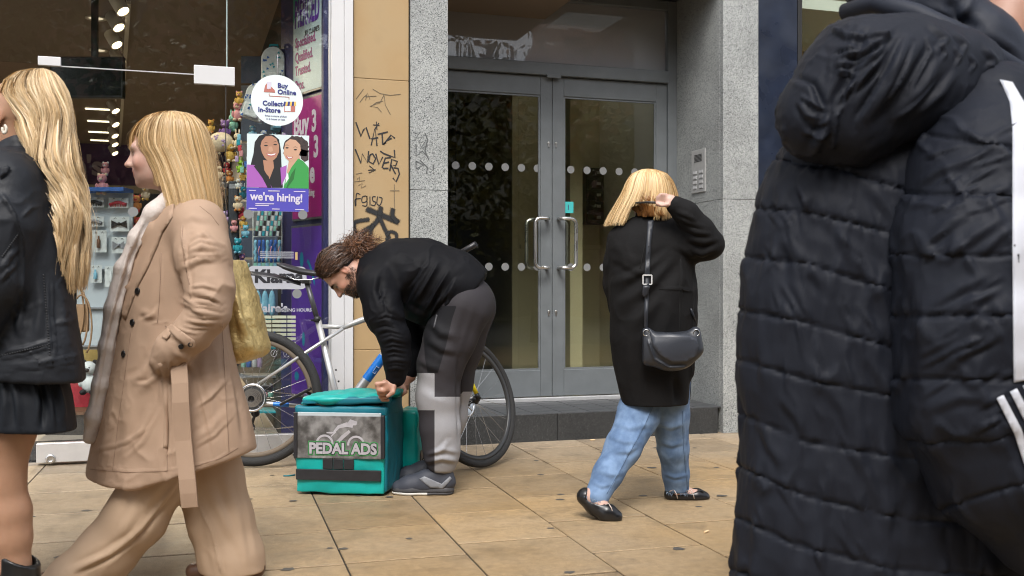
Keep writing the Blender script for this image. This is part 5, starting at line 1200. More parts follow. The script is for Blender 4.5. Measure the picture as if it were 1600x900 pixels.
def drape(fr, poly, bvh, name, material, parent, off=.004, th=.004, step=7, lift=None, fallback=0.0):
    """a cloth piece cut to an outline and laid on the garment below"""
    poly = [Vector(p) for p in poly]; n = len(poly); pts = []
    for i in range(n):
        a, b = poly[i], poly[(i+1) % n]; m = max(1, int((b-a).length/step)); pts += [a.lerp(b, k/m) for k in range(m)]
    nb = len(pts); xs = [p.x for p in poly]; ys = [p.y for p in poly]
    def inside(x, y):
        c = False; j = n-1
        for i in range(n):
            if (poly[i].y > y) != (poly[j].y > y) and x < (poly[j].x-poly[i].x)*(y-poly[i].y)/(poly[j].y-poly[i].y)+poly[i].x: c = not c
            j = i
        return c
    x = min(xs)
    while x < max(xs):
        y = min(ys)
        while y < max(ys):
            if inside(x, y) and min((p-Vector((x,y))).length for p in pts[:nb]) > step*.5: pts.append(Vector((x,y)))
            y += step
        x += step
    r = delaunay_2d_cdt(pts, [(i,(i+1) % nb) for i in range(nb)], [], 1, 1e-4); P2, fs = r[0], [f for f in r[2]]; cam_ = fr.cam(); fv, bv = [], []; last = None; dirs, dist_, hit = [], [], []
    for p in P2:
        d = (fr(p.x,p.y,0)-cam_).normalized(); h = bvh.ray_cast(cam_, d)
        dirs.append(d); hit.append(h[0] is not None); dist_.append(h[3] if h[0] is not None else (fr(p.x,p.y,fallback)-cam_).length)
    PP = np.array([(p.x,p.y) for p in P2]); dist_ = np.array(dist_); hit = np.array(hit)
    if hit.any() and not hit.all():
        for i in np.nonzero(~hit)[0]: dist_[i] = dist_[hit][np.argmin(((PP[hit]-PP[i])**2).sum(1))]
    eds = np.array(sorted({tuple(sorted((f[i], f[(i+1) % len(f)]))) for f in fs for i in range(len(f))}))
    for _ in range(3):
        deg = np.bincount(eds.ravel(), minlength=len(P2)); av = (np.bincount(eds[:,0], dist_[eds[:,1]], len(P2))+np.bincount(eds[:,1], dist_[eds[:,0]], len(P2)))/np.maximum(deg,1); dist_ = np.minimum(.5*dist_+.5*av, dist_+.002)
    for p, d, dist in zip(P2, dirs, dist_):
        e = off+(lift(p.x,p.y) if lift else 0); fv.append(cam_+d*(dist-e-th)); bv.append(cam_+d*(dist-e))
    m = MB(); k = len(P2); ed = {}
    for f in fs:
        for i in range(len(f)): key = (f[i], f[(i+1) % len(f)]); ed[key] = ed.get(key,0)+1
    sides = [(b_, a_, a_+k, b_+k) for (a_,b_) in ed if (b_,a_) not in ed]
    m.add(fv+bv, [tuple(f) for f in fs]+[tuple(reversed([i+k for i in f])) for f in fs]+sides, True); o = m.build(name, material, parent)
    bm = bmesh.new(); bm.from_mesh(o.data); bmesh.ops.recalc_face_normals(bm, faces=bm.faces); bm.to_mesh(o.data); bm.free(); return o
def put(fr, bvh, x, y, off=0.0):
    c = fr.cam(); d = (fr(x,y,0)-c).normalized(); h = bvh.ray_cast(c, d)
    if h[0] is None: return fr(x,y,0), Vector((0,-1,0))
    nn = h[1] if h[1].dot(d) < 0 else -h[1]
    return h[0]-d*off, nn
def button(fr, bvh, x, y, r, name, material, parent):
    p, nn = put(fr, bvh, x, y, .002); M = Matrix.Translation(p) @ nn.to_track_quat('Z','Y').to_matrix().to_4x4(); m = MB(); m.lathe([(0,.003),(r*.5,.0028),(r*.75,.0045),(r,.003),(r,0)], 16, M); return m.build(name, material, parent)
def seam(fr, bvh, path, r, material, parent, name='seam', off=.0006, step=6):
    pts = []
    for (x0,y0), (x1,y1) in zip(path[:-1], path[1:]):
        n = max(2, int(math.hypot(x1-x0,y1-y0)/step)); pts += [put(fr, bvh, x0+(x1-x0)*k/n, y0+(y1-y0)*k/n, off)[0] for k in range(n)]
    pts.append(put(fr, bvh, *path[-1], off)[0]); m = MB(); m.tube(pts, r, 5); return m.build(name, material, parent)
# ---- heads and hands
def head(vol, C, f, u, S=1.0, male=False, ear=True, neck=None):
    f = Vector(f).normalized(); u = (Vector(u)-f*Vector(u).dot(f)).normalized(); s = f.cross(u); C = Vector(C); Rm = [tuple(f), tuple(s), tuple(u)]
    H = lambda a, b, c: C+(f*a+s*b+u*c)*S
    E = lambda a, b, c, ra, rb, rc, k=.015, sub=False: vol.ell(H(a,b,c), (ra*S,rb*S,rc*S), Rm, k*S, sub)
    E(-.012,0,.035,.098,.076,.092); E(.03,0,-.03,.062,.062,.075,.04)               # cranium, face mass
    E(.052,0,-.075,.040,.036,.034,.03); E(.015,0,-.07,.05,.058 if male else .052,.04,.04)   # jaw
    E(.080,0,-.098,.015,.018,.014,.016)                                             # chin
    E(.070,0,.022,.026,.056,.016,.02)                                               # brow
    for sg in (-1,1):
        E(.088,sg*.031,-.002,.017,.018,.012,.012,True); E(.074,sg*.031,-.002,.0135,.0135,.012,.004)   # socket, eye
        E(.064,sg*.040,-.030,.024,.022,.022,.02)                                    # cheek
        if ear:
            vol.ell(H(-.008,sg*.077,-.004), (.017*S,.007*S,.030*S), Rm, .006*S); vol.ell(H(-.006,sg*.083,.0), (.008*S,.005*S,.016*S), Rm, .004*S, True); vol.ell(H(-.002,sg*.076,-.028), (.009*S,.006*S,.010*S), Rm, .005*S)
    vol.cap(H(.090,0,.012), H(.112,0,-.026), .008*S, .0115*S, .012*S)               # nose bridge
    E(.114,0,-.029,.013,.013,.0105,.006)
    for sg in (-1,1): E(.101,sg*.012,-.033,.010,.008,.008,.006); E(.107,sg*.0065,-.041,.004,.0035,.004,.003,True)
    E(.092,0,-.054,.012,.024,.008,.008); E(.090,0,-.068,.011,.020,.008,.007)        # lips
    E(.103,0,-.0608,.010,.019,.0025,.003,True)
    if neck is not None: vol.cap(H(-.03,0,-.06), neck, .052*S, .058*S, .03)
    return H
def skin_cols(V, H, base, lip, hairc, nail=None):
    col = np.tile(np.array(base),(len(V),1))
    def paint(p, r, c_, k=1.0):
        w_ = np.clip(1.4-np.linalg.norm(V-np.array(p),axis=1)/r,0,1)[:,None]*k; col[:] = col*(1-w_)+np.array(c_)*w_
    for sg in (-1,1):
        paint(H(.070,sg*.045,-.035), .03, np.array(base)*np.array((1.05,.82,.80)), .6)
        for q in np.linspace(-.010,.012,6): paint(H(.086-abs(q)*.15,sg*(.031+q),-.001-abs(q)*.15), .0055, (.03,.02,.016), .9)
        for q in np.linspace(-.016,.018,9): paint(H(.092-max(q,0)*.7,sg*(.031+q),.022-max(q,0)*.25), .005, hairc, .75)
        paint(H(-.004,sg*.08,-.004), .022, np.array(base)*np.array((1.1,.80,.76)), .5)
    for q in np.linspace(-.02,.02,9): paint(H(.100-abs(q)*.35,q,-.055), .0058, lip, .8); paint(H(.098-abs(q)*.35,q,-.067), .0062, lip, .8)
    paint(H(.125,0,-.03), .016, np.array(base)*np.array((1.06,.82,.78)), .5)
    return col
def finger(vol, pts, r0=.0085, r1=.0065, k=.006):
    n = len(pts)
    for i in range(n-1): vol.cap(pts[i], pts[i+1], r0+(r1-r0)*i/(n-1), r0+(r1-r0)*(i+1)/(n-1), k)
# ---- hair strands
def strand_mesh(name, P, rad, cols, material, parent, tip=.35, center=None):
    """every strand a slim ribbon turned to face outwards"""
    n, g_, _ = P.shape; g2 = np.random.default_rng(n); T = np.gradient(P, axis=1); T /= np.maximum(np.linalg.norm(T,axis=2,keepdims=True),1e-9); cen = P.reshape(-1,3).mean(0) if center is None else np.array(center)
    out = P-cen; out[:,:,2] *= .3; out /= np.maximum(np.linalg.norm(out,axis=2,keepdims=True),1e-9); out = out+g2.normal(0,.35,(n,1,3)); A = np.cross(T, out); A /= np.maximum(np.linalg.norm(A,axis=2,keepdims=True),1e-9)
    t = np.linspace(0,1,g_); rr = rad[:,None]*1.35*(1-(1-tip)*t**3)[None,:]
    V = np.stack([P+A*rr[:,:,None], P-A*rr[:,:,None]],2).reshape(-1,3); b = np.arange(n)[:,None]*g_*2+np.arange(g_-1)[None,:]*2
    Q = np.stack([b, b+1, b+3, b+2], -1).reshape(-1,4); C = np.repeat(cols.reshape(-1,3),2,axis=0)
    o = mesh_of(name, V, Q, material, parent, C); return tag(o, kind='stuff')
def hair_mat(name, rough=.42):
    m = mat(name, (.5,.4,.2), rough, attr='Col', spec=.45); return m
def hair_loft(fr, rows, n, seed, parent, pal, material, th=(0,2*math.pi), endf=None, wave=(0,0), rad=.0011, seg=26, clumps=70, spread=.75, lay=(.86,1.03), rootdark=.6, rootlen=.16, cap=.93, name='hair', frizz=0.0, capcol=None):
    """rows from crown to tips: (y_px, x_left_px, x_right_px, depth centre m, depth half m)"""
    g_ = np.random.default_rng(seed); A = np.array(rows, float); pos = [fr((r[1]+r[2])/2, r[0], r[3]) for r in rows]
    cx = np.array([p.x for p in pos]); cz = np.array([p.z for p in pos]); cy = A[:,3]; a = (A[:,2]-A[:,1])/2*(fr.Z0+A[:,3])/F; b = A[:,4]
    s_ = np.r_[0,np.cumsum(np.hypot(np.diff(cz),np.diff(a)))]; s_ /= s_[-1]
    ct = g_.uniform(th[0],th[1],clumps); cl = g_.uniform(lay[0],lay[1],clumps); ci = g_.integers(0,clumps,n); dth = g_.normal(0,(th[1]-th[0])/clumps*spread*1.3,n); dl = g_.normal(0,.025,n)
    end = np.ones(n) if endf is None else endf(ct[ci]+dth, g_); end = np.clip(end*(1-g_.random(n)**3*.10),.02,1); cph = g_.uniform(0,6.28,clumps); cfr = g_.uniform(.8,1.25,clumps)
    t = np.linspace(0,1,seg)[None,:]*end[:,None]; f = lambda v: np.interp(t, s_, v)
    conv = 1-.32*t*spread; thv = ct[ci][:,None]+dth[:,None]*conv; ly = np.clip(cl[ci]+dl, lay[0]*.92, lay[1]*1.05)[:,None]
    ph_ = (1.6*ct+.9*np.sin(3*ct))[ci][:,None]+.35*cph[ci][:,None]*.5; wv = wave[0]*np.sin(wave[1]*(1+.15*(cfr[ci][:,None]-1))*t*6.28+ph_)*np.clip(t*3-.4,0,1)
    thv = thv+wv*.35; ly = ly+wv*.22*np.cos(cph[ci][:,None]*3)
    kx = fr.u0/fr.Z0; X = f(cx)+f(a)*ly*np.cos(thv)+kx*f(b)*ly*np.sin(thv); Y = f(cy)+f(b)*ly*np.sin(thv); Z = f(cz)+wv*.012
    P = np.stack([X,Y,Z],2)
    if frizz: P += np.cumsum(g_.normal(0,frizz,P.shape),axis=1)*np.clip(t*1.5,0,1)[:,:,None]
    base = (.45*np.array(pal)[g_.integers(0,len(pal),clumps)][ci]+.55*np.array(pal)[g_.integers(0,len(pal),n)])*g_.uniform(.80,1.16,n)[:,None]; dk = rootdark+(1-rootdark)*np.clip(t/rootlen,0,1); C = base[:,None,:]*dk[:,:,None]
    o = strand_mesh(name, P, rad*g_.uniform(.7,1.3,n), C, material, parent)
    if cap:
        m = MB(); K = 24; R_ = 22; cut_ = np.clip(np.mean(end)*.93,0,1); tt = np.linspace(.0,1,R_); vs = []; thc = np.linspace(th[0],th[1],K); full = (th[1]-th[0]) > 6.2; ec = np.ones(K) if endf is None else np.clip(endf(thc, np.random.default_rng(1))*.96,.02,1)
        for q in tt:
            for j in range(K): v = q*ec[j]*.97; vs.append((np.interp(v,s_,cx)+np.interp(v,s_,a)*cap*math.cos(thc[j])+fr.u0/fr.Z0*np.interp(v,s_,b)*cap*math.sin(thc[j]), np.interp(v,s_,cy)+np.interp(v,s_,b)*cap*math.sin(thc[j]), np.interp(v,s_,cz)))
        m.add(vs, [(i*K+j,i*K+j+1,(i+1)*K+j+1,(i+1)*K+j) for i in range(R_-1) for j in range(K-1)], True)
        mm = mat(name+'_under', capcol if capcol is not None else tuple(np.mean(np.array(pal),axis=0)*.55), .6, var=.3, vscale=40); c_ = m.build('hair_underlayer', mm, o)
    return o
# ---- shoes
def shoe_vol(fr_heel, toe, hgt, wd, ank, pitch=0.0):
    pass
M_skin = mat('skin', (.43,.235,.165), .48, sss=.12, var=.06, vscale=40, bump=.05, bscale=300); M_skin2 = mat('skin_fair', (.56,.36,.29), .48, sss=.12, var=.05, vscale=40); M_skin3 = mat('skin_tanned', (.36,.19,.115), .42, sss=.10, var=.06, vscale=18)
M_skinc = mat('skin_toned', (.5,.3,.2), .48, sss=.12, attr='Col', var=.05, vscale=40, bump=.05, bscale=300)
M_btn = mat('button_black', (.012,.011,.011), .3); M_lip = mat('lips_rose', (.42,.12,.11), .4)
# ================================================================== BENDING MAN
C_ = Fr(690, 5.1); c = C_
man = C_.root('person', 'bearded person in dark long-sleeved top bending over the turquoise bag', 'person')
# --- body (head, neck, hands, ankles) as one surface
v = Vol((c(470,0).x, -.48, -.0), (c(800,0).x, .55, 1.32), .0058)
hf, hu = Vector((-.40,-.10,-.91)), Vector((-.90,-.06,.42)); HC = c(538,425,-.03)
shl = c(588,432,0)
Hh = head(v, HC, hf, hu, 1.0, True, True, None)
v.cap(HC+Vector((.045,0,.0)), c(582,424,0), .056, .066, .03)
v.chain([(c(585,432),.10),(c(650,430),.125),(c(715,455),.125)], .04, (1,1.35,1))
for sg, el, wr in ((-1,(617,532,-.24),(618,590,-.22)),(1,(642,525,.18),(641,588,.12))):
    v.chain([(c(592,445,sg*.17),.055),(c(*el),.042),(c(*wr),.029)], .03)
for nd in (((728,480,-.09),(692,570,-.10),(689,690,-.11),(690,742,-.12)),((730,480,.10),(706,590,.12),(692,690,.13),(684,735,.12))):
    v.chain([(c(*nd[0]),.09),(c(*nd[1]),.065),(c(*nd[2]),.05),(c(*nd[3]),.036)], .03); v.cap(c(*nd[3]), c(nd[3][0]-30,nd[3][1]+12,nd[3][2]), .034, .026, .02)
# near hand: fist closed on the lid
wz = -.225
v.cap(c(620,588,wz), c(610,602,wz), .028, .030, .02, (1,1.15,1)); v.ell(c(605,604,wz), (.042,.040,.033), None, .02)
for k, (x, y, dz) in enumerate(((589,600,-.035),(590,605,-.012),(592,610,.012),(595,614,.034))):
    finger(v, [c(602,598+k*2,wz+dz), c(x,y,wz+dz), c(x+3,y+10,wz+dz), c(x+11,y+11,wz+dz)], .0115, .0095, .008)
finger(v, [c(616,602,wz-.03), c(614,613,wz-.042), c(606,619,wz-.04)], .0115, .0095, .008)
# far hand
v.cap(c(640,585,.12), c(630,600,.08), .026, .028, .02); v.ell(c(627,605,.07), (.036,.034,.030), None, .02)
for k in range(4): finger(v, [c(624,600+k*3,.05-.0+k*.014), c(614,606+k*2.5,.04+k*.014), c(611,614+k*2,.04+k*.014), c(617,619+k,.045+k*.014)], .010, .0085, .007)
finger(v, [c(632,604,.04), c(634,612,.02), c(628,618,.02)], .010, .0085, .007)
V, Q = v.nets(1); mesh_of('body', V, Q, M_skinc, man, skin_cols(V, Hh, (.43,.235,.165), (.34,.14,.12), (.05,.03,.02)))
body_m = (V, Q)
# --- long-sleeved top
M_top = mat('charcoal_jersey', (.0040,.0042,.0058), .66, bump=.2, bscale=22, bstretch=(1,1,1), bdist=.006, spec=.16, var=.12, vscale=5, fold=(6.5,.35,.02,(1,1,1)))
v = Vol((c(540,0).x, -.46, .42), (c(800,0).x, .46, 1.36), .0056)
v.chain([(c(590,428),.120),(c(622,424),.150),(c(662,432),.178),(c(705,447),.170),(c(733,462),.150)], .05, (1,1.22,1))
v.ell(c(600,445,0), (.13,.20,.15), None, .04)
v.ell(c(668,478,0), (.13,.17,.10), None, .06)
v.cap(c(570,424,0), c(592,430,0), .078, .10, .04)
v.cut(c(560,425,0), (-.92,0,.2), .012)
v.chain([(c(588,446,-.17),.096),(c(600,490,-.215),.084),(c(617,530,-.24),.068),(c(620,560,-.235),.060),(c(618,590,-.225),.046)], .045)
v.chain([(c(598,446,.17),.095),(c(626,490,.19),.085),(c(644,525,.18),.076),(c(650,555,.15),.068),(c(640,580,.12),.048)], .045)
v.cut(c(735,470,0), (.62,0,-.35), .012)
V, Q = v.nets(2)
st = [([(668,410),(655,432),(640,452)],2.8,.008,'F'),([(684,412),(668,440),(650,468)],2.8,.009,'F'),([(700,425),(684,450),(668,478)],2.6,.010,'F'),([(712,436),(696,462),(682,490)],2.4,.010,'F'),([(690,440),(676,466),(664,488)],2.4,.009,'F'),([(655,440),(645,460),(636,478)],2.6,.008,'F'),([(602,455),(596,470),(600,488)],2.6,.008,'F'),([(588,498),(603,492),(622,498)],2.2,.007,'F'),([(586,510),(602,506),(624,514)],2.2,.007,'F'),([(594,526),(610,522),(632,528)],2.2,.007,'F'),([(600,542),(614,538),(634,542)],2.2,.006,'F'),([(602,556),(616,553),(636,557)],2.0,.006,'F'),([(604,571),(618,568),(634,571)],2.0,.005,'F'),([(708,476),(728,468),(752,456)],2.6,.007,'F'),([(700,488),(690,498),(676,506)],2.4,.008,'F'),([(655,415),(640,455),(622,490)],9,-.010,'F'),([(690,400),(660,450),(640,490)],10,.010,'F'),([(702,420),(672,470),(655,495)],7,.012,'F'),([(715,440),(690,470),(672,500)],6,.012,'F'),([(700,462),(684,480),(676,505)],4,-.010,'F'),([(596,430),(592,455),(604,490)],5,-.012,'F'),
      ([(583,505),(600,500),(622,508)],4,.008,'F'),([(586,520),(604,514),(628,520)],4,.009,'F'),([(596,535),(612,528),(634,534)],4,.008,'F'),([(598,550),(614,545),(636,550)],3.5,.007,'F'),([(602,566),(618,562),(636,564)],3,.006,'F'),([(603,577),(618,574),(634,577)],3,.006,'F'),([(612,480),(626,495),(640,500)],6,.010,'F'),
      ([(725,405),(745,425),(762,448)],9,.006,'r'),([(690,478),(712,468),(735,466)],5,.010,'F'),([(668,388),(648,420),(630,440)],10,.005,'r'),([(620,395),(606,412),(596,425)],8,.005,'r'),([(640,470),(650,482),(668,488)],6,-.012,'r'),([(706,452),(700,470),(684,500)],3.5,.012,'F'),([(694,452),(682,475),(670,492)],3,.010,'F')]
V = strokes(C_, V, Q, st); V = V+vnormals(V,Q)*(fbm(V,7,3,2)*.008)[:,None]; V = creases(V,Q,.005,8,6)
mesh_of('long_sleeved_top', V, Q, M_top, man)
# --- trousers with colour blocks
v = Vol((c(630,0).x, -.40, .07), (c(800,0).x, .50, 1.10), .006)
v.ell(c(728,468,0), (.135,.185,.125), None, .05)
v.chain([(c(722,482,-.09),.142),(c(702,530,-.10),.118),(c(688,570,-.105),.104),(c(684,620,-.11),.098),(c(688,670,-.115),.090),(c(690,705,-.118),.080),(c(690,727,-.12),.064)], .05)
v.chain([(c(732,482,.10),.140),(c(718,540,.12),.112),(c(708,600,.12),.092),(c(702,650,.125),.082),(c(692,700,.13),.072),(c(682,724,.125),.058)], .05)
v.ell(c(690,715,-.118), (.075,.075,.03), None, .02); v.ell(c(682,714,.125), (.068,.068,.03), None, .02)
v.cut(c(690,737,-.12), (-.1,0,-1), .012)
V, Q = v.nets(2)
st = [([(672,500),(690,520),(712,525)],7,.010,'F'),([(668,530),(690,545),(715,550)],6,.009,'F'),([(662,600),(682,612),(700,618)],8,-.006,'F'),([(655,560),(672,572),(690,578)],6,.007,'F'),([(700,690),(688,705),(668,712)],4,.010,'F'),([(664,722),(690,716),(712,720)],4,.012,'F'),([(668,708),(690,702),(714,706)],4,.008,'F'),([(760,480),(740,540),(722,600)],8,.008,'F'),([(735,470),(720,520),(712,560)],7,-.006,'r'),([(716,560),(716,612),(718,690)],3,-.014,'r')]
V = strokes(C_, V, Q, st)
P = C_.to_px(V); X, Y = P[:,0], P[:,1]; nr = (.035-V[:,1])*300; mn = lambda *q: np.minimum.reduce(q)
reg = [mn(Y-478, 583-Y, np.interp(Y,[470,500,540,583],[716,706,697,684])-X, X-np.interp(Y,[500,560,583],[660,664,668]), nr), mn(679-X, Y-583, 641-Y, nr), mn(X-679, Y-620, nr), mn(-nr, Y-612, X-690)]
o = mesh_of('trousers', V, Q, None, man)
M_trs = regions_mat('trouser_fabric', (.034,.031,.035), [(.009,.009,.011),(.30,.30,.315),(.30,.30,.315),(.30,.30,.315)], .75); o.data.materials.append(M_trs); set_regions(o, reg)
tv = bvh_of(V, Q)
m = drape(C_, [(681,491),(684,492),(679,514),(676,513)], tv, 'pocket_zip', mat('zip_grey', (.028,.028,.032), .4), man, .0015, .002, 3)
# --- trainers
M_shoe = mat('trainer_mesh', (.035,.04,.055), .65, bump=.35, bscale=150, bdist=.002); M_sole = mat('trainer_sole', (.055,.055,.06), .6); M_foxing = mat('sole_edge_white', (.62,.61,.57), .6); M_shoe2 = mat('trainer_grey', (.20,.21,.23), .5); M_lace = mat('lace', (.05,.052,.06), .7)
def trainer(heel, toe, dv):
    H0, T0 = c(*heel,dv), c(*toe,dv); ax_ = (T0-H0); ax_.z = 0; L = ax_.length; ax_.normalize(); sd_ = Vector((-ax_.y, ax_.x, 0)); base = Vector((H0.x,H0.y,0))
    A = lambda l, h_, s_=0: base+ax_*(l*L)+sd_*s_+Vector((0,0,h_))
    lo = Vector((min(H0.x,T0.x)-.05, min(H0.y,T0.y)-.09, -.01)); hi = Vector((max(H0.x,T0.x)+.05, max(H0.y,T0.y)+.09, .19))
    v = Vol(lo, hi, .0042)
    v.chain([(A(.12,.055),.042),(A(.45,.045),.046),(A(.72,.038),.050),(A(.88,.030),.038)], .02)
    v.chain([(A(.10,.06),.040),(A(.13,.105),.038)], .02); v.chain([(A(.24,.10),.036),(A(.45,.075),.038),(A(.62,.055),.036)], .025); v.cap(A(.16,.12), A(.18,.19), .028, .030, .006, sub=True); v.cut(A(0,.024), (0,0,-1), .003); v.cut(A(0,.128), (0,0,1), .006)
    V, Q = v.nets(2); up = mesh_of('trainer', V, Q, M_shoe, man); bv_ = bvh_of(V, Q)
    v = Vol(lo, hi, .0042); v.chain([(A(.13,.02),.045),(A(.42,.02),.042),(A(.70,.022),.052),(A(.87,.024),.040)], .02); v.cut(A(0,.040), (0,0,1), .004); v.cut(A(0,.014), (0,0,-1), .004); V, Q = v.nets(1)
    Q1 = mesh_of('sole', V, Q, M_sole, up)
    v = Vol(lo, hi, .0042); v.chain([(A(.14,.02),.046),(A(.42,.02),.043),(A(.70,.022),.053),(A(.88,.026),.041)], .02); v.cut(A(0,.0145), (0,0,1), .003); v.cut(A(0,.001), (0,0,-1), .002); V, Q = v.nets(1)
    col = np.where((V-np.array(base))@np.array(ax_) > L*.42, 1, 0)[:,None]*np.array((.62,.61,.57))+np.where((V-np.array(base))@np.array(ax_) > L*.42, 0, 1)[:,None]*np.array((.05,.05,.055)); mesh_of('outsole', V, Q, mat('outsole_rubber', (.5,.5,.5), .6, attr='Col'), up, col)
    for k in range(5):
        l = .36+k*.065; h_ = .118-k*.012; m = MB(); m.tube([A(l,h_-.012,-.032), A(l+.02,h_+.001,-.012), A(l-.01,h_+.003,.01), A(l+.01,h_-.010,.03)], .0032, 6); m.build('lace', M_lace, up)
    for q in (((.34,.122,-.01),(.36,.115,-.045),(.41,.09,-.055),(.38,.07,-.052)),((.34,.124,.0),(.42,.128,-.03),(.46,.10,-.05),(.44,.085,-.05))): m = MB(); m.tube([A(q[i][0],q[i][1],q[i][2]) for i in range(4)], .0026, 6); m.build('lace', M_lace, up)
    return up, bv_
u1, b1 = trainer((708,772),(613,772),-.125)
drape(C_, [(655,748),(663,744),(690,756),(703,744),(706,748),(692,764),(672,762)], b1, 'side_flash', M_shoe2, u1, .0012, .0015, 3)
trainer((694,757),(614,757),.115)
for (x, y, dv) in ((690,735,-.12),(684,728,.13)): m = MB(); m.tube([c(x,y-6,dv), c(x+1,y+6,dv), c(x+1,y+12,dv)], [.040,.040,.042], 16); m.build('sock', mat('sock_grey', (.11,.10,.10), .9), man)
# --- hair: swept back to a curly bunch, short beard
M_hairb = hair_mat('hair_brown', .45); g_ = np.random.default_rng(11)
f_, u_ = hf.normalized(), (hu-hf.normalized()*hu.dot(hf.normalized())).normalized(); s_ = f_.cross(u_); Rr = np.array([f_,s_,u_]); HCn = np.array(HC)
def scalp(d, r=1.0): return HCn+((np.array(d)*np.array((.103,.081,.099))*r)+np.array((-.012,0,.035)))@Rr
n = 4200; pts = []
th = g_.uniform(-1.25,1.25,n); rootel = g_.uniform(-.25,1.0,n)
bc = np.array(c(558,392,-.0)); bun_d = ((Rr@(bc-HCn))-np.array((-.012,0,.035)))/np.array((.103,.081,.099)); bun_d /= np.linalg.norm(bun_d); seg = 16; P = np.zeros((n,seg,3))
for i in range(n):
    sa = g_.uniform(-1.7,1.7); fa = g_.uniform(.35,.98)
    d0 = np.array((math.cos(sa)*.62, math.sin(sa)*1.0, .40+.55*math.cos(sa)*fa*.6-.62*abs(math.sin(sa))*(1-fa)*1.5)); d0 /= np.linalg.norm(d0)
    for k in range(seg):
        t = k/(seg-1); d = d0*(1-t)+bun_d*t; d /= np.linalg.norm(d); P[i,k] = scalp(d, 1.015+.06*math.sin(t*3.1))
earp = np.array([np.array(Hh(-.006,sg*.08,-.002)) for sg in (-1,1)]); ok = (np.linalg.norm(P[:,:,None,:]-earp[None,None],axis=3).min((1,2)) > .024) & (((P-HCn)@Rr.T)[:,0,2] > -.02); P = P[ok]; n = len(P)
ph = g_.uniform(0,6.28,(n,1)); tt = np.linspace(0,1,seg)[None,:]; wob = .0065*np.sin(tt*30+ph)*np.clip(tt*2,0,1); P += (g_.normal(0,.004,(n,1,3)))+wob[:,:,None]*g_.normal(0,1,(n,1,3))
colr = np.array(((.06,.028,.014),(.095,.043,.020),(.035,.018,.011)))[g_.integers(0,3,n)]*g_.uniform(.7,1.4,n)[:,None]
hair = strand_mesh('hair', P, np.full(n,.0012)*g_.uniform(.7,1.3,n), np.repeat(colr[:,None,:],seg,1), M_hairb, man)
v = Vol(HC-Vector((.18,.16,.18)), HC+Vector((.18,.16,.18)), .006); v.ell(scalp((0,0,0)), (.101,.080,.096), [tuple(f_),tuple(s_),tuple(u_)], .01)
fc_ = HC+f_*.055+u_*.0; v.cut(HC+f_*.052+u_*.055, f_*.9-u_*.75, .01); v.cut(HC-u_*.012+f_*0, -u_*1.0+f_*.35, .01); V, Q = v.nets(2); mesh_of('hair_underlayer', V, Q, mat('brown_under', (.028,.016,.011), .6, var=.3, vscale=60), hair)
n = 2300; seg = 26; bc = np.array(c(559,388,-.0)); P = np.zeros((n,seg,3)); r0 = g_.normal(size=(n,3)); r0 /= np.linalg.norm(r0,axis=1)[:,None]
for i in range(n):
    ax_ = r0[i]; st_ = bc+np.array((-.03,0,-.02))+g_.normal(0,.012,3); en = bc+ax_*np.array((.122,.095,.105))*g_.uniform(.35,1.18); e1 = np.cross(ax_,(0.3,.5,.8)); e1 /= np.linalg.norm(e1); e2 = np.cross(ax_,e1); t = np.linspace(0,1,seg)[:,None]; ra = g_.uniform(.005,.012); fq = g_.uniform(14,26); p0 = g_.uniform(0,6.28)
    P[i] = st_*(1-t)+en*t+ra*np.clip(t*3,0,1)*(np.cos(fq*t+p0)*e1+np.sin(fq*t+p0)*e2)+np.array((.012,0,-.01))*t*t
colr = np.array(((.11,.045,.020),(.17,.075,.032),(.06,.027,.013)))[g_.integers(0,3,n)]*g_.uniform(.7,1.5,n)[:,None]
strand_mesh('curly_bunch', P, np.full(n,.0012), np.repeat(colr[:,None,:],seg,1), M_hairb, hair)
# beard and brows
n = 4200; P = np.zeros((n,5,3)); k_ = 0
bvb = bvh_of(*body_m)
while k_ < n:
    a, b, q = g_.uniform(-.03,.105), g_.uniform(-.085,.085), g_.uniform(-.125,-.018)
    if q > -.045 and not (a < .028+.0*(q) and abs(b) > .045): 
        if not (-.056 < q < -.040 and a > .085 and abs(b) < .03): continue
    if a > .085 and -.073 < q < -.049 and abs(b) < .024: continue
    w0 = HCn+np.array((a,b,q))@Rr; loc, nn, ii, dd = bvb.find_nearest(Vector(w0))
    if loc is None or dd > .03: continue
    d = np.array(nn)*.5+(-np.array(u_))*.6+g_.normal(0,.35,3); d /= np.linalg.norm(d); L = g_.uniform(.004,.010)
    for j in range(5): P[k_,j] = np.array(loc)+d*L*j/4-np.array(nn)*.0008
    k_ += 1
colr = np.array((.035,.02,.013))*g_.uniform(.6,1.6,(n,1)); strand_mesh('beard', P, np.full(n,.00065), np.repeat(colr[:,None,:],5,1), M_hairb, man)
n = 260; P = np.zeros((n,4,3))
for i in range(n):
    sg = -1 if i % 2 else 1; b = sg*g_.uniform(.014,.05); w0 = HCn+np.array((.1,b,.018+g_.normal(0,.003)-.15*abs(abs(b)-.035)))@Rr; loc, nn, ii, dd = bvb.find_nearest(Vector(w0)); d = np.array(nn)*.25+np.array(s_)*sg*.9+g_.normal(0,.2,3)
    for j in range(4): P[i,j] = np.array(loc)+d*.009*j/3
strand_mesh('eyebrow', P, np.full(n,.0008), np.tile(np.array((.03,.018,.012)),(n,4,1)), M_hairb, man)
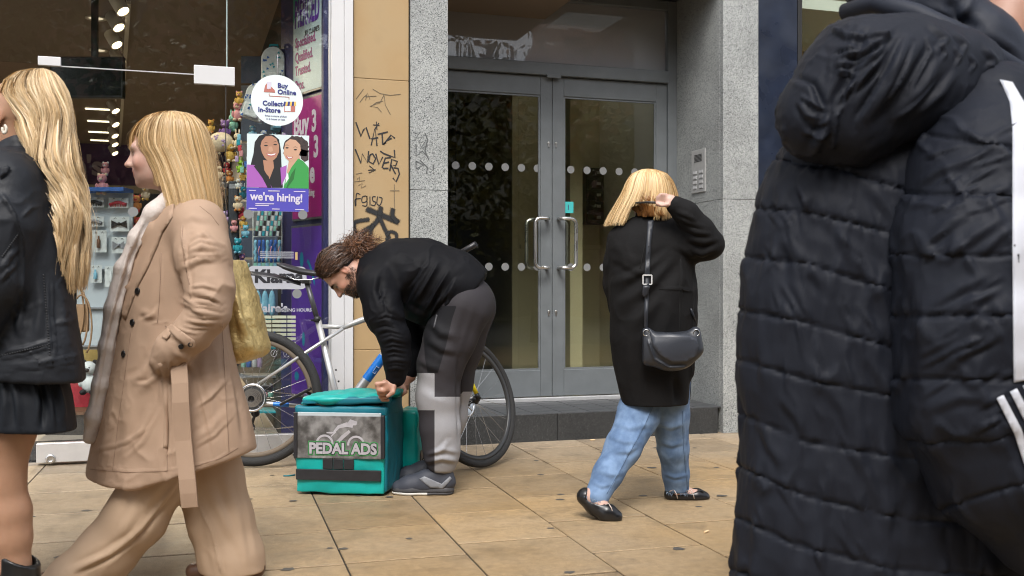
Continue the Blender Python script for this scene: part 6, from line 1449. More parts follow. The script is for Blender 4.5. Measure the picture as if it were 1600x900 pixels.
# ================================================================== WOMAN IN BLACK COAT
D_ = Fr(1015, 4.65); c = D_
wom = D_.root('person', 'blonde person in black coat and pale jeans combing hair while walking past', 'person')
v = Vol((c(880,0).x, -.42, -.0), (c(1150,0).x, .45, 1.58), .0072)
HC = c(1012,306,.02); hf, hu = Vector((.25,.95,-.18)), Vector((.02,.15,1))
head(v, HC, hf, hu, .95, False, True, None)
v.cap(HC+Vector((0,0,-.04)), c(1014,352,.0), .05, .058, .03)
along(D_, v).loft([(c(0,612).z,c(1020,0).x,0,.13,.09),(c(0,555).z,c(1022,0).x,0,.16,.11),(c(0,470).z,c(1020,0).x,0,.14,.10),(c(0,390).z,c(1018,0).x,0,.17,.10),(c(0,352).z,c(1016,0).x,0,.13,.08)], .04)
v.chain([(c(1068,368,-.03),.06),(c(1108,384,-.10),.045),(c(1055,322,-.16),.030)], .03); v.chain([(c(978,376,0),.045),(c(968,440,.06),.034),(c(985,480,.14),.028)], .03)
v.chain([(c(1006,605,.04),.07),(c(995,650,.0),.07),(c(970,700,-.08),.055),(c(928,775,-.20),.034)], .03); v.chain([(c(1048,605,.05),.07),(c(1053,700,.12),.055),(c(1060,765,.20),.034)], .03)
# feet
toeA = c(955,806,-.235); v.chain([(c(926,774,-.20),.036),(c(922,778,-.20),.032),(c(938,790,-.22),.031),(toeA,.026),(c(964,808,-.24),.018)], .02)
v.chain([(c(1060,762,.20),.036),(c(1052,771,.20),.031),(c(1072,772,.20),.030),(c(1092,775,.20),.026),(c(1102,776,.20),.018)], .02)
# raised hand on the comb
hw = c(1047,315,-.165); v.ell(hw, (.032,.026,.030), None, .012); v.cap(c(1056,322,-.16), hw, .026, .026, .015)
for k in range(4): finger(v, [c(1042,305+k*4.2,-.175+.004*k), c(1033,304+k*4.4,-.19+.004*k), c(1027,309+k*3.6,-.18+.004*k), c(1031,315+k*2.2,-.165+.004*k)], .0092, .0074, .0035)
finger(v, [c(1044,320,-.19), c(1034,321,-.19), c(1026,318,-.185)], .0095, .0078, .006)
V, Q = v.nets(1); mesh_of('body', V, Q, M_skin2, wom); bodyb = bvh_of(V, Q)
# --- coat
M_coat = mat('black_wool', (.0072,.0069,.0072), .82, bump=.3, bscale=60, bdist=.004, spec=.2, var=.15, vscale=7, fold=(6,.35,.02,(1,1,.6)))
v = Vol((c(920,0).x, -.34, .42), (c(1150,0).x, .36, 1.42), .0062)
rows = [(634,972,1077,.02,.15),(600,964,1081,.02,.158),(570,957,1085,.02,.165),(530,950,1089,.01,.168),(490,951,1091,.0,.165),(450,951,1090,.0,.162),(415,949,1086,.0,.158),(385,947,1084,.0,.15),(364,952,1078,.0,.13),(350,968,1062,.0,.10),(341,990,1040,.0,.07)]
along(D_, v).loft([(c(0,y).z, c((a+b)/2,0).x, d, (b-a)/2/F*4.58, e, 2.2) for (y,a,b,d,e) in rows], .03)
v.chain([(c(1056,368,-.02),.096),(c(1084,378,-.06),.084),(c(1106,381,-.10),.062),(c(1095,360,-.13),.055),(c(1072,334,-.155),.050),(c(1056,321,-.165),.042)], .035)
v.cut(c(1054,318,-.165), (-.75,-.2,.55) , .006) if False else None
v.chain([(c(973,376,0),.068),(c(964,410,.01),.056),(c(962,445,.05),.052),(c(968,480,.14),.05)], .03)
v.cut(c(1000,632,0), (.0,0,-1), .004); v.cap(c(1014,350,0), c(1013,325,.0), .062, .058, .02)
V, Q = v.nets(2)
st = [([(1060,400),(1020,440),(965,480)],9,.014,'F'),([(1075,408),(1030,470),(975,520)],10,.012,'F'),([(1050,392),(1005,425),(955,445)],7,.010,'F'),([(1070,420),(1045,480),(1030,540)],10,.010,'F'),([(955,560),(968,600),(975,632)],8,.010,'F'),([(1000,470),(985,540),(985,600)],12,.009,'F'),([(1078,372),(1100,378),(1122,372)],5,.010,'F'),([(1066,350),(1088,362),(1112,366)],4.5,.010,'F'),([(1060,340),(1080,348),(1102,356)],4,.009,'F'),([(1058,331),(1072,336),(1090,346)],3.5,.008,'F'),([(1050,380),(1080,396),(1110,394)],6,.008,'F'),([(960,380),(975,400),(1000,412)],8,.006,'F'),([(955,400),(985,418),(1010,428)],6,.007,'F'),([(1085,440),(1083,520),(1080,600)],4,-.016,'s'),([(1035,451),(1060,451),(1082,455)],2.5,-.006,'s'),([(1064,400),(1063,450),(1062,540)],2.2,-.006,'s'),([(1090,410),(1095,460),(1094,520)],5,.012,'r'),([(1055,590),(1058,612),(1060,634)],6,-.02,'r'),([(1078,386),(1098,396),(1118,388)],4,.008,'F')]
V = strokes(D_, V, Q, st); V = V+vnormals(V,Q)*(fbm(V,6,3,5)*.010)[:,None]; V = creases(V,Q,.004,6,4,(1,1,.7))
mesh_of('coat', V, Q, M_coat, wom); cb = bvh_of(V, Q); coatVQ = (V, Q)
M_cseam = mat('black_seam', (.003,.003,.003), .9)
for pth in ([(1030,452),(1060,452),(1082,455)],[(1063,405),(1062,460),(1061,540)],[(1083,410),(1084,470),(1082,560),(1078,625)],[(1012,352),(1008,380),(1000,420)]): seam(D_, cb, pth, .0016, M_cseam, wom)
m = MB(); p = c(1056,321,-.165); 
# --- jeans
M_jean = mat('pale_denim', (.095,.165,.295), .82, var=.16, vscale=14, bump=.3, bscale=120, bstretch=(1,1,.25), bdist=.003, color2=(.16,.25,.40), fold=(9,.16,.012,(1,1,.6)))
v = Vol((c(890,0).x, -.36, .03), (c(1100,0).x, .34, .62), .0058)
v.chain([(c(1006,600,.04),.092),(c(997,650,.0),.092),(c(973,700,-.08),.077),(c(950,740,-.14),.063),(c(932,776,-.195),.054)], .03)
v.chain([(c(1046,600,.04),.096),(c(1047,650,.07),.086),(c(1052,700,.12),.071),(c(1056,740,.17),.061),(c(1058,768,.20),.056)], .02)
v.cut(c(930,777,-.195), (-.25,0,-1), .004) if False else v.cut(c(1059,768,.2), (0,0,-1), .003)
V, Q = v.nets(2)
# hem of the trailing leg is lifted: shear away below its own line
PX_ = D_.to_px(V)
st = [([(955,660),(985,668),(1018,662)],5,.005,'F'),([(950,680),(975,690),(1005,690)],4,.004,'F'),([(1000,700),(985,712),(960,712)],4,-.005,'F'),([(935,735),(955,742),(975,738)],4,.0035,'F'),([(925,752),(940,760),(958,756)],3,.0035,'F'),([(1028,660),(1048,668),(1068,662)],4,.004,'F'),([(1030,690),(1050,696),(1070,690)],4,.0035,'F'),([(1038,740),(1055,746),(1074,742)],3,.0035,'F'),([(1022,626),(1008,660),(975,720),(950,772)],2,-.004,'s'),([(1068,640),(1070,700),(1076,765)],2,-.004,'s')]
V = strokes(D_, V, Q, st); V = creases(V,Q,.0025,12,3,(1,1,.6)); mesh_of('jeans', V, Q, M_jean, wom); jb = bvh_of(V, Q)
M_jseam = mat('denim_seam', (.07,.12,.21), .8)
for pth in ([(1020,636),(1004,672),(976,722),(948,772)],[(1066,642),(1068,700),(1074,764)]): seam(D_, jb, pth, .0012, M_jseam, wom)
g_ = np.random.default_rng(5); n = 260; P = np.zeros((n,4,3))
for i in range(n):
    if i % 2: a = g_.uniform(0,6.28); b0 = np.array(c(1059,768,.20))+np.array((.058*math.cos(a),.058*math.sin(a),.004))
    else: a = g_.uniform(0,6.28); b0 = np.array(c(930,775,-.195))+np.array((.056*math.cos(a),.056*math.sin(a),-.006-.02*math.cos(a)))
    d = np.array((math.cos(a)*.2,math.sin(a)*.2,-1))+g_.normal(0,.35,3)
    for j in range(4): P[i,j] = b0+d*g_.uniform(.6,1.2)*.010*j/3
strand_mesh('frayed_hem', P, np.full(n,.001), np.tile(np.array((.22,.30,.42)),(n,4,1))*g_.uniform(.7,1.2,(n,1,1)), hair_mat('fray',.8), wom)
# --- ballet flats
M_flat = mat('black_leather_flat', (.010,.010,.011), .28, var=.1, vscale=30)
def flat_shoe(pts, rad, openc, openr, bow, slope):
    xs = [p.x for p in pts]; lo = Vector((min(xs)-.07, min(p.y for p in pts)-.08, -.005)); hi = Vector((max(xs)+.07, max(p.y for p in pts)+.08, .2)); v = Vol(lo, hi, .004)
    v.chain(list(zip(pts, rad)), .02); v.ell(openc, openr, None, .004, True); v.cut(slope[0], slope[1], .003); V, Q = v.nets(2); o = mesh_of('ballet_flat', V, Q, M_flat, wom)
    m = MB()
    for sg in (-1,1): m.tube([bow, bow+Vector((.012*sg,-.004,.004)), bow+Vector((.016*sg,-.002,-.004)), bow], .003, 6)
    m.build('bow', M_flat, o); return o
flat_shoe([c(915,776,-.195), c(930,790,-.21), c(948,801,-.23), c(962,807,-.238)], [.040,.040,.040,.030], c(937,777,-.215), (.062,.040,.046), c(953,797,-.255), (c(960,813,-.238)+Vector((0,0,.0)), (.0,0,-1)))
flat_shoe([c(1050,772,.20), c(1068,774,.20), c(1088,776,.20), c(1100,777,.20)], [.038,.037,.038,.028], c(1068,760,.19), (.075,.040,.040), c(1094,768,.175), (Vector((0,0,.003)), (0,0,-1)))
for (p0, sg) in ((c(1046,768,.15),1),(c(1072,768,.15),1),(c(944,790,-.25),1)):
    m = MB(); m.tube([p0, p0+Vector((.018*sg,-.012,.012)), p0+Vector((.03*sg,-.016,-.008)), p0+Vector((.036*sg,-.014,-.03))], .0022, 6); m.build('ankle_tie', mat('cream_cord', (.55,.47,.42), .8), wom)
# --- blonde hair, straight, being combed
M_hairl = hair_mat('hair_blonde', .38); pal = [(.66,.46,.22),(.75,.54,.28),(.58,.38,.17),(.80,.61,.35)]
rows = [(264,1011,1017,.02,.008),(266,1000,1028,.02,.045),(272,988,1042,.02,.08),(284,980,1051,.02,.10),(300,974,1057,.015,.108),(318,964,1060,.01,.110),(335,954,1061,.005,.110),(355,944,1062,0,.110)]
def ef(th, g):
    x = np.cos(th); front = np.sin(th) > .55
    e = np.where(x < -.45, 1.0-.10*g.random(np.shape(x)), np.where(x > .30, .93-.10*g.random(np.shape(x)), .70+.14*np.abs(x+.1)-.06*g.random(np.shape(x))))
    return np.where(front, .55, e)
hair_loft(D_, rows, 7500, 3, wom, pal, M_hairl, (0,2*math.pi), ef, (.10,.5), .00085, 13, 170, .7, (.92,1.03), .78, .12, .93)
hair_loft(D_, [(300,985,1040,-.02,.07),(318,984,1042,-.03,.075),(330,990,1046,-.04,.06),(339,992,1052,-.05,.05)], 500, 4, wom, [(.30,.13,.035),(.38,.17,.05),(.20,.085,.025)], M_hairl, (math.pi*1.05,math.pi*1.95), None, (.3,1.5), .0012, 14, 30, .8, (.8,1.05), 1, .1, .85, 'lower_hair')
# comb
cm = D_.root('comb', 'slim black comb drawn through the blonde hair by the raised hand', 'comb')
m = MB(); m.tube([c(993,317,-.118), c(1010,316,-.14), c(1036,317,-.165)], [.004,.005,.006], 8); m.build('spine', M_btn, cm)
for k in range(14): m = MB(); q = c(994+k*2,317,-.119-.0016*k); m.bar(q, q+Vector((0,.03,-.004)), .0014); m.build('tooth', M_btn, cm)
# cuff of the raised sleeve
# --- shoulder bag
M_bagl = mat('blue_black_leather', (.022,.025,.032), .42, bump=.12, bscale=130, bdist=.003, var=.1, vscale=20)
bg_ = D_.root('shoulder_bag', 'blue-black leather half-moon shoulder bag worn across the black coat', 'bag')
v = Vol((c(995,0).x,-.34,c(0,590).z), (c(1105,0).x,-.02,c(0,495).z), .0045)
v.ell(c(1049,545,-.20), (.125,.055,.098), None, .02); v.cut(c(1049,515,-.2), (-.05,0,1), .02); v.ell(c(1048,505,-.2), (.075,.08,.035), None, .03, True); v.cap(c(1010,520,-.2), c(1012,560,-.2), .024, .03, .03); v.cap(c(1087,518,-.2), c(1088,545,-.2), .022, .03, .03)
V, Q = v.nets(3); V = strokes(D_, V, Q, [([(1012,530),(1022,560),(1045,573),(1075,572)],2.5,-.010,'s'),([(1040,522),(1060,530),(1085,528)],6,.006,'r')]); mesh_of('bag_body', V, Q, M_bagl, bg_); bb = bvh_of(V, Q)
drape(D_, [(1014,512),(1022,522),(1045,521),(1070,523),(1088,528),(1092,540),(1088,556),(1072,566),(1052,567),(1032,556),(1020,540)], bb, 'flap', mat('flap_leather', (.034,.038,.048), .38, bump=.12, bscale=130, bdist=.003), bg_, .004, .005, 5, fallback=-.2)
both = bvh_objs([coatVQ, (V,Q)])
drape(D_, [(1012,345),(1022,343),(1017,380),(1015,430),(1013,480),(1012,512),(1006,512),(1007,470),(1007,430),(1010,380)], cb, 'strap', M_bagl, bg_, .004, .004, 4, fallback=-.17)
drape(D_, [(1088,505),(1080,490),(1078,482),(1081,482),(1086,494),(1091,512)], cb, 'strap', M_bagl, bg_, .004, .004, 4, fallback=-.15)
drape(D_, [(1005,446),(1016,447),(1012,460),(1006,464),(1003,460)], cb, 'strap_end', M_bagl, bg_, .012, .004, 4)
p, nn = put(D_, cb, 1011.5, 437, .012)
for (dx0,dz0,dx1,dz1) in ((-.019,-.02,.019,-.02),(-.019,.02,.019,.02),(-.019,-.02,-.019,.02),(.019,-.02,.019,.02)): m = MB(); m.bar(p+Vector((dx0,0,dz0)), p+Vector((dx1,0,dz1)), .0055); m.build('buckle_bar', mat('satin_nickel', (.75,.75,.74), .45, metal=.4), bg_)
for k in range(4): q, nn = put(D_, cb, 1013.5-.3*k, 385+k*9, .0095); m = MB(); m.ball(q, .0022, 6, 4); m.build('strap_hole', M_blk, bg_)
for (x, y) in ((1010,520),(1088,520)): m = MB(); m.tube([c(x+5*math.cos(a),y-5*math.sin(a),-.225) for a in np.linspace(0,6.28,14)[:-1]], .0025, 6, closed=True); m.build('ring', M_chrome, bg_)
# ================================================================== WOMAN IN BEIGE TRENCH COAT
T_ = Fr(270, 3.46); c = T_
tw_ = T_.root('person', 'blonde person in beige trench coat striding past the shop, hand in pocket', 'person')
v = Vol((c(60,0).x, -.42, -.0), (c(440,0).x, .42, 1.64), .0066)
HC = c(252,240,-.0); hf, hu = Vector((-.985,-.10,-.10)), Vector((-.08,0,1))
Hh = head(v, HC, hf, hu, .98, False, True, None)
v.cap(HC+Vector((.03,0,-.05)), c(295,330,0), .052, .062, .03)
along(T_, v).loft([(c(0,720).z,c(290,0).x,0,.12,.13),(c(0,600).z,c(280,0).x,0,.15,.15),(c(0,470).z,c(272,0).x,0,.12,.14),(c(0,390).z,c(285,0).x,0,.13,.16),(c(0,335).z,c(297,0).x,0,.085,.14)], .04)
for sg in (-1,1): v.chain([(c(305,350,sg*.16),.055),(c(328,480,sg*.22),.042),(c(275,540,sg*.20),.032),(c(258,566,sg*.19),.034)], .03)
v.chain([(c(268,720,-.05),.085),(c(205,815,-.05),.058),(c(120,890,-.06),.04)], .03); v.chain([(c(315,720,.06),.085),(c(345,810,.06),.058),(c(365,890,.06),.04)], .03)
V, Q = v.nets(1); 
lipm = T_.to_px(V); bod = mesh_of('body', V, Q, M_skinc, tw_, skin_cols(V, Hh, (.56,.36,.29), (.42,.15,.14), (.30,.20,.11))); bodyb = bvh_of(V, Q)
# --- lips and eye detail
# --- coat
M_tr = mat('beige_gabardine', (.385,.265,.185), .72, bump=.16, bscale=240, bdist=.002, var=.06, vscale=6, spec=.3, fold=(5.5,.30,.02,(1,1,.7)))
v = Vol((c(110,0).x, -.42, .18), (c(430,0).x, .42, 1.36), .0048)
rows = [(752,133,378,.0,.225),(720,137,400,.0,.222),(690,143,401,.0,.218),(640,156,390,.0,.212),(580,168,372,.0,.205),(530,177,361,.0,.198),(480,188,353,.0,.194),(430,202,350,.0,.194),(390,217,350,.0,.195),(360,226,347,.0,.195),(335,246,340,.0,.17),(318,262,328,.0,.11),(308,272,318,.0,.07)]
along(T_, v).loft([(c(0,y).z, c((a+b)/2,0).x, d, (b-a)/2/F*3.46, e, 2.15) for (y,a,b,d,e) in rows], .03)
v.chain([(c(310,356,-.15),.092),(c(317,400,-.205),.082),(c(327,452,-.235),.070),(c(326,488,-.245),.064),(c(301,520,-.24),.060),(c(272,543,-.23),.056),(c(258,560,-.215),.048)], .03)
v.chain([(c(300,352,.165),.095),(c(312,450,.22),.082),(c(300,510,.22),.068),(c(262,550,.2),.055)], .04)
v.cut(c(255,748,0), (-.05,0,-1), .004)
# hem rises to the back
v.cut(c(375,708,0), (.30,0,-1), .01)
# gap: front panel falls open slightly
V, Q = v.nets(2)
st = [([(298,448),(318,446),(340,452)],3,0.0061,'F'),([(302,462),(325,463),(346,474)],2.6,0.0068,'F'),([(300,478),(322,480),(346,486)],2.6,0.0068,'F'),([(294,492),(315,496),(340,497)],2.6,0.0061,'F'),([(286,508),(302,512),(326,512)],2.4,0.0054,'F'),([(283,462),(296,470),(312,480)],2.6,0.0054,'F'),([(276,512),(290,518),(308,522)],2.2,0.0041,'F'),([(300,372),(318,366),(340,378)],3.4,0.0048,'F'),([(290,388),(312,375),(346,384)],3,0.0048,'F'),([(284,405),(306,398),(346,398)],3,0.0048,'F'),([(284,350),(287,385),(297,440),(300,470)],2.2,-.009,'s'),([(246,480),(238,495),(220,500)],3.5,0.0054,'F'),([(250,585),(232,600),(212,600)],3.5,0.0054,'F'),([(262,575),(252,600),(250,625)],3.5,0.0054,'F'),([(250,640),(225,690),(200,715)],3.5,0.0041,'F'),([(150,705),(200,690),(235,665)],3.5,0.0034,'F'),([(300,640),(330,620),(355,590)],3.5,0.0041,'F'),([(300,700),(335,680),(362,650)],3.5,0.0034,'F'),([(310,600),(322,650),(335,712)],3,0.0041,'F'),([(290,395),(315,385),(345,392)],6,0.0068,'F'),([(283,420),(310,405),(348,400)],6,0.0068,'F'),([(300,360),(290,390),(288,430)],6,-0.0082,'F'),([(296,455),(320,458),(346,470)],5,0.0082,'F'),([(300,470),(322,472),(347,480)],5,0.0082,'F'),([(296,485),(318,488),(345,492)],5,0.0075,'F'),([(288,500),(308,503),(335,503)],4.5,0.0068,'F'),([(282,470),(300,478),(320,492)],5,0.0068,'F'),([(262,520),(285,530),(305,545)],4,0.0054,'F'),
      ([(262,420),(255,500),(250,560)],12,-0.0041,'F'),([(240,560),(225,585),(205,600)],8,0.0082,'F'),([(250,570),(235,600),(215,612)],7,0.0068,'F'),([(220,485),(232,492),(246,492)],6,0.0054,'F'),([(232,380),(215,440),(200,500)],10,0.0068,'F'),([(180,600),(170,670),(160,740)],9,0.0068,'F'),([(205,620),(200,680),(197,742)],11,0.0054,'F'),([(235,640),(215,690),(205,700)],7,0.0054,'F'),([(262,640),(263,690),(265,742)],4,-.012,'r'),([(264,560),(265,640),(264,742)],3,-.010,'s'),
      ([(340,560),(352,620),(362,700)],10,0.0068,'F'),([(360,540),(372,610),(382,690)],6,-0.0082,'F'),([(320,560),(330,620),(345,715)],8,0.0041,'F'),([(345,600),(310,640),(290,660)],7,0.0041,'F'),([(355,640),(330,670),(300,690)],7,0.0041,'F'),([(275,560),(290,590),(288,640)],6,0.0068,'F'),([(270,548),(290,560),(300,580)],6,0.0068,'F'),([(135,731),(200,736),(262,734),(330,722),(370,699)],1.8,-.0022,'s'),([(346,500),(349,560),(352,640),(356,710)],1.8,-.003,'s'),([(250,395),(252,430),(250,470)],1.8,-.003,'s'),
      ([(236,505),(262,503),(268,506)],1.6,-.003,'s'),([(285,345),(300,338),(330,345)],6,0.0041,'F'),([(316,358),(330,380),(340,400)],4,0.0041,'F')]
V = strokes(T_, V, Q, st); V = V+vnormals(V,Q)*(fbm(V,5,3,9)*.006)[:,None]; V = creases(V,Q,.0055,7,3,(1,1,.8)); V = creases(V,Q,.0022,18,5)
mesh_of('trench_coat', V, Q, M_tr, tw_); cb = bvh_of(V, Q)
tx = lambda *k: None
# shoulder flap, lapel, collar, cuff strap, belt
drape(T_, [(246,326),(272,318),(270,338),(262,352),(254,362),(246,384),(230,420),(216,446),(204,478),(196,500),(190,490),(193,455),(205,410),(222,370),(234,345)], cb, 'lapel', M_tr, tw_, .006, .005, 6, fallback=-.05)
drape(T_, [(258,512),(268,506),(304,532),(306,540),(300,545),(290,541)], cb, 'cuff_strap', M_tr, tw_, .004, .004, 4); drape(T_, [(252,525),(262,510),(268,520),(260,532)], cb, 'cuff_loop', M_tr, tw_, .006, .003, 4)
for (x, y, r_) in ((215,455,.0115),(207,504,.0115),(193,553,.0115),(283,541.5,.0085),(297.5,538,.0085)): button(T_, cb, x, y, r_, 'button', M_btn, tw_)
drape(T_, [(246,568),(266,562),(266,570),(263,640),(262,700),(255,700),(256,640),(254,590)], cb, 'pocket_welt', M_tr, tw_, .002, .002, 6)
m = MB(); L = []; wdt = 12.5/F*3.3
for (x, y, dv) in ((278,552,-.24),(279,575,-.255),(281,600,-.264),(282,630,-.268),(284,660,-.262),(286,690,-.258),(289,720,-.262),(292,750,-.268),(294,772,-.266),(296,794,-.258)): p = c(x,y,dv); L.append((p-Vector((wdt,0,0)), p+Vector((wdt,.0,.004))))
vs = [q for pr in L for q in pr]; vs += [q+Vector((0,.007,0)) for q in vs]; n_ = len(L); k = 2*n_; fs = [(2*i,2*i+1,2*i+3,2*i+2) for i in range(n_-1)]+[(k+2*i+2,k+2*i+3,k+2*i+1,k+2*i) for i in range(n_-1)]+[(2*i,2*i+2,k+2*i+2,k+2*i) for i in range(n_-1)]+[(2*i+3,2*i+1,k+2*i+1,k+2*i+3) for i in range(n_-1)]+[(2*n_-2,2*n_-1,k+2*n_-1,k+2*n_-2)]
m.add(vs, fs, False); m.build('belt', M_tr, tw_)
M_seam = mat('beige_seam', (.24,.155,.105), .8)
for pth in ([(140,733),(200,738),(262,736)],[(300,730),(345,716),(372,700)],[(347,505),(350,560),(354,640),(358,706)],[(286,352),(284,375),(288,410),(296,445)],[(312,322),(330,336),(342,352)],[(252,395),(251,430),(249,470),(246,505)],[(205,515),(196,580),(186,650),(176,735)],[(262,575),(261,640),(262,736)],[(258,509),(300,539)]): seam(T_, cb, pth, .0009, M_seam, tw_)
# --- scarf hanging down the open front
M_scarf = mat('off_white_scarf', (.60,.54,.50), .85, bump=.5, bscale=90, bdist=.004, var=.08, vscale=30)
v = Vol((c(110,0).x, -.30, .38), (c(300,0).x, .26, 1.38), .006)
v.chain([(c(268,316,-.03),.040),(c(246,334,-.05),.036),(c(221,372,-.06),.034),(c(199,420,-.065),.034),(c(183,480,-.07),.034),(c(171,540,-.07),.029),(c(160,600,-.07),.027),(c(149,650,-.07),.026),(c(141,684,-.07),.022)], .02, (1,1.7,1))
v.cut(c(142,690,0), (0,0,-1), .004); V, Q = v.nets(2); V = strokes(T_, V, Q, [([(236,330),(205,400),(185,470),(165,560),(148,660)],4,-.010,'F'),([(246,345),(215,400),(196,470),(178,560)],3,-.008,'F'),([(225,345),(195,410),(176,490)],3,.006,'F')]); V = V+vnormals(V,Q)*(fbm(V,22,3,4)*.0045)[:,None]
mesh_of('scarf', V, Q, M_scarf, tw_)
# --- wide trousers
M_tp = mat('camel_trousers', (.44,.315,.215), .75, bump=.14, bscale=260, bdist=.002, var=.05, vscale=6, spec=.25, fold=(4.5,.25,.02,(1,1,.4)))
v = Vol((c(10,0).x, -.34, -.0), (c(440,0).x, .32, .52), .006)
v.chain([(c(262,690,-.04),.10),(c(245,745,-.05),.105),(c(213,805,-.06),.098),(c(165,865,-.07),.092),(c(118,905,-.08),.085),(c(90,930,-.08),.080)], .03)
v.chain([(c(312,690,.05),.12),(c(326,745,.05),.115),(c(345,810,.05),.108),(c(362,870,.05),.108),(c(372,930,.05),.108),(c(374,945,.05),.108)], .02)
v.cut((0,0,.03), (0,0,-1), .004)
V, Q = v.nets(2)
st = [([(290,745),(262,785),(225,830),(175,870),(120,898)],4,-0.0108,'F'),([(215,770),(205,810),(190,840)],9,0.0072,'F'),([(205,840),(165,868),(110,892)],6,0.0084,'F'),([(235,800),(200,850),(160,890)],7,0.0060,'F'),([(270,750),(235,800),(215,830)],8,-0.0048,'F'),([(300,770),(330,830),(348,900)],2.5,-.008,'s'),([(350,740),(372,800),(388,890)],10,0.0072,'F'),([(325,760),(350,810),(375,860)],8,0.0060,'F'),([(310,800),(320,850),(330,900)],6,-0.0048,'F'),([(370,750),(388,800),(402,880)],6,0.0048,'F')]
V = strokes(T_, V, Q, st); V = V+vnormals(V,Q)*(fbm(V,5,3,19)*.007)[:,None]; V = creases(V,Q,.004,6,8,(1,1,.5)); mesh_of('trousers', V, Q, M_tp, tw_)
M_tsh = mat('brown_shoe', (.10,.05,.03), .4)
for (x, dv) in ((118,-.08),(362,.05)):
    p = c(x,900,dv); v = Vol((p.x-.22,p.y-.1,-.005),(p.x+.2,p.y+.1,.12),.006); v.chain([((p.x+.08,p.y,.04),.036),((p.x-.04,p.y,.036),.036),((p.x-.13,p.y,.03),.028)], .02); v.cut((0,0,.004),(0,0,-1),.003); V, Q = v.nets(1); mesh_of('shoe', V, Q, M_tsh, tw_)
# --- hair: blonde bob
rows = [(175,262,270,.0,.008),(177,246,288,.0,.05),(183,230,304,.0,.078),(195,217,316,.0,.094),(212,208,325,.0,.10),(232,207,331,.0,.104),(250,220,334,.0,.106),(270,231,337,.0,.112),(295,240,341,.0,.12),(320,247,345,.0,.128),(332,250,346,.0,.13)]
pal = [(.62,.43,.21),(.68,.49,.26),(.54,.355,.165),(.72,.54,.31),(.50,.32,.15)]
def ef(th, g):
    x = np.cos(th); e = np.where(x < -.93, .60, np.where(x < -.72, .80, 1.0)); return e
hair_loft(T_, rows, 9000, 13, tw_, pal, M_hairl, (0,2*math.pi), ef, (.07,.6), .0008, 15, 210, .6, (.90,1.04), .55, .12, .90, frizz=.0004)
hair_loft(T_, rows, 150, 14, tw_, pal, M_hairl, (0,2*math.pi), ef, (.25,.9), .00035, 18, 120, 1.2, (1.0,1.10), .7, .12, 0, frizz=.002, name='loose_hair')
# --- gold bag behind her
M_goldb = mat('gold_leather', (.60,.45,.19), .36, metal=.45, bump=.8, bscale=75, bdist=.006, var=.15, vscale=60, fold=(9,.35,.02,(1,1,.5)))
gb = T_.root('tote_bag', 'crinkled gold leather tote bag hanging behind the trench coat', 'bag')
ol = [(349,406,.02),(377,408,.02),(398,470,.02),(417,549,.02),(412,556,.02),(383,571,.02),(366,540,.02),(352,470,.02)]
v = Vol((c(335,0).x,-.10,c(0,590).z),(c(430,0).x,.30,c(0,395).z),.0055)
v.cap(c(358,412,.10), c(362,470,.11), .045, .07, .03, (1,1.6,1)); v.chain([(c(362,420,.1),.028),(c(372,480,.1),.055),(c(384,540,.1),.070)], .04, (1,1.9,1)); v.chain([(c(371,415,.1),.016),(c(392,500,.1),.030),(c(404,543,.1),.030)], .03, (1,3.2,1)); v.cut(c(395,562,.1), (.40,0,-1), .012); v.cut(c(362,407,.1), (0,0,1), .006)
V, Q = v.nets(2); V = strokes(T_, V, Q, [([(358,420),(368,470),(385,540)],6,.012,'F'),([(372,430),(385,490),(405,540)],6,-.010,'F')]); V = V+vnormals(V,Q)*(fbm(V,18,3,7)*.008)[:,None]; mesh_of('bag_body', V, Q, M_goldb, gb)
m = MB(); m.tube([c(352,412,.05), c(345,380,.08), c(335,345,.10), c(318,330,.14), c(330,350,.19), c(352,390,.16), c(360,412,.15)], .007, 8); m.build('shoulder_strap', M_goldb, gb)
# ================================================================== GIRL IN LEATHER JACKET
A_ = Fr(20, 3.18); c = A_
girl = A_.root('person', 'long wavy blonde person in black leather jacket and dark skirt beside the shop', 'person')
v = Vol((c(-110,0).x, -.42, -.0), (c(150,0).x, .42, 1.70), .008)
HC = c(22,186,-.0); hf, hu = Vector((-.93,.25,-.02)), Vector((.0,0,1))
Hh = head(v, HC, hf, hu, .95, False, True, None); v.cap(HC+Vector((.02,0,-.05)), c(28,262,0), .05, .06, .03)
along(A_, v).loft([(c(0,585).z,c(20,0).x,0,.12,.12),(c(0,480).z,c(15,0).x,0,.11,.13),(c(0,330).z,c(10,0).x,0,.12,.15),(c(0,270).z,c(20,0).x,0,.08,.12)], .04)
for sg in (-1,1): v.chain([(c(12,290,sg*.16),.05),(c(0,430,sg*.2),.04),(c(-60,520,sg*.2),.03)], .03)
v.chain([(c(16,600,-.08),.070),(c(14,670,-.09),.074),(c(6,752,-.085),.057),(c(14,800,-.08),.060),(c(18,840,-.08),.054),(c(24,885,-.08),.040),(c(26,930,-.08),.034)], .03)
v.chain([(c(0,590,.09),.07),(c(-40,680,.09),.068),(c(-80,760,.09),.054),(c(-95,850,.09),.052),(c(-100,930,.09),.036)], .03)
V, Q = v.nets(2); mesh_of('body', V, Q, M_skinc, girl, skin_cols(V, Hh, (.40,.225,.14), (.40,.14,.12), (.25,.16,.09))); bodyb = bvh_of(V, Q)
# earring
m = MB(); m.tube([c(7+3*math.sin(a),196+6*(1-math.cos(a)),-.105) for a in np.linspace(0,5.2,12)], .0045, 8); m.build('earring', mat('pearl_white', (.75,.70,.6), .2), girl)
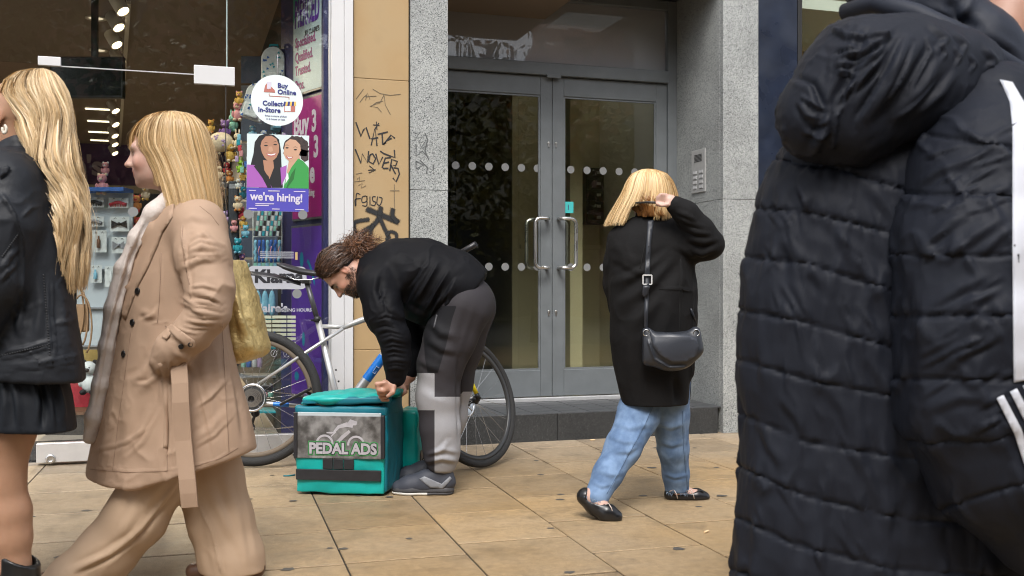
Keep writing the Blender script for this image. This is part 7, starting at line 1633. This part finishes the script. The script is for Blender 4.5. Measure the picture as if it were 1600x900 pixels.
# --- jacket
M_lea = mat('black_leather', (.012,.0140,.0185), .58, bump=.25, bscale=70, bdist=.004, var=.15, vscale=10, rvar=.1, spec=.32, fold=(7,.35,.02,(1,1,.7)))
v = Vol((c(-120,0).x, -.42, .58), (c(160,0).x, .42, 1.48), .0062)
rows = [(592,-70,134,.0,.215),(560,-68,131,.0,.215),(520,-66,124,.0,.205),(470,-66,118,.0,.195),(420,-66,112,.0,.19),(360,-66,104,.0,.19),(310,-62,94,.0,.185),(270,-48,78,.0,.16),(248,-30,62,.0,.12),(236,-12,50,.0,.08)]
along(A_, v).loft([(c(0,y).z, c((a+b)/2,0).x, d, (b-a)/2/F*3.18, e, 2.3) for (y,a,b,d,e) in rows], .03)
v.chain([(c(14,290,-.16),.098),(c(8,350,-.20),.090),(c(-4,440,-.225),.076),(c(-40,510,-.23),.066)], .03); v.chain([(c(14,290,.16),.098),(c(0,440,.22),.076),(c(-50,520,.2),.06)], .03)
v.cap(c(28,255,0), c(30,232,0), .075, .07, .02); v.cut(c(40,584,0), (-.09,0,-1), .006)
V, Q = v.nets(2)
st = [([(0,300),(22,335),(34,370),(38,430),(30,520)],3,-.014,'s'),([(34,340),(48,325),(62,322)],3,.008,'r'),([(75,440),(76,500),(80,560)],2.5,.006,'r'),([(82,440),(83,500),(86,556)],2,-.007,'s'),([(80,507),(100,503),(118,498)],2.2,.006,'r'),([(0,551),(40,545),(80,533)],3,.010,'r'),([(0,560),(40,553),(80,541)],2,-.008,'s'),([(0,572),(60,568),(132,553)],2.2,.006,'r'),([(0,578),(60,574),(134,560)],1.8,-.006,'s'),([(45,380),(52,440),(46,500)],9,.008,'F'),([(60,420),(64,480),(58,530)],8,.008,'F'),([(95,450),(100,500),(108,545)],8,.006,'F'),([(5,420),(15,400),(30,390)],4,.008,'F'),([(0,440),(12,425),(26,415)],4,.008,'F'),([(20,480),(30,500),(34,530)],6,.008,'F')]
V = strokes(A_, V, Q, st); V = V+vnormals(V,Q)*(fbm(V,6,3,15)*.012)[:,None]; V = creases(V,Q,.007,9,4); V = creases(V,Q,.003,22,14)
mesh_of('leather_jacket', V, Q, M_lea, girl); jb = bvh_of(V, Q)
drape(A_, [(0,262),(12,258),(17,262),(10,272),(0,278)], jb, 'shoulder_tab', M_lea, girl, .005, .005, 5)
M_stitch = mat('stitching', (.035,.037,.042), .6)
for (x0,y0,x1,y1,n_) in ((4,400,29,365,12),(68,430,78,558,30),(0,556,78,538,20)):
    for k in range(n_): t = k/n_; p, nn = put(A_, jb, x0+(x1-x0)*t, y0+(y1-y0)*t, .002); m = MB(); m.ball(p, (.003,.002,.0022), 6, 4); m.build('stitch', M_stitch, girl)
# --- skirt
M_sk2 = mat('dark_skirt', (.008,.010,.014), .6, bump=.2, bscale=50, bdist=.003, spec=.25)
v = Vol((c(-130,0).x, -.34, .48), (c(150,0).x, .34, .84), .006)
along(A_, v).loft([(c(0,668).z,c(18,0).x,0,.205,.20,2.1),(c(0,620).z,c(19,0).x,0,.19,.19,2.1),(c(0,560).z,c(20,0).x,0,.16,.17,2.1),(c(0,540).z,c(20,0).x,0,.15,.16,2.1)], .01); v.cut(c(40,664,0), (-.04,0,-1), .003); V, Q = v.nets(2)
V = strokes(A_, V, Q, [([(20,590),(28,630),(32,668)],6,.012,'F'),([(60,590),(68,630),(66,668)],5,-.018,'F'),([(85,590),(95,630),(100,660)],6,.014,'F'),([(70,590),(80,630),(84,668)],4,.010,'F'),([(5,590),(8,630),(6,668)],6,.010,'F')]); mesh_of('skirt', V, Q, M_sk2, girl)
# --- ankle boots
M_boot = mat('black_boot', (.012,.012,.012), .3)
for (x, dv) in ((26,-.08),(-100,.09)):
    p = c(x,900,dv); v = Vol((p.x-.26,p.y-.1,-.005),(p.x+.12,p.y+.1,.30),.0055); v.chain([((p.x+.012,p.y,.19),.058),((p.x+.012,p.y,.10),.054),((p.x+.0,p.y,.05),.05)], .02); v.chain([((p.x+.02,p.y,.045),.045),((p.x-.10,p.y,.04),.045),((p.x-.18,p.y,.03),.034)], .02); v.cap((p.x+.008,p.y,.17),(p.x+.008,p.y,.30),.045,.047,.004,sub=True); v.cut((0,0,.004),(0,0,-1),.003); v.cut(Vector((p.x,p.y,.19)),(.45,0,1),.004); V, Q = v.nets(1); mesh_of('ankle_boot', V, Q, M_boot, girl)
# --- long wavy hair
rows = [(110,50,60,.0,.008),(112,38,76,.0,.05),(118,18,86,.0,.08),(132,0,96,.0,.10),(152,-8,104,.0,.108),(172,6,108,.0,.112),(192,18,111,.0,.112),(215,20,115,.0,.112),(250,30,121,-.01,.112),(290,44,127,-.02,.112),(340,56,132,-.03,.11),(390,64,136,-.03,.10),(430,70,137,-.03,.085),(455,80,132,-.03,.07)]
pal = [(.70,.51,.28),(.76,.58,.35),(.62,.43,.22),(.80,.64,.41),(.55,.37,.185)]
def ef(th, g):
    x = np.cos(th); near = np.sin(th) < 0; e = np.where((x < -.35) & near, np.where(x < -.8, .17, .24)+g.random(np.shape(x))*.0, 1.0); e = np.where((x < -.2) & ~near, .5, e); return e*np.where(e > .9, 1-.14*g.random(np.shape(x)), 1)
def ef2(th, g):
    x = np.cos(th); return np.where(x < -.55, .36+.5*np.clip((x+1)/.45,0,1), 1.0)*(1-.16*g.random(np.shape(x)))
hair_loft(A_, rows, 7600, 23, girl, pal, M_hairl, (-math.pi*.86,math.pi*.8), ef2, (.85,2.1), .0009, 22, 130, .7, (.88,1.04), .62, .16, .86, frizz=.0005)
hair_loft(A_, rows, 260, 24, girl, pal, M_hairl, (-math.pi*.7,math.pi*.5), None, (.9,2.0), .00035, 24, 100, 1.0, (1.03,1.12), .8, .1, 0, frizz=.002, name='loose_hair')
# ================================================================== PERSON IN BLACK PUFFER COAT
E_ = Fr(1440, 2.5); c = E_
puf = E_.root('person', 'person seen from behind in long black quilted puffer coat with white stripes', 'person')
v = Vol((c(1200,0).x, -.36, .0), (c(1760,0).x, .40, 1.86), .012)
HC = c(1612,-70,.02); head(v, HC, (.95,.30,0), (-.05,0,1), 1.0, True, True, c(1560,60,0)); v.cap(HC+Vector((-.02,0,-.06)), c(1545,90,0), .07, .085, .03)
along(E_, v).loft([(c(0,860).z,c(1450,0).x,0,.15,.13),(c(0,500).z,c(1450,0).x,0,.15,.13),(c(0,250).z,c(1460,0).x,0,.18,.13),(c(0,110).z,c(1500,0).x,0,.12,.09)], .04)
for sg in (-1,1): v.chain([(c(1520,180,sg*.17),.06),(c(1510,470,sg*.22),.048),(c(1640,700,sg*.2),.035)], .03); v.chain([(c(1450,850,sg*.09),.09),(c(1450,1000,sg*.09),.065),(c(1450,1080,sg*.09),.04)], .03); v.cap(c(1450,1078,sg*.09), c(1510,1082,sg*.09), .04, .03, .02)
V, Q = v.nets(1); mesh_of('body', V, Q, M_skin, puf)
M_puf = mat('black_nylon', (.0120,.0142,.0215), .60, bump=.2, bscale=16, bstretch=(2.2,2.2,.7), bdist=.012, var=.1, vscale=8, spec=.2, fold=(13,.30,.018,(1,1,.4)))
v = Vol((c(1100,0).x, -.55, .22), (c(1800,0).x, .48, 1.66), .0066)
rows = [(960,1150,1730,.02,.27),(880,1152,1725,.02,.27),(800,1158,1720,.02,.268),(720,1164,1715,.02,.265),(650,1166,1712,.02,.262),(580,1158,1710,.02,.26),(500,1160,1705,.02,.258),(430,1168,1700,.02,.256),(360,1180,1695,.02,.252),(300,1193,1690,.02,.245),(240,1225,1680,.02,.23),(180,1290,1660,.02,.20),(130,1370,1640,.02,.15),(95,1440,1610,.02,.11)]
along(E_, v).loft([(c(0,y).z, c((a+b)/2,0).x, d, (b-a)/2/F*2.5, e, 2.2) for (y,a,b,d,e) in rows], .04)
V, Q = v.nets(2)
def quilt(fr, V, Q, lines, amp, sharp=.5):
    """puff between sewn lines: lines are y(x) tables on the photograph"""
    N = vnormals(V, Q); P = fr.to_px(V); ys = np.stack([np.interp(P[:,0], np.array(l)[:,0], np.array(l)[:,1]) for l in lines], 1); y = P[:,1][:,None]
    d = np.abs(y-ys).min(1); up = np.where(ys <= y, ys, -1e4).max(1); dn = np.where(ys > y, ys, 1e4).min(1); gap = np.clip(dn-up, 30, 95); t = np.clip(d/(gap*.5), 0, 1)
    return V+N*(amp*(.72*np.clip(d/6,0,1)**.7+.28*t**.8-.5))[:,None], t
body_lines = [[(1150,243),(1300,262),(1420,300),(1750,330)],[(1150,326),(1260,331),(1420,372),(1750,400)],[(1150,401),(1260,412),(1420,463),(1750,480)],[(1150,483),(1260,504),(1400,545),(1750,560)],[(1150,560),(1260,592),(1410,622),(1750,640)],[(1150,643),(1260,690),(1405,715),(1750,730)],[(1150,725),(1260,775),(1420,812),(1750,830)],[(1150,806),(1240,850),(1400,890),(1750,910)],[(1150,890),(1240,925),(1750,960)]]
V, t = quilt(E_, V, Q, body_lines, .0125)
N = vnormals(V,Q); P = V*np.array((1,1,.30)); wr = fbm(P, 15, 3, 31); V = V+N*((np.clip(1-np.abs(wr)*3.4,0,1)**2)*.010*(1.15-t))[:,None]; wr = fbm(V*np.array((1,1,.22)), 34, 2, 41); V = V+N*(wr*.012*(1.2-t))[:,None]
st = [([(1232,607),(1242,627),(1253,648)],3.6,0.0033,'F'),([(1182,789),(1188,807),(1193,826)],4.2,0.0046,'F'),([(1364,565),(1369,590),(1375,615)],3.6,0.0058,'F'),([(1295,729),(1299,754),(1304,780)],3.8,0.0050,'F'),([(1246,289),(1258,317),(1271,346)],3.8,0.0058,'F'),([(1337,841),(1350,861),(1363,882)],3.3,0.0060,'F'),([(1373,330),(1377,346),(1382,363)],4.1,0.0045,'F'),([(1317,456),(1326,479),(1335,501)],3.2,0.0049,'F'),([(1308,830),(1326,856),(1344,881)],4.0,0.0062,'F'),([(1327,371),(1348,399),(1369,428)],4.0,0.0048,'F'),([(1337,400),(1350,429),(1364,457)],3.1,0.0033,'F'),([(1367,883),(1377,899),(1387,914)],3.3,0.0036,'F'),([(1244,746),(1249,775),(1254,804)],3.6,0.0032,'F'),([(1338,475),(1359,504),(1380,533)],3.4,0.0062,'F'),([(1248,317),(1252,341),(1256,366)],2.9,0.0043,'F'),([(1314,366),(1324,381),(1334,396)],3.1,0.0061,'F'),([(1377,504),(1387,526),(1397,547)],3.6,0.0050,'F'),([(1303,654),(1316,684),(1330,714)],3.3,0.0053,'F'),([(1232,456),(1246,487),(1260,517)],3.5,0.0032,'F'),([(1271,629),(1278,643),(1286,658)],3.6,0.0033,'F'),([(1318,559),(1327,584),(1336,610)],3.7,0.0054,'F'),([(1184,307),(1203,333),(1221,358)],3.0,0.0045,'F'),([(1310,468),(1317,488),(1324,508)],3.2,0.0050,'F'),([(1246,503),(1250,530),(1255,558)],3.5,0.0054,'F'),([(1248,407),(1256,435),(1264,463)],2.9,0.0045,'F'),([(1333,333),(1340,352),(1347,372)],3.9,0.0045,'F'),([(1368,374),(1378,394),(1389,414)],4.0,0.0045,'F'),([(1229,344),(1235,367),(1241,390)],3.9,0.0057,'F'),([(1220,442),(1235,470),(1250,498)],3.9,0.0042,'F'),([(1208,451),(1217,478),(1225,505)],3.2,0.0044,'F'),([(1272,523),(1279,553),(1286,583)],2.6,0.0060,'F'),([(1373,881),(1388,903),(1404,924)],4.1,0.0038,'F'),([(1344,788),(1355,814),(1367,839)],3.1,0.0042,'F'),([(1230,312),(1237,336),(1245,360)],3.9,0.0032,'F'),([(1378,700),(1399,729),(1419,759)],4.0,0.0049,'F'),([(1182,732),(1188,749),(1194,765)],3.7,0.0047,'F'),([(1271,852),(1279,876),(1288,901)],3.0,0.0058,'F'),([(1284,755),(1290,775),(1295,795)],3.5,0.0056,'F'),([(1217,760),(1236,790),(1255,820)],3.9,0.0031,'F'),([(1318,804),(1322,819),(1327,834)],3.0,0.0047,'F'),([(1273,563),(1277,590),(1281,617)],2.7,0.0035,'F'),([(1207,312),(1227,342),(1247,373)],2.7,0.0046,'F'),([(1249,465),(1260,485),(1270,504)],3.5,0.0042,'F'),([(1222,473),(1229,489),(1237,506)],3.7,0.0043,'F'),([(1197,380),(1208,401),(1218,421)],3.9,0.0043,'F'),([(1356,656),(1364,677),(1372,698)],3.4,0.0053,'F'),([(1225,370),(1250,400),(1300,455)],10,0.0062,'F'),([(1300,345),(1330,400),(1345,440)],9,0.0074,'F'),([(1340,400),(1375,450),(1390,520)],9,0.0087,'F'),([(1240,440),(1255,470),(1260,500)],8,0.0062,'F'),([(1330,500),(1345,540),(1350,580)],9,0.0074,'F'),([(1220,620),(1245,650),(1260,680)],8,0.0062,'F'),([(1290,600),(1320,640),(1335,690)],10,0.0074,'F'),([(1360,560),(1385,600),(1400,640)],9,0.0074,'F'),([(1330,700),(1355,740),(1375,790)],9,0.0074,'F'),([(1190,660),(1205,700),(1225,730)],8,0.0062,'F'),([(1250,290),(1260,310),(1258,330)],8,0.0056,'F'),([(1360,290),(1390,330),(1405,360)],9,0.0074,'F')]
V = strokes(E_, V, Q, st)
mesh_of('puffer_coat', V, Q, M_puf, puf)
# sleeve
v = Vol((c(1340,0).x, -.62, .36), (c(1800,0).x, .10, 1.60), .0062)
v.chain([(c(1548,185,-.16),.125),(c(1535,280,-.23),.155),(c(1520,400,-.275),.162),(c(1512,520,-.295),.160),(c(1520,620,-.30),.155),(c(1570,720,-.30),.150),(c(1650,800,-.29),.14),(c(1740,860,-.27),.12)], .04)
V, Q = v.nets(2)
sl = [[(1340,215),(1440,210),(1600,235),(1750,250)],[(1340,300),(1440,304),(1600,308),(1750,310)],[(1340,392),(1440,400),(1600,400),(1750,400)],[(1340,492),(1420,493),(1600,494),(1750,490)],[(1340,590),(1420,592),(1580,592),(1750,560)],[(1340,700),(1420,690),(1540,690),(1600,670),(1750,620)],[(1340,850),(1450,800),(1580,760),(1750,700)]]
V, t = quilt(E_, V, Q, sl, .0125)
N = vnormals(V,Q); P = V*np.array((1,1,.45)); wr = fbm(P+V[:,[2,0,1]]*np.array((.5,0,0)), 14, 3, 37); V = V+N*((np.clip(1-np.abs(wr)*3.4,0,1)**2)*.013*(1.15-t))[:,None]
st = [([(1485,547),(1513,537),(1532,529)],3.5,0.0053,'F'),([(1435,412),(1462,393),(1480,380)],4.1,0.0043,'F'),([(1555,595),(1578,584),(1594,576)],2.8,0.0056,'F'),([(1521,643),(1555,623),(1578,609)],3.8,0.0048,'F'),([(1439,493),(1458,488),(1470,484)],3.8,0.0032,'F'),([(1438,249),(1474,237),(1499,229)],2.6,0.0057,'F'),([(1442,621),(1474,600),(1496,584)],4.1,0.0049,'F'),([(1540,218),(1574,201),(1597,188)],3.7,0.0034,'F'),([(1533,667),(1552,659),(1565,653)],3.5,0.0056,'F'),([(1460,289),(1483,276),(1498,267)],3.8,0.0043,'F'),([(1478,398),(1503,386),(1520,378)],2.7,0.0046,'F'),([(1566,406),(1599,395),(1622,388)],3.7,0.0055,'F'),([(1522,458),(1550,442),(1569,430)],4.0,0.0035,'F'),([(1438,574),(1476,555),(1500,541)],3.3,0.0053,'F'),([(1451,333),(1474,321),(1488,313)],3.1,0.0038,'F'),([(1525,676),(1549,662),(1565,651)],3.3,0.0058,'F'),([(1509,333),(1532,328),(1547,324)],3.4,0.0043,'F'),([(1449,380),(1474,364),(1491,353)],2.8,0.0062,'F'),([(1494,499),(1522,480),(1540,467)],3.9,0.0048,'F'),([(1494,560),(1530,544),(1554,532)],3.8,0.0061,'F'),([(1492,314),(1515,300),(1530,290)],3.7,0.0061,'F'),([(1548,321),(1570,312),(1585,307)],2.9,0.0053,'F'),([(1549,649),(1572,633),(1588,622)],3.1,0.0044,'F'),([(1530,242),(1550,229),(1563,220)],3.1,0.0042,'F'),([(1509,537),(1527,530),(1539,525)],3.3,0.0046,'F'),([(1455,492),(1493,475),(1518,463)],3.5,0.0035,'F'),([(1464,532),(1485,518),(1498,508)],4.1,0.0034,'F'),([(1561,387),(1595,365),(1618,350)],3.1,0.0052,'F'),([(1519,603),(1543,588),(1559,577)],4.1,0.0052,'F'),([(1502,256),(1531,244),(1550,236)],3.7,0.0052,'F'),([(1507,290),(1538,273),(1559,260)],2.9,0.0058,'F'),([(1520,261),(1557,250),(1582,241)],3.1,0.0053,'F'),([(1511,477),(1543,462),(1564,451)],3.1,0.0037,'F'),([(1434,557),(1468,540),(1491,527)],3.8,0.0042,'F'),([(1440,390),(1480,350),(1520,330)],8,0.0062,'F'),([(1480,400),(1520,370),(1570,340)],9,0.0074,'F'),([(1430,290),(1470,265),(1520,250)],8,0.0074,'F'),([(1530,398),(1560,370),(1590,350)],8,0.0074,'F'),([(1450,480),(1500,450),(1550,430)],9,0.0062,'F'),([(1470,580),(1520,540),(1570,520)],9,0.0062,'F'),([(1480,490),(1520,470),(1560,455)],7,0.0062,'F'),([(1450,640),(1500,620),(1560,625)],9,0.0062,'F')]
V = strokes(E_, V, Q, st); mesh_of('sleeve', V, Q, M_puf, puf); sb = bvh_of(V, Q)
M_stripe = mat('white_stripe', (.62,.64,.70), .5)
drape(E_, [(1562,124),(1582,128),(1604,165),(1612,300),(1612,592),(1584,598),(1582,400),(1582,200),(1578,160)], sb, 'stripe', M_stripe, puf, .003, .004, 9, fallback=-.3)
for k, (x, y) in enumerate(((1557,622),(1578,612),(1598,603))): drape(E_, [(x,y),(x+11,y-5),(x+40,y+50),(x+62,y+130),(x+54,y+136),(x+28,y+56)], sb, 'stripe', M_stripe, puf, .003, .004, 7, fallback=-.4)
# hood lying on the back
v = Vol((c(1170,0).x, -.62, 1.20), (c(1800,0).x, .42, 1.92), .0055)
v.chain([(c(1285,178,-.20),.100),(c(1350,134,-.18),.140),(c(1420,118,-.16),.124),(c(1500,108,-.15),.076),(c(1575,124,-.12),.034)], .06); v.cap(c(1275,205,-.2), c(1330,215,-.22), .052, .055, .05); v.cap(c(1340,200,-.22), c(1480,150,-.22), .05, .04, .06)
V, Q = v.nets(3)
st = [([(1398,58),(1375,95),(1345,130),(1318,170)],3.5,0.0130,'F'),([(1412,62),(1392,105),(1365,150),(1340,190)],3.5,0.0130,'F'),([(1430,70),(1410,115),(1385,160)],3.2,0.0111,'F'),([(1448,60),(1455,80),(1440,110),(1420,150)],3,0.0093,'F'),([(1380,62),(1345,84),(1300,92)],3.2,0.0121,'F'),([(1385,70),(1350,100),(1305,118)],3.2,0.0111,'F'),([(1300,112),(1322,112),(1340,118)],3,0.0093,'F'),([(1330,122),(1318,150),(1312,180),(1306,220)],3,-0.0121,'F'),([(1250,150),(1275,165),(1292,172)],3,0.0093,'F'),([(1262,190),(1280,196),(1292,188)],2.6,0.0093,'F'),([(1268,212),(1284,214),(1296,206)],2.6,0.0084,'F'),([(1470,66),(1478,84),(1468,96)],2.6,0.0075,'F'),([(1492,74),(1500,90),(1492,104)],2.6,0.0075,'F'),([(1515,86),(1524,100),(1514,114)],2.6,0.0075,'F'),([(1545,100),(1553,112),(1545,124)],2.6,0.0065,'F'),([(1460,130),(1430,160),(1400,185)],3.5,0.0075,'F'),([(1360,40),(1330,110),(1290,190)],9,-0.0111,'F'),([(1400,50),(1390,70),(1370,110),(1310,170)],6,-0.0149,'F'),([(1300,45),(1330,60),(1395,55)],6,-.014,'s'),([(1420,60),(1390,130),(1345,195)],8,0.0149,'F'),([(1450,70),(1420,130),(1370,190)],7,-0.0111,'F'),([(1470,90),(1440,140),(1400,185)],8,0.0111,'F'),([(1495,110),(1470,145),(1430,180)],7,0.0093,'F'),([(1300,75),(1340,80),(1380,58)],7,0.0130,'F'),([(1300,105),(1330,100),(1370,80)],5,0.0111,'F'),([(1240,120),(1270,130),(1290,175)],6,-0.0130,'F'),([(1300,160),(1290,200),(1270,240)],8,0.0130,'F'),([(1330,130),(1310,180),(1300,235)],5,-.016,'s'),([(1450,35),(1480,60),(1460,85)],5,0.0075,'F'),([(1490,50),(1510,70),(1500,90)],4,0.0075,'F'),([(1540,75),(1555,95),(1540,110)],5,0.0075,'F'),([(1250,160),(1262,180),(1285,190)],6,0.0111,'F'),([(1255,205),(1275,212),(1290,210)],5,0.0093,'F')]
V = strokes(E_, V, Q, st); V = creases(V,Q,.016,8,44,(1,1,1),2.0); V = creases(V,Q,.005,19,45); hood = mesh_of('hood', V, Q, M_puf, puf); hb = bvh_of(V, Q)
M_lin = mat('navy_lining', (.018,.022,.034), .6, bump=.2, bscale=40, bdist=.004, spec=.3)
m = MB(); m.tube([c(1320,20,.0), c(1370,4,-.08), c(1430,22,-.15), c(1500,56,-.18), c(1560,95,-.17), c(1620,132,-.14), c(1690,150,-.08)], [.022,.024,.025,.026,.026,.026,.025], 14); m.build('hood_lining', M_lin, puf)
v = Vol((c(1330,0).x, -.30, 1.30), (c(1760,0).x, .30, 1.86), .0075); v.chain([(c(1380,-40,.06),.10),(c(1455,5,-.02),.085),(c(1530,68,-.06),.075),(c(1600,130,-.06),.075),(c(1680,150,.0),.08)], .05); V, Q = v.nets(2); V = strokes(E_, V, Q, [([(1480,0),(1500,30),(1530,45)],9,-.02,'r'),([(1440,10),(1480,20),(1520,15)],8,0.0062,'F'),([(1545,50),(1580,75),(1600,95)],8,0.0062,'F')]); V = creases(V,Q,.010,8,24); mesh_of('collar', V, Q, M_lin, puf)
M_ptr = mat('black_trousers', (.012,.012,.014), .7); M_bsh = mat('black_shoe', (.012,.012,.012), .4)
for sg in (-1,1):
    m = MB(); m.tube([c(1450,840,sg*.10), c(1450,950,sg*.10), c(1450,1075,sg*.10)], [.12,.09,.065], 16); m.build('trouser_leg', M_ptr, puf)
    p = c(1470,1080,sg*.10); v = Vol((p.x-.14,p.y-.1,-.005),(p.x+.2,p.y+.1,.13),.007); v.chain([((p.x-.06,p.y,.05),.048),((p.x+.05,p.y,.045),.048),((p.x+.13,p.y,.035),.038)], .02); v.cut((0,0,.004),(0,0,-1),.003); V, Q = v.nets(1); mesh_of('shoe', V, Q, M_bsh, puf)
# ================================================================== ACROSS THE STREET (seen in the glass)
M_brick = mat('brick_front', (.28,.16,.11), .85, var=.2, vscale=3); M_stone = mat('stone_front', (.40,.37,.31), .85, var=.15, vscale=2); M_wing = mat('window_dark', (.03,.035,.04), .1); M_bark = mat('bark', (.07,.055,.04), .9, var=.3, vscale=10, bump=.6, bscale=30)
def far_building(x0, x1, h, material, label, seed):
    t = tag(empty('terrace_building', ((x0+x1)/2, -16, 0)), label, 'building'); cx = (x0+x1)/2
    m = MB(); m.box((x0-cx,-8,0),(x1-cx,0,h)); m.build('wall', material, t)
    m = MB(); m.box((x0-cx-.2,-.1,h),(x1-cx+.2,.35,h+.5)); m.build('cornice', M_stone, t)
    m = MB(); m.box((x0-cx+.4,.001,.1),(x1-cx-.4,.12,3.0)); m.build('shopfront', M_wing, t)
    m = MB(); m.box((x0-cx+.2,.002,3.05),(x1-cx-.2,.3,3.7)); m.build('fascia', M_stone, t)
    n = int((x1-x0)/2.4)
    for fl in range(int((h-4)/3.2)):
        for k in range(n):
            wx = x0-cx+(x1-x0)*(k+.5)/n; wz = 4.6+fl*3.2
            m = MB(); m.box((wx-.55,.002,wz),(wx+.55,.06,wz+1.8)); wo = m.build('window', M_wing, t)
            m = MB(); m.box((wx-.65,.004,wz-.15),(wx+.65,.2,wz-.001)); m.build('sill', M_stone, wo)
far_building(-22,-9,11,M_stone,'pale stone terrace across the street, far along the shop side',1); far_building(-8.9,3,13,M_brick,'tall brick terrace across the street, facing the shop',2)
far_building(3.1,11.3,7.0,M_stone,'pale stone terrace across the street, facing the doors',3); far_building(12.6,30,12,M_brick,'brick terrace across the street, far beyond the doors',4)
def leaf_mat(name, c):
    m = mat(name, c, .6, var=.35, vscale=3); return m
M_lf = [leaf_mat('leaf_green', (.06,.085,.022)), leaf_mat('leaf_olive', (.11,.105,.02)), leaf_mat('leaf_orange', (.32,.14,.02))]
def tree(x, y, h, r, label, mi, seed):
    g_ = np.random.default_rng(seed)
    t = tag(empty('street_tree', (x, y, 0)), label, 'tree', 'trees along the street')
    m = MB(); m.tube([(0,0,-.05),(.05,.02,h*.25),(-.04,.05,h*.5),(.05,0,h*.85)], [.19,.15,.11,.04], 10)
    for k in range(7):
        a = k*2.4; z0 = h*(.38+.06*k); m.tube([(0,0,z0),(math.cos(a)*r*.45,math.sin(a)*r*.45,z0+h*.12),(math.cos(a)*r*.85,math.sin(a)*r*.85,z0+h*.16)], [.07,.045,.015], 6)
    m.build('trunk', M_bark, t)
    nc = 60; cen = g_.normal(size=(nc,3)); cen /= np.linalg.norm(cen,axis=1)[:,None]; cen *= (g_.random(nc)**.4)[:,None]; cen = cen*np.array([r,r,h*.34])+np.array([0,0,h*.66])
    n = 5200; ci = g_.integers(0,nc,n); p = cen[ci]+g_.normal(size=(n,3))*r*.17
    a = g_.normal(size=(n,3)); a /= np.linalg.norm(a,axis=1)[:,None]; b = np.cross(a,g_.normal(size=(n,3))); b /= np.linalg.norm(b,axis=1)[:,None]
    s = g_.uniform(.06,.12,n)[:,None]
    V = np.stack([p-a*s, p+b*s*.6, p+a*s, p-b*s*.6],1).reshape(-1,3)
    me = bpy.data.meshes.new('crown'); me.from_pydata(V.tolist(), [], np.arange(4*n).reshape(-1,4).tolist())
    me.materials.append(M_lf[mi]); me.materials.append(M_lf[2] if mi == 1 else M_lf[1])
    me.polygons.foreach_set('material_index', ((ci*7) % 9 < 1).astype(np.int32)); me.update()
    tag(link('crown', me, None, t), kind='stuff')
tree(-2.6,-4.6,7.5,2.6,'green street tree across from the accessories shop',0,1); tree(2.2,-5.4,8.5,2.9,'olive street tree opposite the pilaster',1,2); tree(6.6,-4.8,5.3,2.7,'green and orange street tree opposite the double doors',1,3); tree(12.5,-5.6,6.0,2.6,'olive street tree opposite the neighbouring window',1,4); tree(-8.2,-5.2,8,2.8,'orange tinged street tree farthest along the shop side',1,5)
